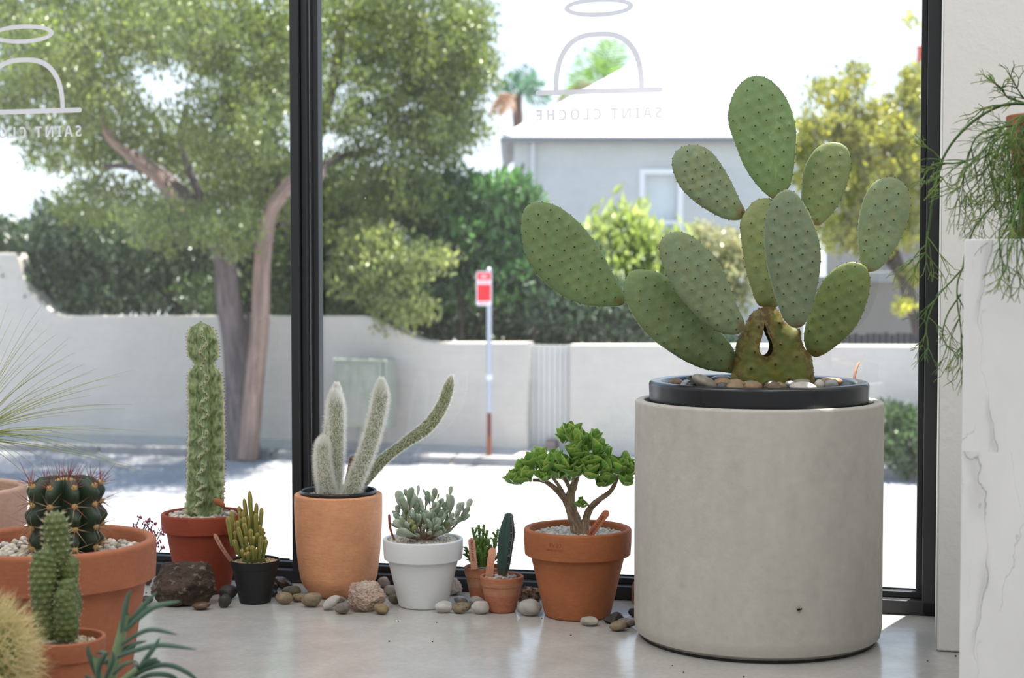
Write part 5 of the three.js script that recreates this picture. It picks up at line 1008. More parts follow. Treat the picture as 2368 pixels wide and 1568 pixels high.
const blade = (v) => Math.pow(smoothstep(v, 0.0, 0.62), 1.2) * (v > 0.72 ? Math.sqrt(Math.max(0, 1 - ((v - 0.72) / 0.28) ** 2.2)) : 1);
const paddle = (w, th, curl, seed) => gridGeo(14, 18, (u, v) => { // fat spoon-shaped leaf of unit length
  const a = u * Math.PI * 2, k = w * blade(v) + 0.035 * (1 - v), h = th * blade(v) + 0.03 * (1 - v);
  return V(Math.cos(a) * k, v, Math.sin(a) * h + curl * v * v);
}, true, (u, v) => { const n = 0.9 + 0.2 * noise(v * 3 + seed, u * 4, seed); return [n, n, n * 0.98]; });
{ // silvery succulent
  const plan = P.silver, t = onPot('silver_succulent', 'silvery grey succulent with fat spoon leaves in the white pot', 'succulent', plan), q = rel(t), d = plan.depth, r = rng(51);
  const geos = [paddle(0.19, 0.11, 0.1, 1), paddle(0.22, 0.12, -0.06, 2), paddle(0.17, 0.1, 0.18, 3)], mats = [[0.4, 0.48, 0.37], [0.47, 0.54, 0.44], [0.33, 0.42, 0.3]].map((c) => phys({ color: lin(...c), vertexColors: true, roughness: 0.7 })), oldMat = phys({ color: lin(0.26, 0.28, 0.09), vertexColors: true, roughness: 0.6 });
  const woodMat = std({ color: lin(0.3, 0.21, 0.14), roughness: 0.9 }), c0 = [980, 1246];
  // [tip px, tip row, depth offset]: where each shoot ends
  const shoots = [[944, 1155, 0.01], [930, 1170, -0.02], [958, 1170, 0.03], [922, 1195, -0.01], [985, 1150, 0.02], [1000, 1165, -0.03], [1012, 1160, 0.02], [1030, 1175, 0.01], [1040, 1150, 0.03], [1062, 1185, 0], [1078, 1180, 0.01], [1050, 1200, -0.03], [1020, 1200, -0.04], [990, 1195, -0.05], [960, 1200, -0.04], [940, 1215, -0.05], [975, 1180, 0.05], [1035, 1190, 0.04], [948, 1225, -0.06], [1005, 1215, -0.06], [925, 1225, -0.03], [965, 1150, 0.04], [1015, 1180, 0.0]];
  shoots.forEach(([x, y, off], si) => {
    const tip = q(x, y, d + off), root = q(c0[0] + (x - c0[0]) * 0.16 + (r() - 0.5) * 8, c0[1], d + off * 0.35), mid = root.clone().lerp(tip, 0.5).add(V((x - c0[0]) * 0.00012, -0.006, 0));
    const curve = new THREE.CatmullRomCurve3([root, mid, tip]);
    mesh('branch', sweep(curve, (v) => 0.0028 * (1 - 0.45 * v), { rings: 10, sides: 7 }), woodMat, t);
    const n = 6 + Math.floor(r() * 3);
    for (let i = 0; i < n; i++) {
      const v = 0.3 + 0.7 * i / (n - 1), p = curve.getPointAt(v), tan = curve.getTangentAt(v), a = i * 1.65 + r(), side = V(Math.cos(a), 0.0, Math.sin(a)); side.sub(tan.clone().multiplyScalar(side.dot(tan) * 0.6));
      const dir = side.multiplyScalar(1 - 0.55 * v).addScaledVector(tan, 0.35 + 0.7 * v).add(V(0, 0.35, 0)).normalize(), L = (0.022 + 0.015 * r()) * (i > n - 3 ? 0.8 : 1);
      const m = mesh('leaf', geos[Math.floor(r() * 3)], r() < 0.04 ? oldMat : mats[Math.floor(r() * 3)], t);
      m.position.copy(p); m.quaternion.copy(orient(dir)).multiply(new THREE.Quaternion().setFromAxisAngle(V(0, 1, 0), r() * 6.283)); m.scale.setScalar(L);
    }
  });
  for (const [ax, ay, bx, by, off] of [[955, 1228, 908, 1204, -0.05], [960, 1238, 920, 1222, -0.07], [965, 1240, 915, 1228, -0.06], [948, 1188, 925, 1148, -0.03], [942, 1170, 952, 1125, 0.0], [935, 1190, 921, 1132, -0.02], [1040, 1196, 1042, 1142, 0.01], [1068, 1198, 1086, 1170, 0], [1058, 1185, 1074, 1160, 0.0], [930, 1215, 914, 1190, -0.02], [1000, 1165, 1008, 1127, 0.0], [995, 1170, 987, 1134, 0.01], [1060, 1200, 1062, 1160, -0.01], [932, 1222, 928, 1195, -0.06]]) { // the longest leaves, where they stand
    const a = q(ax, ay, d + off), b = q(bx, by, d + off - 0.006), dir = b.clone().sub(a), m = mesh('leaf', geos[0], mats[Math.floor(r() * 3)], t);
    m.position.copy(a); m.quaternion.copy(orient(dir)).multiply(new THREE.Quaternion().setFromAxisAngle(V(0, 1, 0), r() * 0.8 - 0.4)); m.scale.set(dir.length() * 0.9, dir.length(), dir.length() * 0.9);
  }
  gravelStuff(plan, 620, 0.0046, 52, cream, 'pale round gravel in the white pot');
  copperLabel('dark reddish copper label in the left of the white pot', at(912, 1249, d - 0.05), at(900, 1189, d - 0.06), 0.0095, copperMat('', { seed: 5, base: '#9a4a38', metal: 0.3 }), { side: V(0.55, 0, 0.9), bend: 0.004 });
}

{ // feathery little succulent with scaly stems
  const plan = P.muscosa, t = onPot('feathery_succulent', 'feathery green succulent with thin scaly stems in the rear small pot', 'succulent', plan), q = rel(t), d = plan.depth, r = rng(61);
  const mat = phys({ color: 0xffffff, vertexColors: true, roughness: 0.55 });
  const ends = [[1092, 1220, -0.01], [1107, 1214, 0.005], [1119, 1213, 0.0], [1127, 1226, -0.005], [1131, 1247, -0.02], [1076, 1266, -0.02], [1072, 1281, -0.01], [1080, 1294, -0.02], [1152, 1224, 0.0], [1146, 1262, 0.01], [1155, 1285, 0.01], [1104, 1245, -0.03], [1115, 1240, -0.025], [1088, 1262, 0.01], [1140, 1275, -0.02], [1150, 1250, 0.015], [1125, 1265, -0.03], [1110, 1268, -0.035]];
  const one = (root, tip, w) => {
    const mid = root.clone().lerp(tip, 0.5).add(V((r() - 0.5) * 0.006, 0.003, (r() - 0.5) * 0.006)), curve = new THREE.CatmullRomCurve3([root, mid, tip]), L = curve.getLength(), n = Math.round(L / 0.0026), parts = [sweep(curve, w * 0.4, { rings: 8, sides: 5, color: () => [0.1, 0.2, 0.04] })];
    for (let i = 0; i < n; i++) for (let k = 0; k < 4; k++) { const v = i / n, p = curve.getPointAt(v), tan = curve.getTangentAt(v), a = k * 1.571 + (i % 2) * 0.785, side = V(Math.cos(a), 0, Math.sin(a)), dir = side.clone().multiplyScalar(0.75).addScaledVector(tan, 1).normalize(), c = mixc([0.06, 0.16, 0.025], [0.22, 0.36, 0.08], clamp(0.25 + 0.6 * v + 0.5 * (r() - 0.5), 0, 1)); const g = new THREE.ConeGeometry(w * 0.5, w * 1.9, 4, 1).translate(0, w * 0.7, 0).applyQuaternion(orient(dir)).translate(p.x + side.x * w * 0.3, p.y, p.z + side.z * w * 0.3); parts.push(tint(g, () => c)); }
    return parts;
  };
  for (const [x, y, off] of ends) {
    const root = q(1118 + (x - 1118) * 0.3, 1310, d + off * 0.6), tip = q(x, y, d + off), parts = one(root, tip, 0.0036), dir = tip.clone().sub(root);
    for (let k = 0; k < 3; k++) { const v = 0.35 + 0.2 * k + 0.1 * r(), p = root.clone().addScaledVector(dir, v), e = p.clone().add(V((r() - 0.5) * 0.022, 0.008 + 0.01 * r(), (r() - 0.5) * 0.02)); parts.push(...one(p, e, 0.003)); }
    mesh('stem', join(parts), mat, t);
  }
  gravelStuff(plan, 110, 0.0036, 62, cream, 'pale gravel in the rear small terracotta pot');
  copperLabel('copper label with black handwriting in the rear small pot', at(1097, 1316, d - 0.045), at(1090, 1244, d - 0.052), 0.0155, copperMat('CRASSULA MUSCO', { seed: 6, base: '#d7a088', start: 34, size: 46, metal: 0.15, rough: 0.5 }), { side: V(1, 0, 0.2), bend: 0.002 });
}
{ // single blue-green column
  const plan = P.blue, t = onPot('column_cactus', 'single blue-green ribbed column cactus with dark thorns in the small front pot', 'cactus', plan), q = rel(t), d = plan.depth, s = d / FOCAL;
  const base = q(1162, 1330, d), top = q(1177, 1187, d - 0.01), axis = top.clone().sub(base), L = axis.length(), ribs = 4;
  const W = (v) => (v < 0.12 ? lerp(10, 15, v / 0.12) : v < 0.62 ? lerp(15, 19.5, (v - 0.12) / 0.5) : v < 0.97 ? lerp(19.5, 9.5, Math.pow((v - 0.62) / 0.35, 1.5)) : lerp(9.5, 7.5, (v - 0.97) / 0.03)) * s * 1.08;
  const R = (a, v) => W(v) * (0.64 + 0.36 * Math.pow(Math.abs(Math.cos((a + 0.5) * ribs / 2)), 1.4)) * (v > 0.992 ? 0.45 : 1);
  const g = gridGeo(100, 80, (u, v) => { const a = u * 6.283185, r = R(a, v); return V(Math.cos(a) * r, v * L, Math.sin(a) * r); }, true, (u, v) => { const n = clamp(0.5 + 0.8 * fbm(u * 8, v * 6, 1.5), 0, 1); return mixc(mixc([0.018, 0.045, 0.04], [0.05, 0.1, 0.088], n), [0.13, 0.1, 0.06], v < 0.14 ? (0.14 - v) * 6 : 0); });
  g.applyQuaternion(orient(axis)).translate(base.x, base.y, base.z);
  mesh('stem', g, phys({ color: 0xffffff, vertexColors: true, roughness: 0.42 }), t);
  const th = [], bl = [], Q = orient(axis);
  for (let k = 0; k < ribs; k++) for (let j = 1; j < 8; j++) { const v = 0.06 + j * 0.125 + 0.02 * k % 0.05, a = k / ribs * 6.283 - 0.5; if (v > 0.98) continue; const p = V(Math.cos(a) * R(a, v), v * L, Math.sin(a) * R(a, v)).applyQuaternion(Q).add(base), dir = V(Math.cos(a), 0.1, Math.sin(a)).applyQuaternion(Q); th.push(new THREE.ConeGeometry(0.0011, 0.006, 6).translate(0, 0.0025, 0).applyQuaternion(orient(dir)).translate(p.x, p.y, p.z)); bl.push(new THREE.SphereGeometry(0.0013, 8, 6).translate(p.x, p.y + 0.0015, p.z)); }
  mesh('thorns', join(th), std({ color: lin(0.02, 0.015, 0.012), roughness: 0.7 }), t, 'stuff');
  mesh('areoles', join(bl), std({ color: lin(0.3, 0.32, 0.28), roughness: 0.9 }), t, 'stuff');
  pebbleThings(plan, 30, 0.0075, 63, pebbleTones, 'the blue-green column cactus', 'pebbles round the column cactus', [[0.002, 0, 0.011]]);
  copperLabel('blank pinkish copper label with a curled top in the small front pot', at(1131, 1334, d - 0.035), at(1140, 1266, d - 0.04), 0.0165, copperMat('', { seed: 7, base: '#d3977d', metal: 0.15, rough: 0.5 }), { side: V(1, 0.12, 0.1), bend: 0.007 });
}

{ // bushy bright green succulent: leaves like cupped petals on bare grey-brown branches
  const plan = P.jade, t = onPot('bushy_succulent', 'bushy bright green succulent on thick grey-brown branches in the orange pot', 'succulent', plan), q = rel(t), d = plan.depth, r = rng(71), s = d / FOCAL;
  const leaf = (w, cup, seed) => { // obovate leaf with a pointed tip and a keel
    const top = (z0) => gridGeo(8, 12, (u, v) => { const x = (u - 0.5) * 2, k = w * Math.pow(Math.sin(Math.PI * Math.pow(v, 0.8)), 0.75) * (1 - 0.15 * v) + 0.05 * (1 - v), e = 1 - x * x; return V(x * k, v, cup * x * x * k * 3 + 0.2 * v * v - 0.05 * v + z0 * e * Math.sin(Math.PI * clamp(v * 1.02, 0, 1))); }, false, (u, v) => { const x = Math.abs(u - 0.5) * 2, n = noise(u * 3 + seed, v * 3, seed); const rim = Math.max(smoothstep(x, 0.72, 1), smoothstep(v, 0.86, 1)); return mixc([0.17 + 0.05 * n, 0.38 + 0.07 * n, 0.045], [0.5, 0.6, 0.15], rim * 0.75); });
    const a = top(0.045), b = top(-0.045); { const ix = b.index.array; for (let i = 0; i < ix.length; i += 3) { const k = ix[i]; ix[i] = ix[i + 1]; ix[i + 1] = k; } b.computeVertexNormals(); }
    return join([a, b]);
  };
  const geos = [leaf(0.36, 0.35, 1), leaf(0.4, 0.2, 2), leaf(0.33, 0.5, 3), leaf(0.42, 0.3, 4)], mats = [[1, 1, 1], [0.8, 0.92, 0.75], [1.2, 1.15, 1.1]].map((c) => phys({ color: lin(...c), vertexColors: true, roughness: 0.95, transmission: 0.2, thickness: 0, side: THREE.DoubleSide, clearcoat: 0.9, clearcoatRoughness: 0.3 }));
  const wood = std({ map: scaled(barkTex, 2, 2), color: lin(1.25, 1.05, 0.8), roughness: 0.85, bumpMap: scaled(barkBump, 1, 6), bumpScale: 0.003 });
  const B = (name, pts, a, b) => mesh(name, sweep(pts.map(([x, y, o]) => q(x, y, d + o)), (v, an) => lerp(a, b, v) * s * (1 + 0.05 * Math.sin(v * 40)), { rings: 30, sides: 12 }), wood, t);
  B('trunk', [[1342, 1250, 0], [1334, 1215, 0], [1328, 1200, 0], [1322, 1180, 0], [1318, 1150, 0.005], [1326, 1125, 0.01], [1334, 1100, 0.01]], 19, 7);
  B('branch', [[1320, 1185, 0], [1310, 1160, 0], [1296, 1142, -0.01], [1278, 1125, -0.015], [1256, 1112, -0.02], [1232, 1110, -0.02]], 10, 3.5);
  B('branch', [[1312, 1160, 0], [1290, 1120, 0.02], [1270, 1095, 0.03]], 6, 3);
  B('branch', [[1352, 1250, -0.01], [1353, 1215, -0.01], [1358, 1190, -0.01], [1368, 1172, -0.012], [1388, 1154, -0.02], [1410, 1138, -0.025], [1424, 1115, -0.03], [1432, 1095, -0.03]], 11, 3.5);
  B('branch', [[1324, 1140, 0.005], [1308, 1110, 0.0], [1300, 1080, 0.0]], 6, 3);
  B('branch', [[1330, 1110, 0.01], [1345, 1075, 0.015], [1350, 1040, 0.015], [1335, 1010, 0.01]], 6, 3);
  B('branch', [[1366, 1175, -0.012], [1352, 1160, -0.03], [1342, 1150, -0.035]], 3, 2);
  const tops = [[1200, 1108, -0.03, 24], [1212, 1085, 0, 24], [1236, 1075, -0.03, 28], [1252, 1060, 0.02, 26], [1268, 1080, -0.05, 28], [1285, 1065, 0.03, 26], [1290, 1095, -0.04, 26], [1308, 1080, -0.06, 28], [1305, 1012, 0.01, 24], [1320, 1008, -0.01, 30], [1336, 1022, -0.03, 30], [1352, 1035, 0.02, 28], [1372, 1020, 0.0, 26], [1378, 1042, -0.03, 28], [1330, 1050, -0.05, 28], [1350, 1068, -0.05, 30], [1378, 1070, -0.02, 28], [1335, 1090, -0.06, 28], [1362, 1095, -0.06, 28], [1392, 1088, -0.05, 26], [1406, 1072, 0.02, 24], [1424, 1082, -0.04, 26], [1440, 1070, 0, 26], [1452, 1088, -0.03, 24], [1445, 1110, -0.05, 20], [1260, 1100, -0.06, 22], [1225, 1100, -0.05, 24], [1390, 1112, -0.05, 22], [1344, 1160, -0.05, 14], [1318, 1100, 0.04, 26], [1398, 1055, 0.03, 24], [1188, 1105, 0.0, 20], [1410, 1100, 0.03, 22]];
  tops.forEach(([x, y, off, size], k) => {
    const c = q(x, y + 10, d + off), n = 9, up = V((x - 1325) * 0.0045, 1, -off * 6).normalize();
    for (let i = 0; i < n; i++) {
      const a = i * 2.4 + k, tilt = 0.28 + 1.0 * (i / n), side = V(Math.cos(a), 0, Math.sin(a)); side.sub(up.clone().multiplyScalar(side.dot(up))).normalize();
      const dir = up.clone().multiplyScalar(Math.cos(tilt)).addScaledVector(side, Math.sin(tilt)).add(V((r() - 0.5) * 0.3, (r() - 0.5) * 0.2, (r() - 0.5) * 0.3)).normalize(), nrm = up.clone().sub(dir.clone().multiplyScalar(up.dot(dir))).normalize();
      const m = mesh('leaf', geos[Math.floor(r() * 4)], mats[Math.floor(r() * 3)], t), bx = dir.clone().cross(nrm);
      m.quaternion.setFromRotationMatrix(new THREE.Matrix4().makeBasis(bx.normalize(), dir, bx.clone().cross(dir).normalize()));
      m.position.copy(c).addScaledVector(dir, 0.003).addScaledVector(up, -0.006 * (i / n)); m.scale.setScalar(size * s * (0.85 + 0.45 * r()) * 1.25);
    }
  });
  gravelStuff(plan, 640, 0.006, 72, [[0.52, 0.5, 0.46], [0.6, 0.58, 0.54], [0.42, 0.4, 0.37], [0.36, 0.32, 0.27], [0.56, 0.52, 0.45]].map((c) => std({ color: lin(...c) })), 'rounded whitish gravel in the orange terracotta pot', [[0.005, 0, 0.02]]);
  copperLabel('copper label with black handwriting leaning over the rim of the orange pot', at(1362, 1240, d - 0.085), at(1406, 1181, d - 0.095), 0.0155, copperMat('CRASSULA BLUE BIRD', { seed: 8, base: '#b06a4c', start: 28, size: 44, metal: 0.15, rough: 0.5 }), { side: V(0.8, 0.6, 0.2), flip: true, bend: 0.002 });
}

// ---------------------------------------------------------------- plants at the left and front
const needle = (len, w, bend = 0.15) => { const g = new THREE.ConeGeometry(w, len, 5, 4).translate(0, len / 2, 0), p = g.attributes.position; for (let i = 0; i < p.count; i++) { const v = p.getY(i) / len; p.setX(i, p.getX(i) + bend * len * v * v); } g.computeVertexNormals(); return g; };
{ // dark green ribbed barrel with long red-brown spines
  const plan = P.barrel, t = onPot('ribbed_cactus', 'dark green barrel cactus with deep ribs and long reddish spines in the large pot', 'cactus', plan), q = rel(t), d = plan.depth - 0.02, s = d / FOCAL, ribs = 9;
  const c = q(152, 1195, d), R = 96 * s, Hh = 98 * s, y0 = c.y;
  const rad = (a, v) => { // v: 0 foot .. 1 crown
    const prof = Math.pow(Math.sin(Math.PI * clamp(0.16 + 0.84 * v * 0.6 + 0.0, 0, 1)), 0.75) * (v > 0.8 ? Math.sqrt(Math.max(0.0, 1 - Math.pow((v - 0.8) / 0.21, 3.2))) : 1), k = Math.pow(Math.abs(Math.cos((a + 0.35) * ribs / 2)), 1.25), tub = 0.5 + 0.5 * Math.cos((v * 3.6 + 0.15) * 6.283);
    return R * prof * lerp(1.06, 0.84, v) * (0.58 + 0.46 * k * (0.7 + 0.38 * tub));
  };
  const top = (v) => Hh * 1.0 * v - 0.012 * smoothstep(v, 0.93, 1);
  const base = -0.01, HS = 2.2;
  const g = gridGeo(180, 90, (u, v) => { const a = u * 6.283185, r = rad(a, v); return V(c.x + Math.cos(a) * r, base + top(v) * HS, c.z + Math.sin(a) * r); }, true, (u, v) => { const n = clamp(0.5 + 0.7 * fbm(u * 12, v * 5, 2.5), 0, 1); return mixc(mixc([0.014, 0.03, 0.017], [0.035, 0.058, 0.032], n), [0.16, 0.1, 0.05], v < 0.12 ? (0.12 - v) * 5 : 0); });
  mesh('stem', g, phys({ color: 0xffffff, vertexColors: true, roughness: 0.45 }), t);
  const red = std({ color: lin(0.28, 0.08, 0.07), roughness: 0.6 }), tan = std({ color: lin(0.42, 0.27, 0.15), roughness: 0.6 }), wool = std({ color: lin(0.5, 0.33, 0.14), roughness: 1 });
  const r = rng(81), geo = needle(1, 0.022, 0.1), geoS = needle(1, 0.03, 0.02);
  for (let k = 0; k < ribs; k++) {
    const a = k / ribs * 6.283 - 0.35;
    for (const v of [0.2, 0.42, 0.66, 0.86]) {
      const rr = rad(a, v), p = V(c.x + Math.cos(a) * rr, base + top(v) * HS, c.z + Math.sin(a) * rr), out = V(Math.cos(a), (v - 0.3) * 1.2, Math.sin(a)).normalize(), side = V(-Math.sin(a), 0, Math.cos(a)), up = side.clone().cross(out).negate();
      const hub = mesh('areole', new THREE.SphereGeometry(0.0055, 10, 8).translate(p.x, p.y, p.z), wool, t), high = v > 0.8;
      for (let i = 0; i < 9; i++) {
        const th = i / 8 * 6.283 + k, sp = mesh('spine', i === 8 ? geo : geoS, high && r() < 0.8 ? red : v > 0.6 && r() < 0.4 ? red : tan, hub), dir = out.clone().multiplyScalar(i === 8 ? 1 : 0.55).addScaledVector(side, Math.cos(th) * (i === 8 ? 0.1 : 1)).addScaledVector(up, Math.sin(th) * (i === 8 ? 0.1 : 1)).add(V(0, high ? 0.7 : 0.08, 0)).normalize(), L = (i === 8 ? 0.045 : 0.03) * (0.8 + 0.5 * r());
        sp.position.copy(p); sp.quaternion.copy(orient(dir)); sp.scale.set(L * 0.9, L, L * 0.9);
      }
    }
  }
  const crown = mesh('areole', new THREE.SphereGeometry(0.014, 14, 8).scale(1.3, 0.4, 1.3).translate(c.x, base + top(0.97) * HS + 0.004, c.z), wool, t);
  for (let i = 0; i < 26; i++) { const a = r() * 6.283, sp = mesh('spine', geo, red, crown), dir = V(Math.cos(a) * 0.45, 1, Math.sin(a) * 0.45).normalize(), L = 0.028 + 0.022 * r(); sp.position.set(c.x + Math.cos(a) * 0.022 * r(), base + top(0.97) * HS, c.z + Math.sin(a) * 0.022 * r()); sp.quaternion.copy(orient(dir)); sp.scale.set(L, L, L); }
  gravelStuff(plan, 330, 0.0066, 86, cream, 'small cream gravel between the pebbles of the large terracotta pot', [[c.x, c.z, R * 0.8]]);
  pebbleThings(plan, 160, 0.0074, 82, cream, 'the dark ribbed barrel cactus', 'pebbles round the dark ribbed cactus', [[c.x, c.z, R * 0.82]]);
}
{ // knobbly cactus in front
  const plan = P.monk, t = onPot('knobbly_cactus', 'knobbly green cactus of several lumpy bristly stems in the small pot at the front left', 'cactus', plan), q = rel(t), d = plan.depth, s = d / FOCAL, r = rng(83);
  const mat = phys({ color: 0xffffff, vertexColors: true, roughness: 0.6 }), bristle = std({ color: lin(0.78, 0.72, 0.5), roughness: 0.8 }), geo = needle(1, 0.035, 0.05), M = new THREE.Matrix4();
  const stems = [ // points with radius in photo pixels
    [[[128, 1478, 0.02, 20], [127, 1420, 0.025, 24], [128, 1360, 0.025, 26], [132, 1310, 0.02, 27], [132, 1285, 0.015, 24]], 0.8],
    [[[112, 1474, -0.02, 26], [104, 1420, -0.02, 31], [101, 1360, -0.02, 32], [102, 1310, -0.015, 34], [108, 1270, -0.01, 33], [100, 1262, -0.01, 28]], 1.1],
    [[[146, 1330, 0.005, 18], [134, 1290, 0.0, 28], [131, 1245, 0, 33], [128, 1205, 0, 32], [127, 1183, 0, 24]], 1.6],
    [[[152, 1478, -0.02, 28], [152, 1430, -0.025, 33], [148, 1380, -0.03, 30], [139, 1362, -0.035, 24]], 0.8],
    [[[164, 1440, 0.0, 18], [168, 1390, 0, 24], [160, 1345, 0, 22], [164, 1300, 0, 22], [160, 1283, 0, 16]], 0.8],
    [[[150, 1400, -0.02, 20], [156, 1365, -0.024, 24], [152, 1338, -0.024, 20]], 0.7],
  ];
  stems.forEach(([pts, hairy], si) => {
    const P3 = pts.map(([x, y, o]) => q(x, y, d + o)), curve = new THREE.CatmullRomCurve3(P3, false, 'centripetal'), rc = new THREE.CatmullRomCurve3(pts.map((p, i) => V(i, p[3], 0))), L = curve.getLength(), rows = Math.round(L / 0.0085), cols = 9;
    const R = (v) => rc.getPoint(v).y * 0.9 * s * (v > 0.86 ? Math.sqrt(Math.max(0.01, 1 - ((v - 0.86) / 0.142) ** 2)) : 1);
    const lump = (v, a) => { const x = v * rows, y = a / 6.2832 * cols + (Math.floor(x) % 2) * 0.5, dx = (x - Math.floor(x)) - 0.5, dy = y - Math.floor(y) - 0.5; return Math.max(0, 1 - (dx * dx + dy * dy) * 3.4); };
    const m = mesh('stem', sweep(curve, (v, a) => R(v) * (0.93 + 0.13 * lump(v, a)), { rings: rows * 5, sides: cols * 6, color: (u, v) => mixc([0.075, 0.115, 0.033], [0.13, 0.16, 0.05], clamp(0.5 + noise(u * 6, v * 8, si), 0, 1)) }), mat, t);
    const list = [];
    for (let i = 0; i < rows; i++) for (let k = 0; k < cols; k++) {
      const v = (i + 0.5) / rows, a = ((k + 0.5 - (i % 2) * 0.5) / cols) * 6.2832, p = curve.getPointAt(Math.min(0.999, v)), tan = curve.getTangentAt(Math.min(0.999, v));
      let n = V(0, 0, 1); n.sub(tan.clone().multiplyScalar(n.dot(tan))).normalize(); const b = tan.clone().cross(n), o = n.multiplyScalar(Math.cos(a)).addScaledVector(b, Math.sin(a));
      for (let j = 0; j < 7; j++) { const dir = o.clone().add(V(r() - 0.5, r() - 0.3, r() - 0.5).multiplyScalar(1.1)).addScaledVector(tan, v > 0.85 ? 0.8 : 0.2).normalize(), len = (0.0028 + 0.0024 * r()) * hairy; list.push(M.clone().compose(p.clone().addScaledVector(o, R(v) * 1.03), orient(dir), V(len * 1.3, len, len * 1.3))); }
    }
    const im = new THREE.InstancedMesh(geo, bristle, list.length); list.forEach((x, i) => im.setMatrixAt(i, x)); im.name = 'bristles'; im.userData.kind = 'stuff'; m.add(im); finish(im);
  });
  gravelStuff(plan, 190, 0.0052, 84, [[0.5, 0.38, 0.22], [0.62, 0.5, 0.32], [0.2, 0.14, 0.1], [0.55, 0.48, 0.38], [0.4, 0.32, 0.22]].map((c) => std({ color: lin(...c) })), 'tan gravel in the small pot of the knobbly cactus');
}
{ // golden barrel at the very edge
  const d = 2.12, s = d / FOCAL, c = at(-62, 1530, d), R = 112 * s, foot = V(c.x, 0, c.z);
  const pot = thing('terracotta_pot', 'terracotta pot under the golden spiny cactus at the lower left corner', 'plant pot', foot), h = c.y - R * 0.7;
  mesh('pot_body', lathe(smoothProfile([[0, 0.002], [R * 0.66, 0, 0.002], [R * 0.98, h, 0.004], [R * 0.9, h, 0.004], [R * 0.86, h - 0.03]])), terracotta, pot);
  const t = thing('golden_cactus', 'golden spiny barrel cactus cut off by the lower left corner', 'cactus', c), r = rng(85), ribs = 22;
  mesh('stem', gridGeo(132, 40, (u, v) => { const a = u * 6.2832, ph = v * Math.PI, k = 0.93 + 0.07 * Math.cos(a * ribs); return V(Math.sin(ph) * Math.cos(a) * R * k, -Math.cos(ph) * R * 0.95, Math.sin(ph) * Math.sin(a) * R * k); }, true), std({ color: lin(0.16, 0.2, 0.05), roughness: 0.7 }), t);
  const geo = needle(1, 0.016, 0.3), list = [], M = new THREE.Matrix4();
  for (let k = 0; k < ribs; k++) for (let j = 1; j < 17; j++) {
    const a = k / ribs * 6.2832, ph = j / 17 * Math.PI, o = V(Math.sin(ph) * Math.cos(a), -Math.cos(ph), Math.sin(ph) * Math.sin(a)), p = o.clone().multiplyScalar(R * 0.99);
    for (let i = 0; i < 13; i++) { const dir = o.clone().add(V(r() - 0.5, r() - 0.5, r() - 0.5).multiplyScalar(1.7)).normalize(), L = 0.03 + 0.022 * r(); list.push(M.clone().compose(p, orient(dir).multiply(new THREE.Quaternion().setFromAxisAngle(V(0, 1, 0), r() * 6.28)), V(L, L, L))); }
  }
  const im = new THREE.InstancedMesh(geo, phys({ color: lin(0.86, 0.76, 0.42), roughness: 0.9, transmission: 0.3, thickness: 0 }), list.length); list.forEach((x, i) => im.setMatrixAt(i, x)); im.name = 'spines'; im.userData.kind = 'stuff'; t.add(im); finish(im);
}
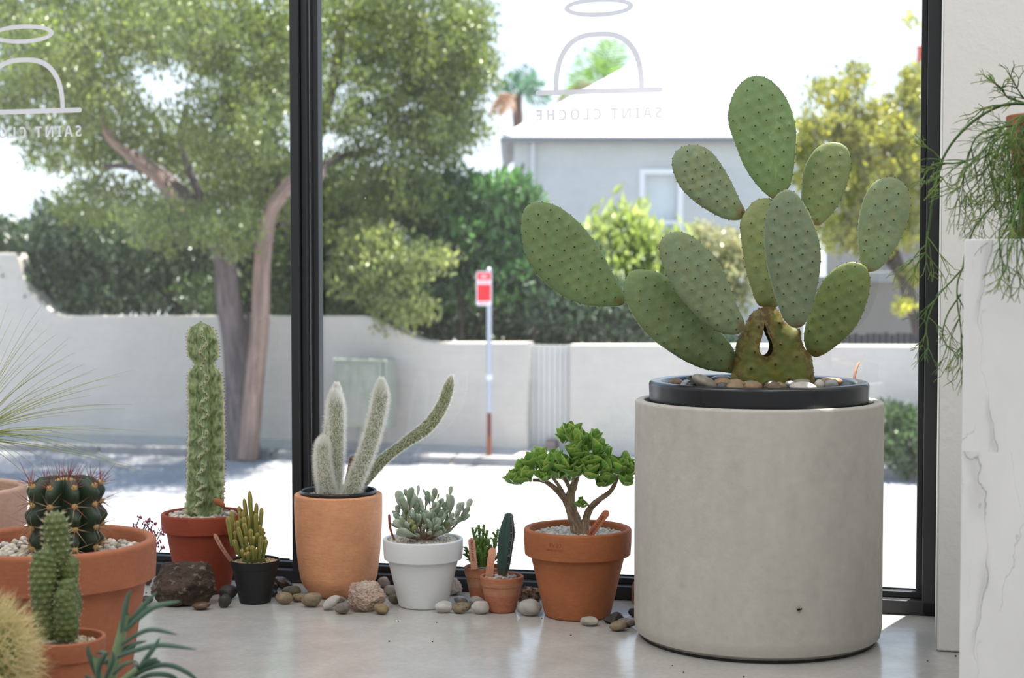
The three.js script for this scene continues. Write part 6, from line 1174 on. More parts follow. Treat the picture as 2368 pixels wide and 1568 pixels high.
{ // blue-grey finger succulent, its pot below the picture
  const d = 2.1, s = d / FOCAL, foot = at(245, 1600, d), pot = thing('terracotta_pot', 'low terracotta pot under the blue-green finger succulent', 'plant pot', V(foot.x, 0, foot.z)), h = foot.y - 0.012;
  mesh('pot_body', lathe(smoothProfile([[0, 0.002], [0.05, 0, 0.002], [0.066, h, 0.003], [0.058, h, 0.003], [0.055, h - 0.02]])), terracotta, pot);
  mesh('soil', new THREE.CylinderGeometry(0.057, 0.055, 0.01, 40).translate(0, h - 0.012, 0), soilMat, pot);
  const t = thing('finger_succulent', 'blue-green succulent with long curved finger leaves at the lower left', 'succulent', V(foot.x, h - 0.008, foot.z)), q = rel(t), r = rng(87);
  const mats = [[0.055, 0.115, 0.08], [0.08, 0.15, 0.11], [0.04, 0.09, 0.06]].map((c) => phys({ color: lin(...c), roughness: 0.6 })), stemMat = phys({ color: lin(0.2, 0.29, 0.15), roughness: 0.6 });
  const stalk = (pts, w) => mesh('stem', sweep(pts.map(([x, y, o]) => q(x, y, d + o)), (v) => w * s * (1 - 0.35 * v), { rings: 16, sides: 10 }), stemMat, t);
  stalk([[246, 1606, 0], [262, 1540, 0], [280, 1470, 0.0], [292, 1420, 0]], 15);
  stalk([[236, 1606, 0.02], [228, 1560, 0.02], [220, 1520, 0.02]], 11);
  stalk([[256, 1606, -0.02], [290, 1570, -0.03], [320, 1545, -0.035]], 11);
  const leaf = (pts, w) => mesh('leaf', sweep(pts.map(([x, y, o = 0]) => q(x, y, d + o)), (v) => w * 0.52 * s * (0.55 + 0.6 * Math.sin(Math.PI * Math.min(1, v * 0.75 + 0.12))) * (v > 0.7 ? Math.sqrt(Math.max(0.002, 1 - ((v - 0.7) / 0.302) ** 1.7)) : 1), { rings: 20, sides: 10 }), mats[Math.floor(r() * 3)], t);
  [ // each leaf as it lies in the photograph
    [[[290, 1440], [291, 1410], [296, 1378], [305, 1364]], 9], [[[280, 1462, -0.01], [284, 1430, -0.01], [290, 1395, -0.012], [294, 1376, -0.012]], 9], [[[292, 1450], [312, 1425], [340, 1392], [364, 1368]], 10], [[[290, 1458, -0.01], [320, 1430, -0.02], [355, 1405, -0.025], [418, 1390, -0.03]], 11], [[[300, 1440, 0.01], [325, 1412, 0.015], [352, 1400, 0.02]], 9],
    [[[282, 1490, -0.01], [312, 1470, -0.02], [350, 1456, -0.03], [412, 1468, -0.035]], 9], [[[270, 1520, 0], [300, 1500, 0], [320, 1488, 0]], 8], [[[272, 1520, -0.015], [310, 1505, -0.03], [370, 1492, -0.04], [455, 1502, -0.05]], 10], [[[274, 1505, 0.01], [300, 1492, 0.01], [340, 1482, 0.015]], 8],
    [[[320, 1545, -0.03], [340, 1520, -0.035], [358, 1495, -0.04], [370, 1474, -0.04]], 10], [[[310, 1556, -0.03], [340, 1530, -0.04], [365, 1522, -0.045]], 8], [[[318, 1552, -0.03], [350, 1530, -0.04], [368, 1527, -0.045]], 8], [[[300, 1570, -0.03], [345, 1545, -0.04], [390, 1538, -0.05], [440, 1560, -0.06], [470, 1590, -0.06]], 10], [[[310, 1580, -0.035], [350, 1560, -0.05], [400, 1566, -0.05], [430, 1600, -0.05]], 10],
    [[[222, 1560, 0.02], [212, 1530, 0.02], [204, 1506, 0.02], [203, 1490, 0.02]], 10], [[[226, 1570, 0], [228, 1545, 0], [240, 1518, -0.005], [252, 1506, -0.01]], 11], [[[250, 1530, 0.01], [240, 1510, 0.02], [226, 1510, 0.03], [220, 1512, 0.03]], 8], [[[240, 1580, -0.02], [252, 1550, -0.025], [262, 1520, -0.03], [258, 1504, -0.03]], 9], [[[215, 1590, 0.01], [206, 1575, 0.01], [196, 1560, 0.01]], 9], [[[255, 1545, 0.01], [246, 1532, 0.02], [236, 1535, 0.03]], 7],
    [[[284, 1480, 0.01], [276, 1455, 0.015], [288, 1425, 0.02]], 8], [[[262, 1560, -0.02], [290, 1535, -0.03], [315, 1530, -0.03]], 8], [[[230, 1600, -0.02], [215, 1580, -0.03], [210, 1560, -0.03]], 9], [[[280, 1590, -0.03], [310, 1570, -0.04], [330, 1575, -0.04]], 9], [[[332, 1540, -0.03], [352, 1532, -0.03], [372, 1530, -0.02]], 8],
  ].forEach(([p, w]) => leaf(p, w));
}
{ // fine grassy plant coming in from the left edge
  const plan = P.grass, t = onPot('grass_plant', 'fine wispy grass with long thin arching blades at the left edge', 'grass plant', plan), q = rel(t), d = plan.depth, r = rng(89), root = q(-105, 1128, d), hub = q(-70, 1010, d);
  mesh('stem', sweep([root, root.clone().lerp(hub, 0.5), hub], (v) => 0.014 * (1 - 0.3 * v), { rings: 14, sides: 12 }), std({ map: barkTex, color: lin(0.5, 0.42, 0.33), roughness: 0.95 }), t);
  const mats = [[0.42, 0.46, 0.16], [0.32, 0.38, 0.13], [0.52, 0.5, 0.24], [0.22, 0.19, 0.14]].map((c) => phys({ color: lin(...c), roughness: 0.6 }));
  const blade = (tip, sag, w = 0.0009) => { const m = hub.clone().lerp(tip, 0.5); m.y += sag; mesh('blade', sweep(new THREE.QuadraticBezierCurve3(hub.clone().add(V((r() - 0.5) * 0.01, (r() - 0.5) * 0.02, (r() - 0.5) * 0.01)), m, tip), (v) => w * (1 - 0.75 * v), { rings: 14, sides: 4 }), mats[Math.floor(r() * r() * 4)], t); };
  const tips = [[62, 712], [30, 735], [90, 740], [128, 775], [110, 760], [160, 780], [155, 795], [150, 830], [175, 815], [165, 838], [215, 860], [195, 842], [225, 852], [180, 905], [278, 870], [310, 855], [190, 905], [245, 935], [290, 945], [230, 985], [265, 1000], [350, 1000], [305, 935], [200, 1005], [300, 1075], [320, 1095], [205, 1060], [150, 1040], [240, 1032], [280, 1018], [130, 1085], [70, 1110], [90, 1090], [175, 1035], [100, 700], [20, 700], [60, 790], [95, 820], [140, 890], [120, 920], [210, 915], [160, 960], [225, 1022], [335, 1090], [260, 1062], [110, 1020], [50, 1075], [140, 1000], [20, 1060], [75, 760], [48, 840], [250, 890]];
  for (const [x, y] of tips) blade(q(x, y, d + (r() - 0.5) * 0.3), 0.012 + 0.03 * r());
}
{ // small purple-flowered sprig beyond the big pot
  const c = at(350, 1300, 3.2), pot = thing('clay_pot', 'small clay pot hidden behind the large pot, holding the purple sprig', 'plant pot', V(c.x - 0.085, 0, -3.2));
  mesh('pot_body', lathe(smoothProfile([[0, 0.001], [0.024, 0, 0.002], [0.033, 0.06, 0.002], [0.029, 0.06, 0.002], [0.027, 0.05]]), 32), terracotta, pot);
  const t = thing('purple_sprig', 'thin sprig with tiny purple buds between the large pot and the dark red pot', 'plant', V(c.x - 0.085, 0.05, -3.2)), q = rel(t), d = 3.2, r = rng(91);
  const stem = std({ color: lin(0.06, 0.08, 0.04), roughness: 0.8 }), bud = std({ color: lin(0.28, 0.08, 0.14), roughness: 0.6 }), leafM = std({ color: lin(0.05, 0.09, 0.04), roughness: 0.7 });
  const base = V(0, 0.0, 0);
  const ends = [[322, 1198], [312, 1217], [340, 1204], [356, 1208], [345, 1222], [372, 1222], [374, 1232], [360, 1235], [352, 1228], [378, 1266], [368, 1252], [362, 1262], [335, 1212], [348, 1202]];
  for (const [x, y] of ends) {
    const tip = q(x, y, d + (r() - 0.5) * 0.02), mid = base.clone().lerp(tip, 0.6).add(V((r() - 0.5) * 0.008, 0.004, 0));
    const st = mesh('stem', sweep([base, mid, tip], 0.0006, { rings: 10, sides: 5 }), stem, t), lv = [], bd = [];
    const cv = new THREE.CatmullRomCurve3([base, mid, tip]);
    for (let i = 0; i < 12; i++) { const p = cv.getPoint(0.55 + 0.45 * i / 12), dir = V(r() - 0.5, 0.5, r() - 0.5).normalize(), L = 0.006 + 0.006 * r(); lv.push(new THREE.ConeGeometry(0.0009, L, 4).translate(0, L / 2, 0).applyQuaternion(orient(dir)).translate(p.x, p.y, p.z)); }
    for (let i = 0; i < 6; i++) bd.push(new THREE.SphereGeometry(0.0017, 8, 6).scale(1, 1.4, 1).translate(tip.x + (r() - 0.5) * 0.01, tip.y + (r() - 0.5) * 0.008, tip.z + (r() - 0.5) * 0.008));
    mesh('leaves', join(lv), leafM, st); mesh('buds', join(bd), bud, st);
  }
}

// ---------------------------------------------------------------- stones on the floor
const stoneTones = { brown: [0.16, 0.09, 0.05], darkbrown: [0.07, 0.045, 0.035], black: [0.022, 0.022, 0.026], dark: [0.045, 0.042, 0.045], green: [0.075, 0.075, 0.06], purple: [0.075, 0.06, 0.06], tan: [0.4, 0.32, 0.21], ochre: [0.4, 0.3, 0.16], olive: [0.22, 0.19, 0.13], grey: [0.32, 0.28, 0.25], pale: [0.46, 0.42, 0.38], white: [0.78, 0.76, 0.74], pink: [0.7, 0.6, 0.58], cream: [0.66, 0.62, 0.53], shiny: [0.42, 0.36, 0.33] };
const stoneMats = {};
const floorStones = 'stones laid on the floor between the pots';
// [left, right, top, bottom in photo pixels, tone, roll, label, lift]
const STONES = [
  [326, 344, 1339, 1359, 'brown', 0, 'smooth brown stone between the large pot and the dark jagged rock'], [316, 347, 1382, 1403, 'darkbrown', -0.05, 'flat dark brown stone left of the foot of the jagged rock'], [437, 481, 1396, 1418, 'brown', 0.03, 'flat brown pebble in front of the dark jagged rock'],
  [498, 529, 1379, 1413, 'green', -0.55, 'speckled dark green stone leaning left of the small black pot'], [500, 547, 1356, 1394, 'purple', 0.12, 'pitted purplish-black stone behind the speckled green one'], [628, 672, 1338, 1371, 'darkbrown', -0.45, 'dark brown slanting stone against the window frame right of the black pot'],
  [624, 641, 1352, 1372, 'black', -0.5, 'glossy black pebble behind the right side of the black pot'], [619, 637, 1369, 1387, 'black', 0.4, 'glossy black pebble touching the right foot of the black pot'], [648, 693, 1360, 1384, 'olive', 0, 'olive stone left of the tall peach planter, behind two tan ones'],
  [631, 674, 1375, 1405, 'tan', -0.1, 'tan egg-shaped stone right of the small black pot'], [670, 707, 1377, 1399, 'ochre', 0, 'flat ochre stone between two tan stones before the peach planter'], [693, 740, 1376, 1412, 'tan', 0.18, 'largest tan stone at the front left of the peach planter'],
  [756, 797, 1382, 1402, 'grey', 0, 'grey-brown stone against the foot of the peach planter behind the white stone'], [742, 783, 1382, 1419, 'white', 0.75, 'white slanting stone in front of the peach planter'], [771, 808, 1398, 1428, 'grey', 0.25, 'grey veined stone between the white stone and the pink rock'],
  [861, 897, 1401, 1429, 'ochre', -0.25, 'ochre stone in front of the pink veined rock'], [868, 900, 1338, 1367, 'pink', 0, 'pinkish white stone behind the pink veined rock by the window frame'], [884, 916, 1357, 1385, 'pale', 0, 'pale grey stone between the pink rock and the white pot'],
  [895, 925, 1373, 1404, 'olive', 0.3, 'dark olive stone touching the left foot of the white pot'], [1003, 1046, 1395, 1425, 'white', 0, 'white stone at the right foot of the white pot'], [1048, 1081, 1383, 1405, 'shiny', -0.3, 'shiny grey stone behind the pitted tan one'],
  [1043, 1088, 1398, 1426, 'tan', 0.05, 'pitted tan stone between the white stones'], [1083, 1122, 1380, 1406, 'white', 0, 'rear white stone beside the two small terracotta pots'], [1089, 1131, 1394, 1428, 'white', -0.1, 'front white stone touching the small front terracotta pot'],
  [1197, 1254, 1391, 1433, 'white', 0, 'biggest white stone left of the orange terracotta pot'], [1343, 1386, 1432, 1456, 'cream', 0, 'cream stone in front of the orange terracotta pot'], [1410, 1454, 1441, 1468, 'tan', 0.05, 'olive-tan stone nearest the left foot of the concrete planter'],
  [1431, 1476, 1433, 1459, 'shiny', 0, 'grey-tan stone behind the olive-tan one by the concrete planter'], [1455, 1480, 1411, 1433, 'dark', 0.3, 'dark stone half hidden by the left side of the concrete planter'], [284, 312, 1532, 1560, 'pale', 0, 'pale grey stone beside the foot of the large terracotta pot'],
];
STONES.forEach(([x0, x1, y0, y1, tone, roll, label], i) => {
  const px = (x0 + x1) / 2, front = EYE * FOCAL / (y1 - HORIZON), hw0 = (x1 - x0) / 2 / FOCAL * front, d = front + hw0 * 0.55, s = d / FOCAL;
  const h = Math.max(EYE - (y0 - HORIZON) * (d / FOCAL), 0.012), hh = h / 2, c = at(px, HORIZON, d), hw = (x1 - x0) / 2 * s;
  const glossy = ['black', 'shiny', 'darkbrown', 'brown'].includes(tone), geo = smallStone(100 + i, [1, 1, 1], 4); geo.computeBoundingBox();
  const bb = geo.boundingBox, k = V((bb.max.x - bb.min.x) / 2, (bb.max.y - bb.min.y) / 2, (bb.max.z - bb.min.z) / 2), p = geo.attributes.position;
  geo.translate(-(bb.max.x + bb.min.x) / 2, -(bb.max.y + bb.min.y) / 2, -(bb.max.z + bb.min.z) / 2).scale(1 / k.x, 1 / k.y, 1 / k.z);
  // roll and size the stone so that it just fills its measured height
  const cr = Math.cos(roll), sr = Math.sin(roll); let ax = hw, ay = hh;
  if (roll) { for (let n = 0; n < 30; n++) { ax = Math.sqrt(Math.max(hw * hw * 0.3, (hw * hw - ay * ay * sr * sr) / (cr * cr))); ay = Math.sqrt(Math.max(hh * hh * 0.2, (hh * hh - ax * ax * sr * sr) / (cr * cr))); } }
  if (roll) ay = Math.max(ay, ax * 0.52);
  geo.scale(ax, ay, hw * 0.78).rotateZ(roll); geo.computeBoundingBox(); { const f = h / (geo.boundingBox.max.y - geo.boundingBox.min.y), fx = 2 * hw / (geo.boundingBox.max.x - geo.boundingBox.min.x); geo.scale(fx, f, 1); }
  const base = stoneTones[tone], pits = label.startsWith('pitted');
  for (let j = 0; j < p.count; j++) if (pits) { const f = noise(p.getX(j) * 190, p.getY(j) * 190, p.getZ(j) * 190); if (f > 0.35) { p.setXYZ(j, p.getX(j) * 0.95, p.getY(j) * 0.95, p.getZ(j) * 0.95); } }
  geo.computeVertexNormals(); geo.computeBoundingBox();
  planarUV(geo, (x, y, z) => [x * 9 + i * 0.3, (y + z) * 9]);
  tint(geo, (x, y, z) => { const n = fbm(x * 45 + i * 3, y * 45, z * 45), v = Math.abs(noise(x * 60 + i, y * 90, z * 60)); let cc = mixc(base, base.map((q) => q * 0.6), clamp(0.5 + 1.3 * n, 0, 1) * 0.7); if (v < 0.05 && ['tan', 'grey', 'ochre', 'olive', 'shiny'].includes(tone)) cc = cc.map((q) => q * 0.72); if (pits && noise(x * 190, y * 190, z * 190) > 0.35) cc = [0.1, 0.06, 0.04]; return cc; });
  const mat = stoneMats[glossy ? 'g' : 'm'] ||= std({ map: grainTex, color: 0xffffff, vertexColors: true, roughness: glossy ? 0.3 : 0.58 });
  const o = mesh('floor_stone', geo, mat); o.position.set(c.x, -geo.boundingBox.min.y, -d);
  tag(o, label, 'stone', floorStones);
});
function rock(name, label, px, w, top, bottom, seed, colorFn, o = {}) { // broken rock: facets by planes, then roughness
  const front = EYE * FOCAL / (bottom - HORIZON), hw0 = w / 2 / FOCAL * front, d = front + hw0 * (o.deep || 0.6) * 0.8, s = d / FOCAL, h = EYE - (top - HORIZON) * s, c = at(px, HORIZON, d), r = rng(seed);
  const planes = []; for (let i = 0; i < (o.planes || 22); i++) { const z = 2 * r() - 1, a = r() * 6.283, q = Math.sqrt(1 - z * z); planes.push([V(q * Math.cos(a), z, q * Math.sin(a)), 0.66 + 0.26 * r()]); }
  planes.push([V(0, -1, 0), 0.72]);
  let g = new THREE.IcosahedronGeometry(1, o.detail || 28); g.deleteAttribute('uv').deleteAttribute('normal'); g = mergeVertices(g);
  const p = g.attributes.position, v = V(0, 0, 0);
  for (let i = 0; i < p.count; i++) { v.fromBufferAttribute(p, i); let k = 1.15; for (const [n, dd] of planes) { const t = v.dot(n); if (t > 0.01) k = Math.min(k, dd / t); } const f = k * (1 + (o.rough || 0.1) * fbm(v.x * 4 + seed, v.y * 4, v.z * 4, 5) + (o.fine || 0.05) * Math.abs(fbm(v.x * 14 + seed, v.y * 14, v.z * 14, 3))); p.setXYZ(i, v.x * f, v.y * f, v.z * f); }
  g.computeBoundingBox(); const b = g.boundingBox;
  g.translate(-(b.min.x + b.max.x) / 2, -b.min.y, -(b.min.z + b.max.z) / 2).scale(w * s / (b.max.x - b.min.x), h / (b.max.y - b.min.y), w * s * (o.deep || 0.6) / (b.max.z - b.min.z));
  if (o.shear) for (let i = 0; i < p.count; i++) p.setX(i, p.getX(i) + o.shear * (p.getY(i) - h / 2));
  g.computeVertexNormals(); tint(g, colorFn);
  planarUV(g, (x, y, z) => [x * 8, (y + z) * 8]);
  const m = mesh(name, g, std({ map: grainTex, vertexColors: true, roughness: o.gloss || 0.85 })); m.position.set(c.x, -0.0005, -d);
  return tag(m, label, 'rock');
}
rock('jagged_rock', 'big dark brown jagged rock in front of the dark red pot', 418, 160, 1303, 1412, 5, (x, y, z) => { const n = fbm(x * 60, y * 60, z * 60), m = fbm(x * 22 + 3, y * 22, z * 22); let c = mixc([0.045, 0.027, 0.022], [0.13, 0.085, 0.062], clamp(0.45 + 1.1 * m, 0, 1)); if (n > 0.16) c = mixc(c, [0.3, 0.28, 0.25], clamp((n - 0.16) * 5, 0, 0.75)); return c; }, { rough: 0.16, fine: 0.13, deep: 0.62, detail: 46, planes: 13 });
const veined = (base, vein, f, wdt) => (x, y, z) => { const a = Math.abs(fbm(x * f + 1.7, y * f, z * f, 3)), b = Math.abs(fbm(x * f * 1.9 + 5, y * f * 1.9, z * f * 1.9, 3)), m = fbm(x * 25, y * 25, z * 25); return mixc(mixc(base[0], base[1], clamp(0.5 + 1.4 * m, 0, 1)), vein, clamp(1 - Math.min(a, b * 1.4) / wdt, 0, 1) * 0.8); };
rock('veined_rock', 'pink rock with dark branching veins in front of the tall peach planter', 845, 91, 1349, 1424, 12, veined([[0.66, 0.44, 0.36], [0.7, 0.62, 0.54]], [0.16, 0.09, 0.09], 48, 0.035), { rough: 0.22, fine: 0.16, deep: 0.75, detail: 40 });
rock('pale_rock', 'pinkish white rough rock between the white pot and the window frame', 1046, 46, 1338, 1384, 21, veined([[0.72, 0.56, 0.5], [0.76, 0.68, 0.62]], [0.5, 0.35, 0.3], 40, 0.02), { rough: 0.2, fine: 0.12, deep: 0.7 });
rock('speckled_rock', 'rough white and brown speckled rock left of the orange terracotta pot', 1227, 66, 1359, 1407, 33, (x, y, z) => { const n = fbm(x * 80, y * 80, z * 80); return n > 0.06 ? [0.68, 0.6, 0.52] : n > -0.1 ? [0.4, 0.27, 0.18] : [0.12, 0.09, 0.08]; }, { rough: 0.22, fine: 0.25, deep: 0.6, detail: 36 });
rock('orange_rock', 'orange and white rock peeping out behind the left side of the concrete planter', 1484, 44, 1338, 1406, 44, veined([[0.62, 0.32, 0.2], [0.72, 0.56, 0.46]], [0.4, 0.16, 0.1], 30, 0.04), { rough: 0.2, fine: 0.1, deep: 0.8 });
rock('angular_stone', 'black angular stone at the right foot of the orange terracotta pot', 1422, 50, 1420, 1451, 52, (x, y, z) => { const n = fbm(x * 50, y * 50, z * 50); return mixc([0.025, 0.022, 0.022], [0.06, 0.05, 0.045], clamp(0.5 + n, 0, 1)); }, { rough: 0.06, fine: 0.03, deep: 0.7, planes: 12, gloss: 0.6 });
{ // a scrap of white paper, and crumbs of soil
  const p = onLevel(921, 1437), g = gridGeo(10, 4, (u, v) => V((u - 0.5) * 0.013 * (0.8 + 0.2 * noise(v * 3, u * 4, 1)), 0.0012 + 0.0012 * Math.sin(u * 9 + v * 3), (v - 0.5) * 0.005 * (0.8 + 0.5 * noise(u * 5, 2, 1))));
  const m = mesh('paper_scrap', g, std({ color: lin(0.8, 0.79, 0.76), roughness: 0.9, side: THREE.DoubleSide })); m.position.copy(p); m.rotation.y = 0.15;
  tag(m, 'tiny scrap of white paper on the floor in front of the white pot', 'paper scrap');
  const r = rng(95), spots = [[360 / 2.553 + 1440, 1400 + 397 / 2.553], [1440 + 1800 / 2.553, 1400 + 330 / 2.553], [1253, 1431], [1720, 1566], [1000, 1485], [900, 1484], [2210, 1518], [338, 1372], [1555, 1540], [1010, 1440], [1320, 1470]];
  const cm = std({ color: lin(0.03, 0.022, 0.018), roughness: 1 }), cg = smallStone(77, [1, 0.6, 0.8], 1);
  for (const [x, y] of spots) { const q = onLevel(x, y), c = mesh('crumb', cg, cm), s = 0.0013 + 0.0009 * r(); c.position.copy(q).setY(s * 0.5); c.scale.setScalar(s); c.rotation.y = r() * 6; tag(c, 'tiny dark crumb of soil on the polished floor', 'crumb', 'crumbs of soil on the floor'); }
}

// ---------------------------------------------------------------- marble plinth and the hanging plant
const marbleTex = (() => {
  const N = 1024, d = new Uint8Array(N * N * 4);
  for (let y = 0; y < N; y++) for (let x = 0; x < N; x++) {
    const u = x / N, v = y / N, w1 = tfbm(u, v, 3, 6, 701) - 0.5, w2 = tfbm(u, v, 6, 5, 711) - 0.5;
    const vein = (f, sl, o, wd, warp) => { const q = (u * f + v * sl + o + warp) % 1, e = Math.abs(q - 0.5) * 2; return Math.exp(-(((1 - e) / wd) ** 2)); };
    let k = 0.93 + 0.035 * (tfbm(u, v, 5, 4, 721) - 0.5) + 0.03 * w2;
    const gate = clamp((tfbm(u, v, 4, 3, 731) - 0.42) * 5, 0, 1), gate2 = clamp((tfbm(u, v, 5, 3, 741) - 0.45) * 5, 0, 1);
    k -= 0.2 * vein(2, 0.22, 0.3, 0.012, w1 * 0.55 + w2 * 0.12) * (0.25 + 0.75 * gate) + 0.14 * vein(1, -0.4, 0.8, 0.008, w1 * 0.4 + w2 * 0.2) * gate2 + 0.07 * vein(2, 0.22, 0.33, 0.09, w1 * 0.55) * gate + 0.1 * vein(3, 0.5, 0.1, 0.01, w2 * 0.7) * gate2;
    const i = (y * N + x) * 4; d[i] = clamp(k * 252, 0, 255); d[i + 1] = clamp(k * 253, 0, 255); d[i + 2] = clamp(k * 255, 0, 255); d[i + 3] = 255;
  }
  const t = new THREE.DataTexture(d, N, N); t.wrapS = t.wrapT = THREE.RepeatWrapping; t.magFilter = THREE.LinearFilter; t.minFilter = THREE.LinearMipmapLinearFilter; t.generateMipmaps = true; t.colorSpace = THREE.SRGBColorSpace; t.repeat.set(1 / 0.27, 1 / 0.52); t.offset.set(0.15, 0.1); t.needsUpdate = true; return t;
})();
const PL = { depth: 2.5 };
{
  const d = PL.depth, left = at(2229, HORIZON, d).x, top = at(2234, 553, d).y, w = 0.36, turn = -0.292;
  PL.top = top; PL.w = w;
  const t = thing('marble_plinth', 'tall white grey-veined marble plinth at the right edge', 'plinth', V(left, 0, -d), turn);
  mesh('plinth_body', boxUV(box(w, top, w, w / 2, top / 2, -w / 2, 0.0025)), std({ map: marbleTex, color: lin(0.97, 0.97, 0.98), roughness: 0.32 }), t);
  PL.c = V(w / 2, 0, -w / 2).applyAxisAngle(V(0, 1, 0), turn).add(V(left, 0, -d));
}
{ // terracotta pot and saucer with a trailing stick-stemmed plant
  const d = -PL.c.z, s = d / FOCAL, cx = at(2432, HORIZON, d).x, at0 = V(cx, PL.top, PL.c.z), rim = 106 * s, h = (548 - 268) * s;
  const saucer = thing('saucer', 'terracotta saucer on the marble plinth under the trailing plant', 'saucer', at0);
  mesh('saucer_body', lathe(smoothProfile([[0, 0.0], [rim * 0.72, 0, 0.002], [rim * 0.82, 0.022, 0.003], [rim * 0.77, 0.022, 0.003], [rim * 0.68, 0.006], [0, 0.006]])), terracotta, saucer);
  const pot = thing('terracotta_pot', 'terracotta pot on the marble plinth, mostly hidden by the trailing stems', 'plant pot', at0.clone().add(V(0, 0.006, 0)));
  mesh('pot_body', lathe(smoothProfile([[0, 0.001], [rim * 0.62, 0, 0.003], [rim * 0.9, h * 0.74], [rim * 0.84, h * 0.74]])), terracotta, pot);
  mesh('pot_rim', lathe(smoothProfile([[rim * 0.89, h * 0.735], [rim * 0.95, h * 0.735, 0.003], [rim, h, 0.004], [rim * 0.9, h, 0.004], [rim * 0.86, h * 0.9]])), terracotta, pot);
  mesh('soil', new THREE.CylinderGeometry(rim * 0.88, rim * 0.86, 0.01, 40).translate(0, h * 0.92, 0), soilMat, pot);
  const t = thing('trailing_plant', 'trailing green plant with thin forking leafless stems spilling over the marble plinth', 'plant', at0.clone().add(V(0, 0.006 + h * 0.92, 0))), q = rel(t), r = rng(101);
  const mats = [[0.045, 0.1, 0.02], [0.09, 0.17, 0.03], [0.16, 0.24, 0.045], [0.03, 0.06, 0.02]].map((c) => phys({ color: lin(...c), roughness: 0.5 }));
  // a shoot: its main stem, then forks at its joints, forks of forks
  function shoot(pts, w, forks, mat, spread = 1, len = 0.04) {
    const P3 = pts.map(([x, y, o = 0]) => q(x, y, d + o)), curve = new THREE.CatmullRomCurve3(P3, false, 'centripetal'), parts = [[], []];
    parts[0].push(sweep(curve, (v) => w * (1 - 0.35 * v), { rings: 26, sides: 6 }));
    const fork = (p, dir, L, lvl) => {
      const e = p.clone().addScaledVector(dir, L).add(V(0, -0.08 * L, 0)), m = p.clone().lerp(e, 0.5).add(V((r() - 0.5) * L * 0.08, L * 0.04, (r() - 0.5) * L * 0.08));
      parts[lvl > 1 ? 1 : 0].push(sweep([p, m, e], (v) => w * (0.72 - 0.12 * lvl) * (1 - 0.2 * v) * (v > 0.93 ? 0.6 : 1), { rings: 5, sides: 5 }));
      if (lvl < 3) { const n = lvl === 1 ? 2 + (r() < 0.6) : (r() < 0.75 ? 2 : 1); for (let i = 0; i < n; i++) fork(e, dir.clone().add(V((r() - 0.5) * 1.7, (r() - 0.58) * 1.4, (r() - 0.5) * 1.4)).normalize(), L * (0.6 + 0.3 * r()), lvl + 1); }
    };
    for (const v of forks) { const p = curve.getPointAt(v), tan = curve.getTangentAt(v), n = v > 0.97 ? 4 : 2; for (let i = 0; i < n; i++) fork(p, tan.clone().multiplyScalar(0.8).add(V((r() - 0.5) * 1.7 * spread, (r() - 0.55) * 1.2 * spread, (r() - 0.5) * 1.4)).normalize(), len * (0.7 + 0.6 * r()), 1); }
    const st = mesh('stem', join(parts[0]), mats[mat ?? Math.floor(r() * 2)], t);
    if (parts[1].length) mesh('stem_tips', join(parts[1]), mats[r() < 0.6 ? 2 : 1], st);
  }
  // the long arching stem that hangs before the window frame
  shoot([[2420, 250, 0], [2370, 240, 0], [2320, 243, 0], [2265, 270, 0.0], [2210, 320, 0.01], [2178, 372, 0.01], [2160, 430, 0.01], [2152, 500, 0.01], [2146, 540, 0.01]], 0.0026, [0.22, 0.62], 0, 0.6, 0.026);
  shoot([[2146, 535, 0.01], [2143, 560, 0.01], [2140, 585, 0.012]], 0.0018, [0.25, 0.6, 1], 1, 1.2, 0.032);
  shoot([[2178, 372, 0.01], [2160, 352, 0.005], [2148, 344, 0.0]], 0.0016, [0.99], 1, 0.5, 0.012);
  shoot([[2240, 370, -0.02], [2205, 378, -0.02], [2170, 378, -0.02], [2145, 390, -0.02]], 0.0016, [0.5, 0.95], 1, 0.6, 0.016);
  shoot([[2180, 412, 0], [2160, 440, 0], [2136, 464, 0]], 0.0016, [], 2);
  shoot([[2340, 300, -0.05], [2290, 330, -0.07], [2262, 360, -0.08], [2235, 372, -0.08]], 0.0017, [0.8, 1], 0, 1.0, 0.034);
  shoot([[2345, 290, -0.04], [2290, 300, -0.06], [2256, 320, -0.07], [2230, 400, -0.07]], 0.0017, [0.7, 1], 0, 1.0, 0.032);
  shoot([[2350, 300, -0.06], [2300, 360, -0.09], [2262, 420, -0.1], [2235, 450, -0.1]], 0.0017, [0.4, 0.7, 1], 1, 1, 0.034);
  shoot([[2400, 250, 0], [2360, 235, 0.01], [2330, 225, 0.01], [2318, 205, 0.01]], 0.0018, [0.5, 0.85, 1], 0, 0.9, 0.02);
  shoot([[2420, 250, 0.02], [2370, 228, 0.02], [2352, 205, 0.02]], 0.0017, [0.6, 1], 0, 0.8, 0.022);
  for (let i = 0; i < 27; i++) { // the mass that hangs over the pot
    const x = 2262 + 150 * r(), y0 = 268 + 30 * r(), drop = 60 + 200 * r(), o = -0.03 - 0.12 * r(), sway = (r() - 0.5) * 60;
    shoot([[2395 + 20 * r(), 258, o * 0.3], [lerp(2385, x, 0.5), y0 + 6, o * 0.8], [x + sway * 0.4, y0 + drop * 0.45, o], [x + sway, Math.min(505, y0 + drop), o]], 0.00125, [0.42, 0.6, 0.78, 1], undefined, 1.35, 0.03);
  }
  for (const [x, y] of [[2330, 640], [2352, 655], [2312, 600], [2362, 600]]) shoot([[2370, 420, -0.1], [lerp(2360, x, 0.5), 500, -0.2], [x, y - 70, -0.215], [x, y - 28, -0.215]], 0.0017, [0.75, 1], undefined, 0.8, 0.02);
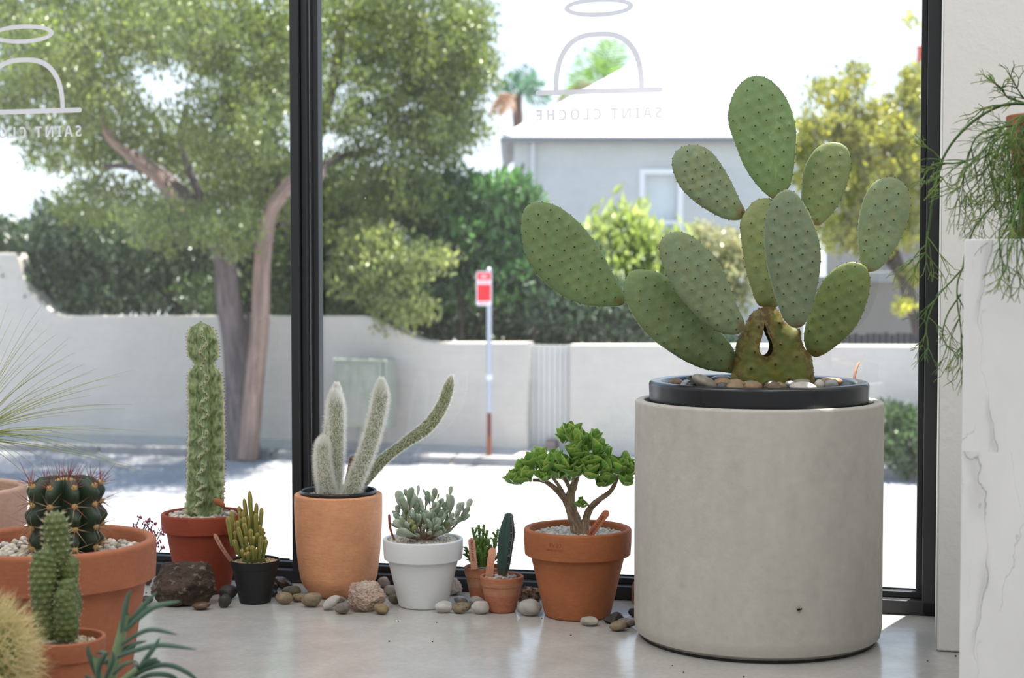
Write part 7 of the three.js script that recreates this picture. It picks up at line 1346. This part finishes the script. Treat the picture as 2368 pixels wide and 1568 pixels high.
  // the shoot that falls along the left edge of the plinth
  shoot([[2300, 470, -0.06], [2258, 520, -0.06], [2232, 585, -0.03], [2226, 620, -0.02], [2215, 650, -0.02], [2214, 700, -0.02], [2222, 760, -0.02], [2224, 800, -0.02]], 0.0016, [0.66, 0.82, 0.92, 1], 1, 1.0, 0.028);
  shoot([[2232, 615, -0.02], [2200, 650, -0.01], [2165, 690, 0], [2145, 740, 0], [2142, 770, 0]], 0.0015, [0.55, 0.8, 1], 1, 1.0, 0.022);
  shoot([[2222, 680, -0.02], [2190, 730, -0.01], [2180, 780, -0.01], [2190, 800, -0.01]], 0.0015, [0.6, 1], 1, 0.9, 0.018);
}

// ---------------------------------------------------------------- lettering on the window
{
  const font = await new FontLoader().loadAsync('fonts/droid/droid_sans_bold.typeface.json'), regular = await new FontLoader().loadAsync('fonts/droid/droid_sans_regular.typeface.json');
  const vinyl = phys({ color: lin(0.64, 0.62, 0.66), roughness: 0.9, transmission: 0.5, thickness: 0, side: THREE.DoubleSide });
  const D0 = 3.683 + 0.0585 / Math.cos(TURN);                        // the outside face of the glass
  const onGlass = (px, py) => { const p = at(px, py, lineDepth(px, D0)); return [(p.x - CORNER.x) * ALONG.x + (p.z - CORNER.z) * ALONG.z, p.y]; };
  function logo(label, shiftPx, haloY, domeTop, barY, textY) { // px of the right-hand emblem, moved by shiftPx
    const t = tag(new THREE.Group(), label, 'window decal', 'emblems on the shop window'); t.name = numbered('window_emblem'); scene.add(t);
    const G = (x, y) => onGlass(x + shiftPx, y), c = G(1384, (haloY + barY) / 2), k = metres(1, lineDepth(1384 + shiftPx, D0)) / Math.cos(TURN) * 0.985, kv = metres(1, lineDepth(1384 + shiftPx, D0));
    place(t, c[0], c[1], -0.0585);
    const X = (px) => (px - 1384) * k, Y = (dy) => -dy * kv, flat = (s) => new THREE.ShapeGeometry(s, 48), mid = (haloY + barY) / 2;
    const tilt = 0.0;
    const e = new THREE.Shape(); e.absellipse(0, 0, X(1463), 22 * kv, 0, Math.PI * 2); const eh = new THREE.Path(); eh.absellipse(0, 0, X(1463) - 12 * k, 12 * kv, 0, Math.PI * 2); e.holes.push(eh);
    mesh('halo', flat(e).translate(0, Y(haloY - mid), 0), vinyl, t);
    const w = 104 * k, hgt = (barY - domeTop) * kv, th = 11 * k, yb = Y(barY - mid);
    const arch = (W, Hh, s) => { for (let i = 0; i <= 40; i++) { const a = Math.PI * i / 40, cx = Math.sign(Math.cos(a)) * Math.pow(Math.abs(Math.cos(a)), 0.74) * W, cy = Math.pow(Math.sin(a), 0.86) * Hh; i ? s.lineTo(cx, cy) : s.moveTo(cx, cy); } };
    const o = new THREE.Shape(); arch(w, hgt, o); o.lineTo(-w + th, 0); for (let i = 40; i >= 0; i--) { const a = Math.PI * i / 40; o.lineTo(Math.sign(Math.cos(a)) * Math.pow(Math.abs(Math.cos(a)), 0.74) * (w - th), Math.pow(Math.sin(a), 0.86) * (hgt - th)); } o.lineTo(w, 0);
    mesh('dome', flat(o).scale(1, (hgt - 5.4 * kv) / hgt, 1).translate(0, yb + 5.5 * kv, 0), vinyl, t);
    const b = new THREE.Shape(), L = 146 * k, r = 5.5 * k; b.absarc(L - r, 0, r, -Math.PI / 2, Math.PI / 2); b.absarc(-L + r, 0, r, Math.PI / 2, Math.PI * 1.5);
    mesh('base_line', flat(b).translate(0, yb, 0), vinyl, t);
    const text = 'SAINT CLOCHE', size = 25 * kv, gap = 6.4 * k; let x = 0; const glyphs = [];
    for (const ch of text) { const sh = font.generateShapes(ch, size), adv = font.data.glyphs[ch].ha / font.data.resolution * size; if (ch !== ' ') glyphs.push([new THREE.ShapeGeometry(sh, 6), x]); x += adv * 0.98 + gap; }
    x -= gap;
    for (const [g, gx] of glyphs) { // written for the street, so it reads backwards from inside
      const p = g.attributes.position, sc = 292 * k / x; for (let i = 0; i < p.count; i++) p.setXY(i, -((p.getX(i) + gx - x / 2) * sc), p.getY(i));
      const ix = g.index.array; for (let i = 0; i < ix.length; i += 3) { const q = ix[i]; ix[i] = ix[i + 1]; ix[i + 1] = q; }
      g.computeVertexNormals();
      mesh('letter', g.translate(0, Y(textY - mid), 0), vinyl, t);
    }
  }
  logo('pale halo and cloche emblem over mirrored SAINT CLOCHE lettering on the wide right-hand pane', 0, 18, 74, 210, 274);
  logo('pale halo and cloche emblem over mirrored lettering on the pane at the left edge', -1330, 80, 134, 257, 317);
}

renderer.render(scene, camera);
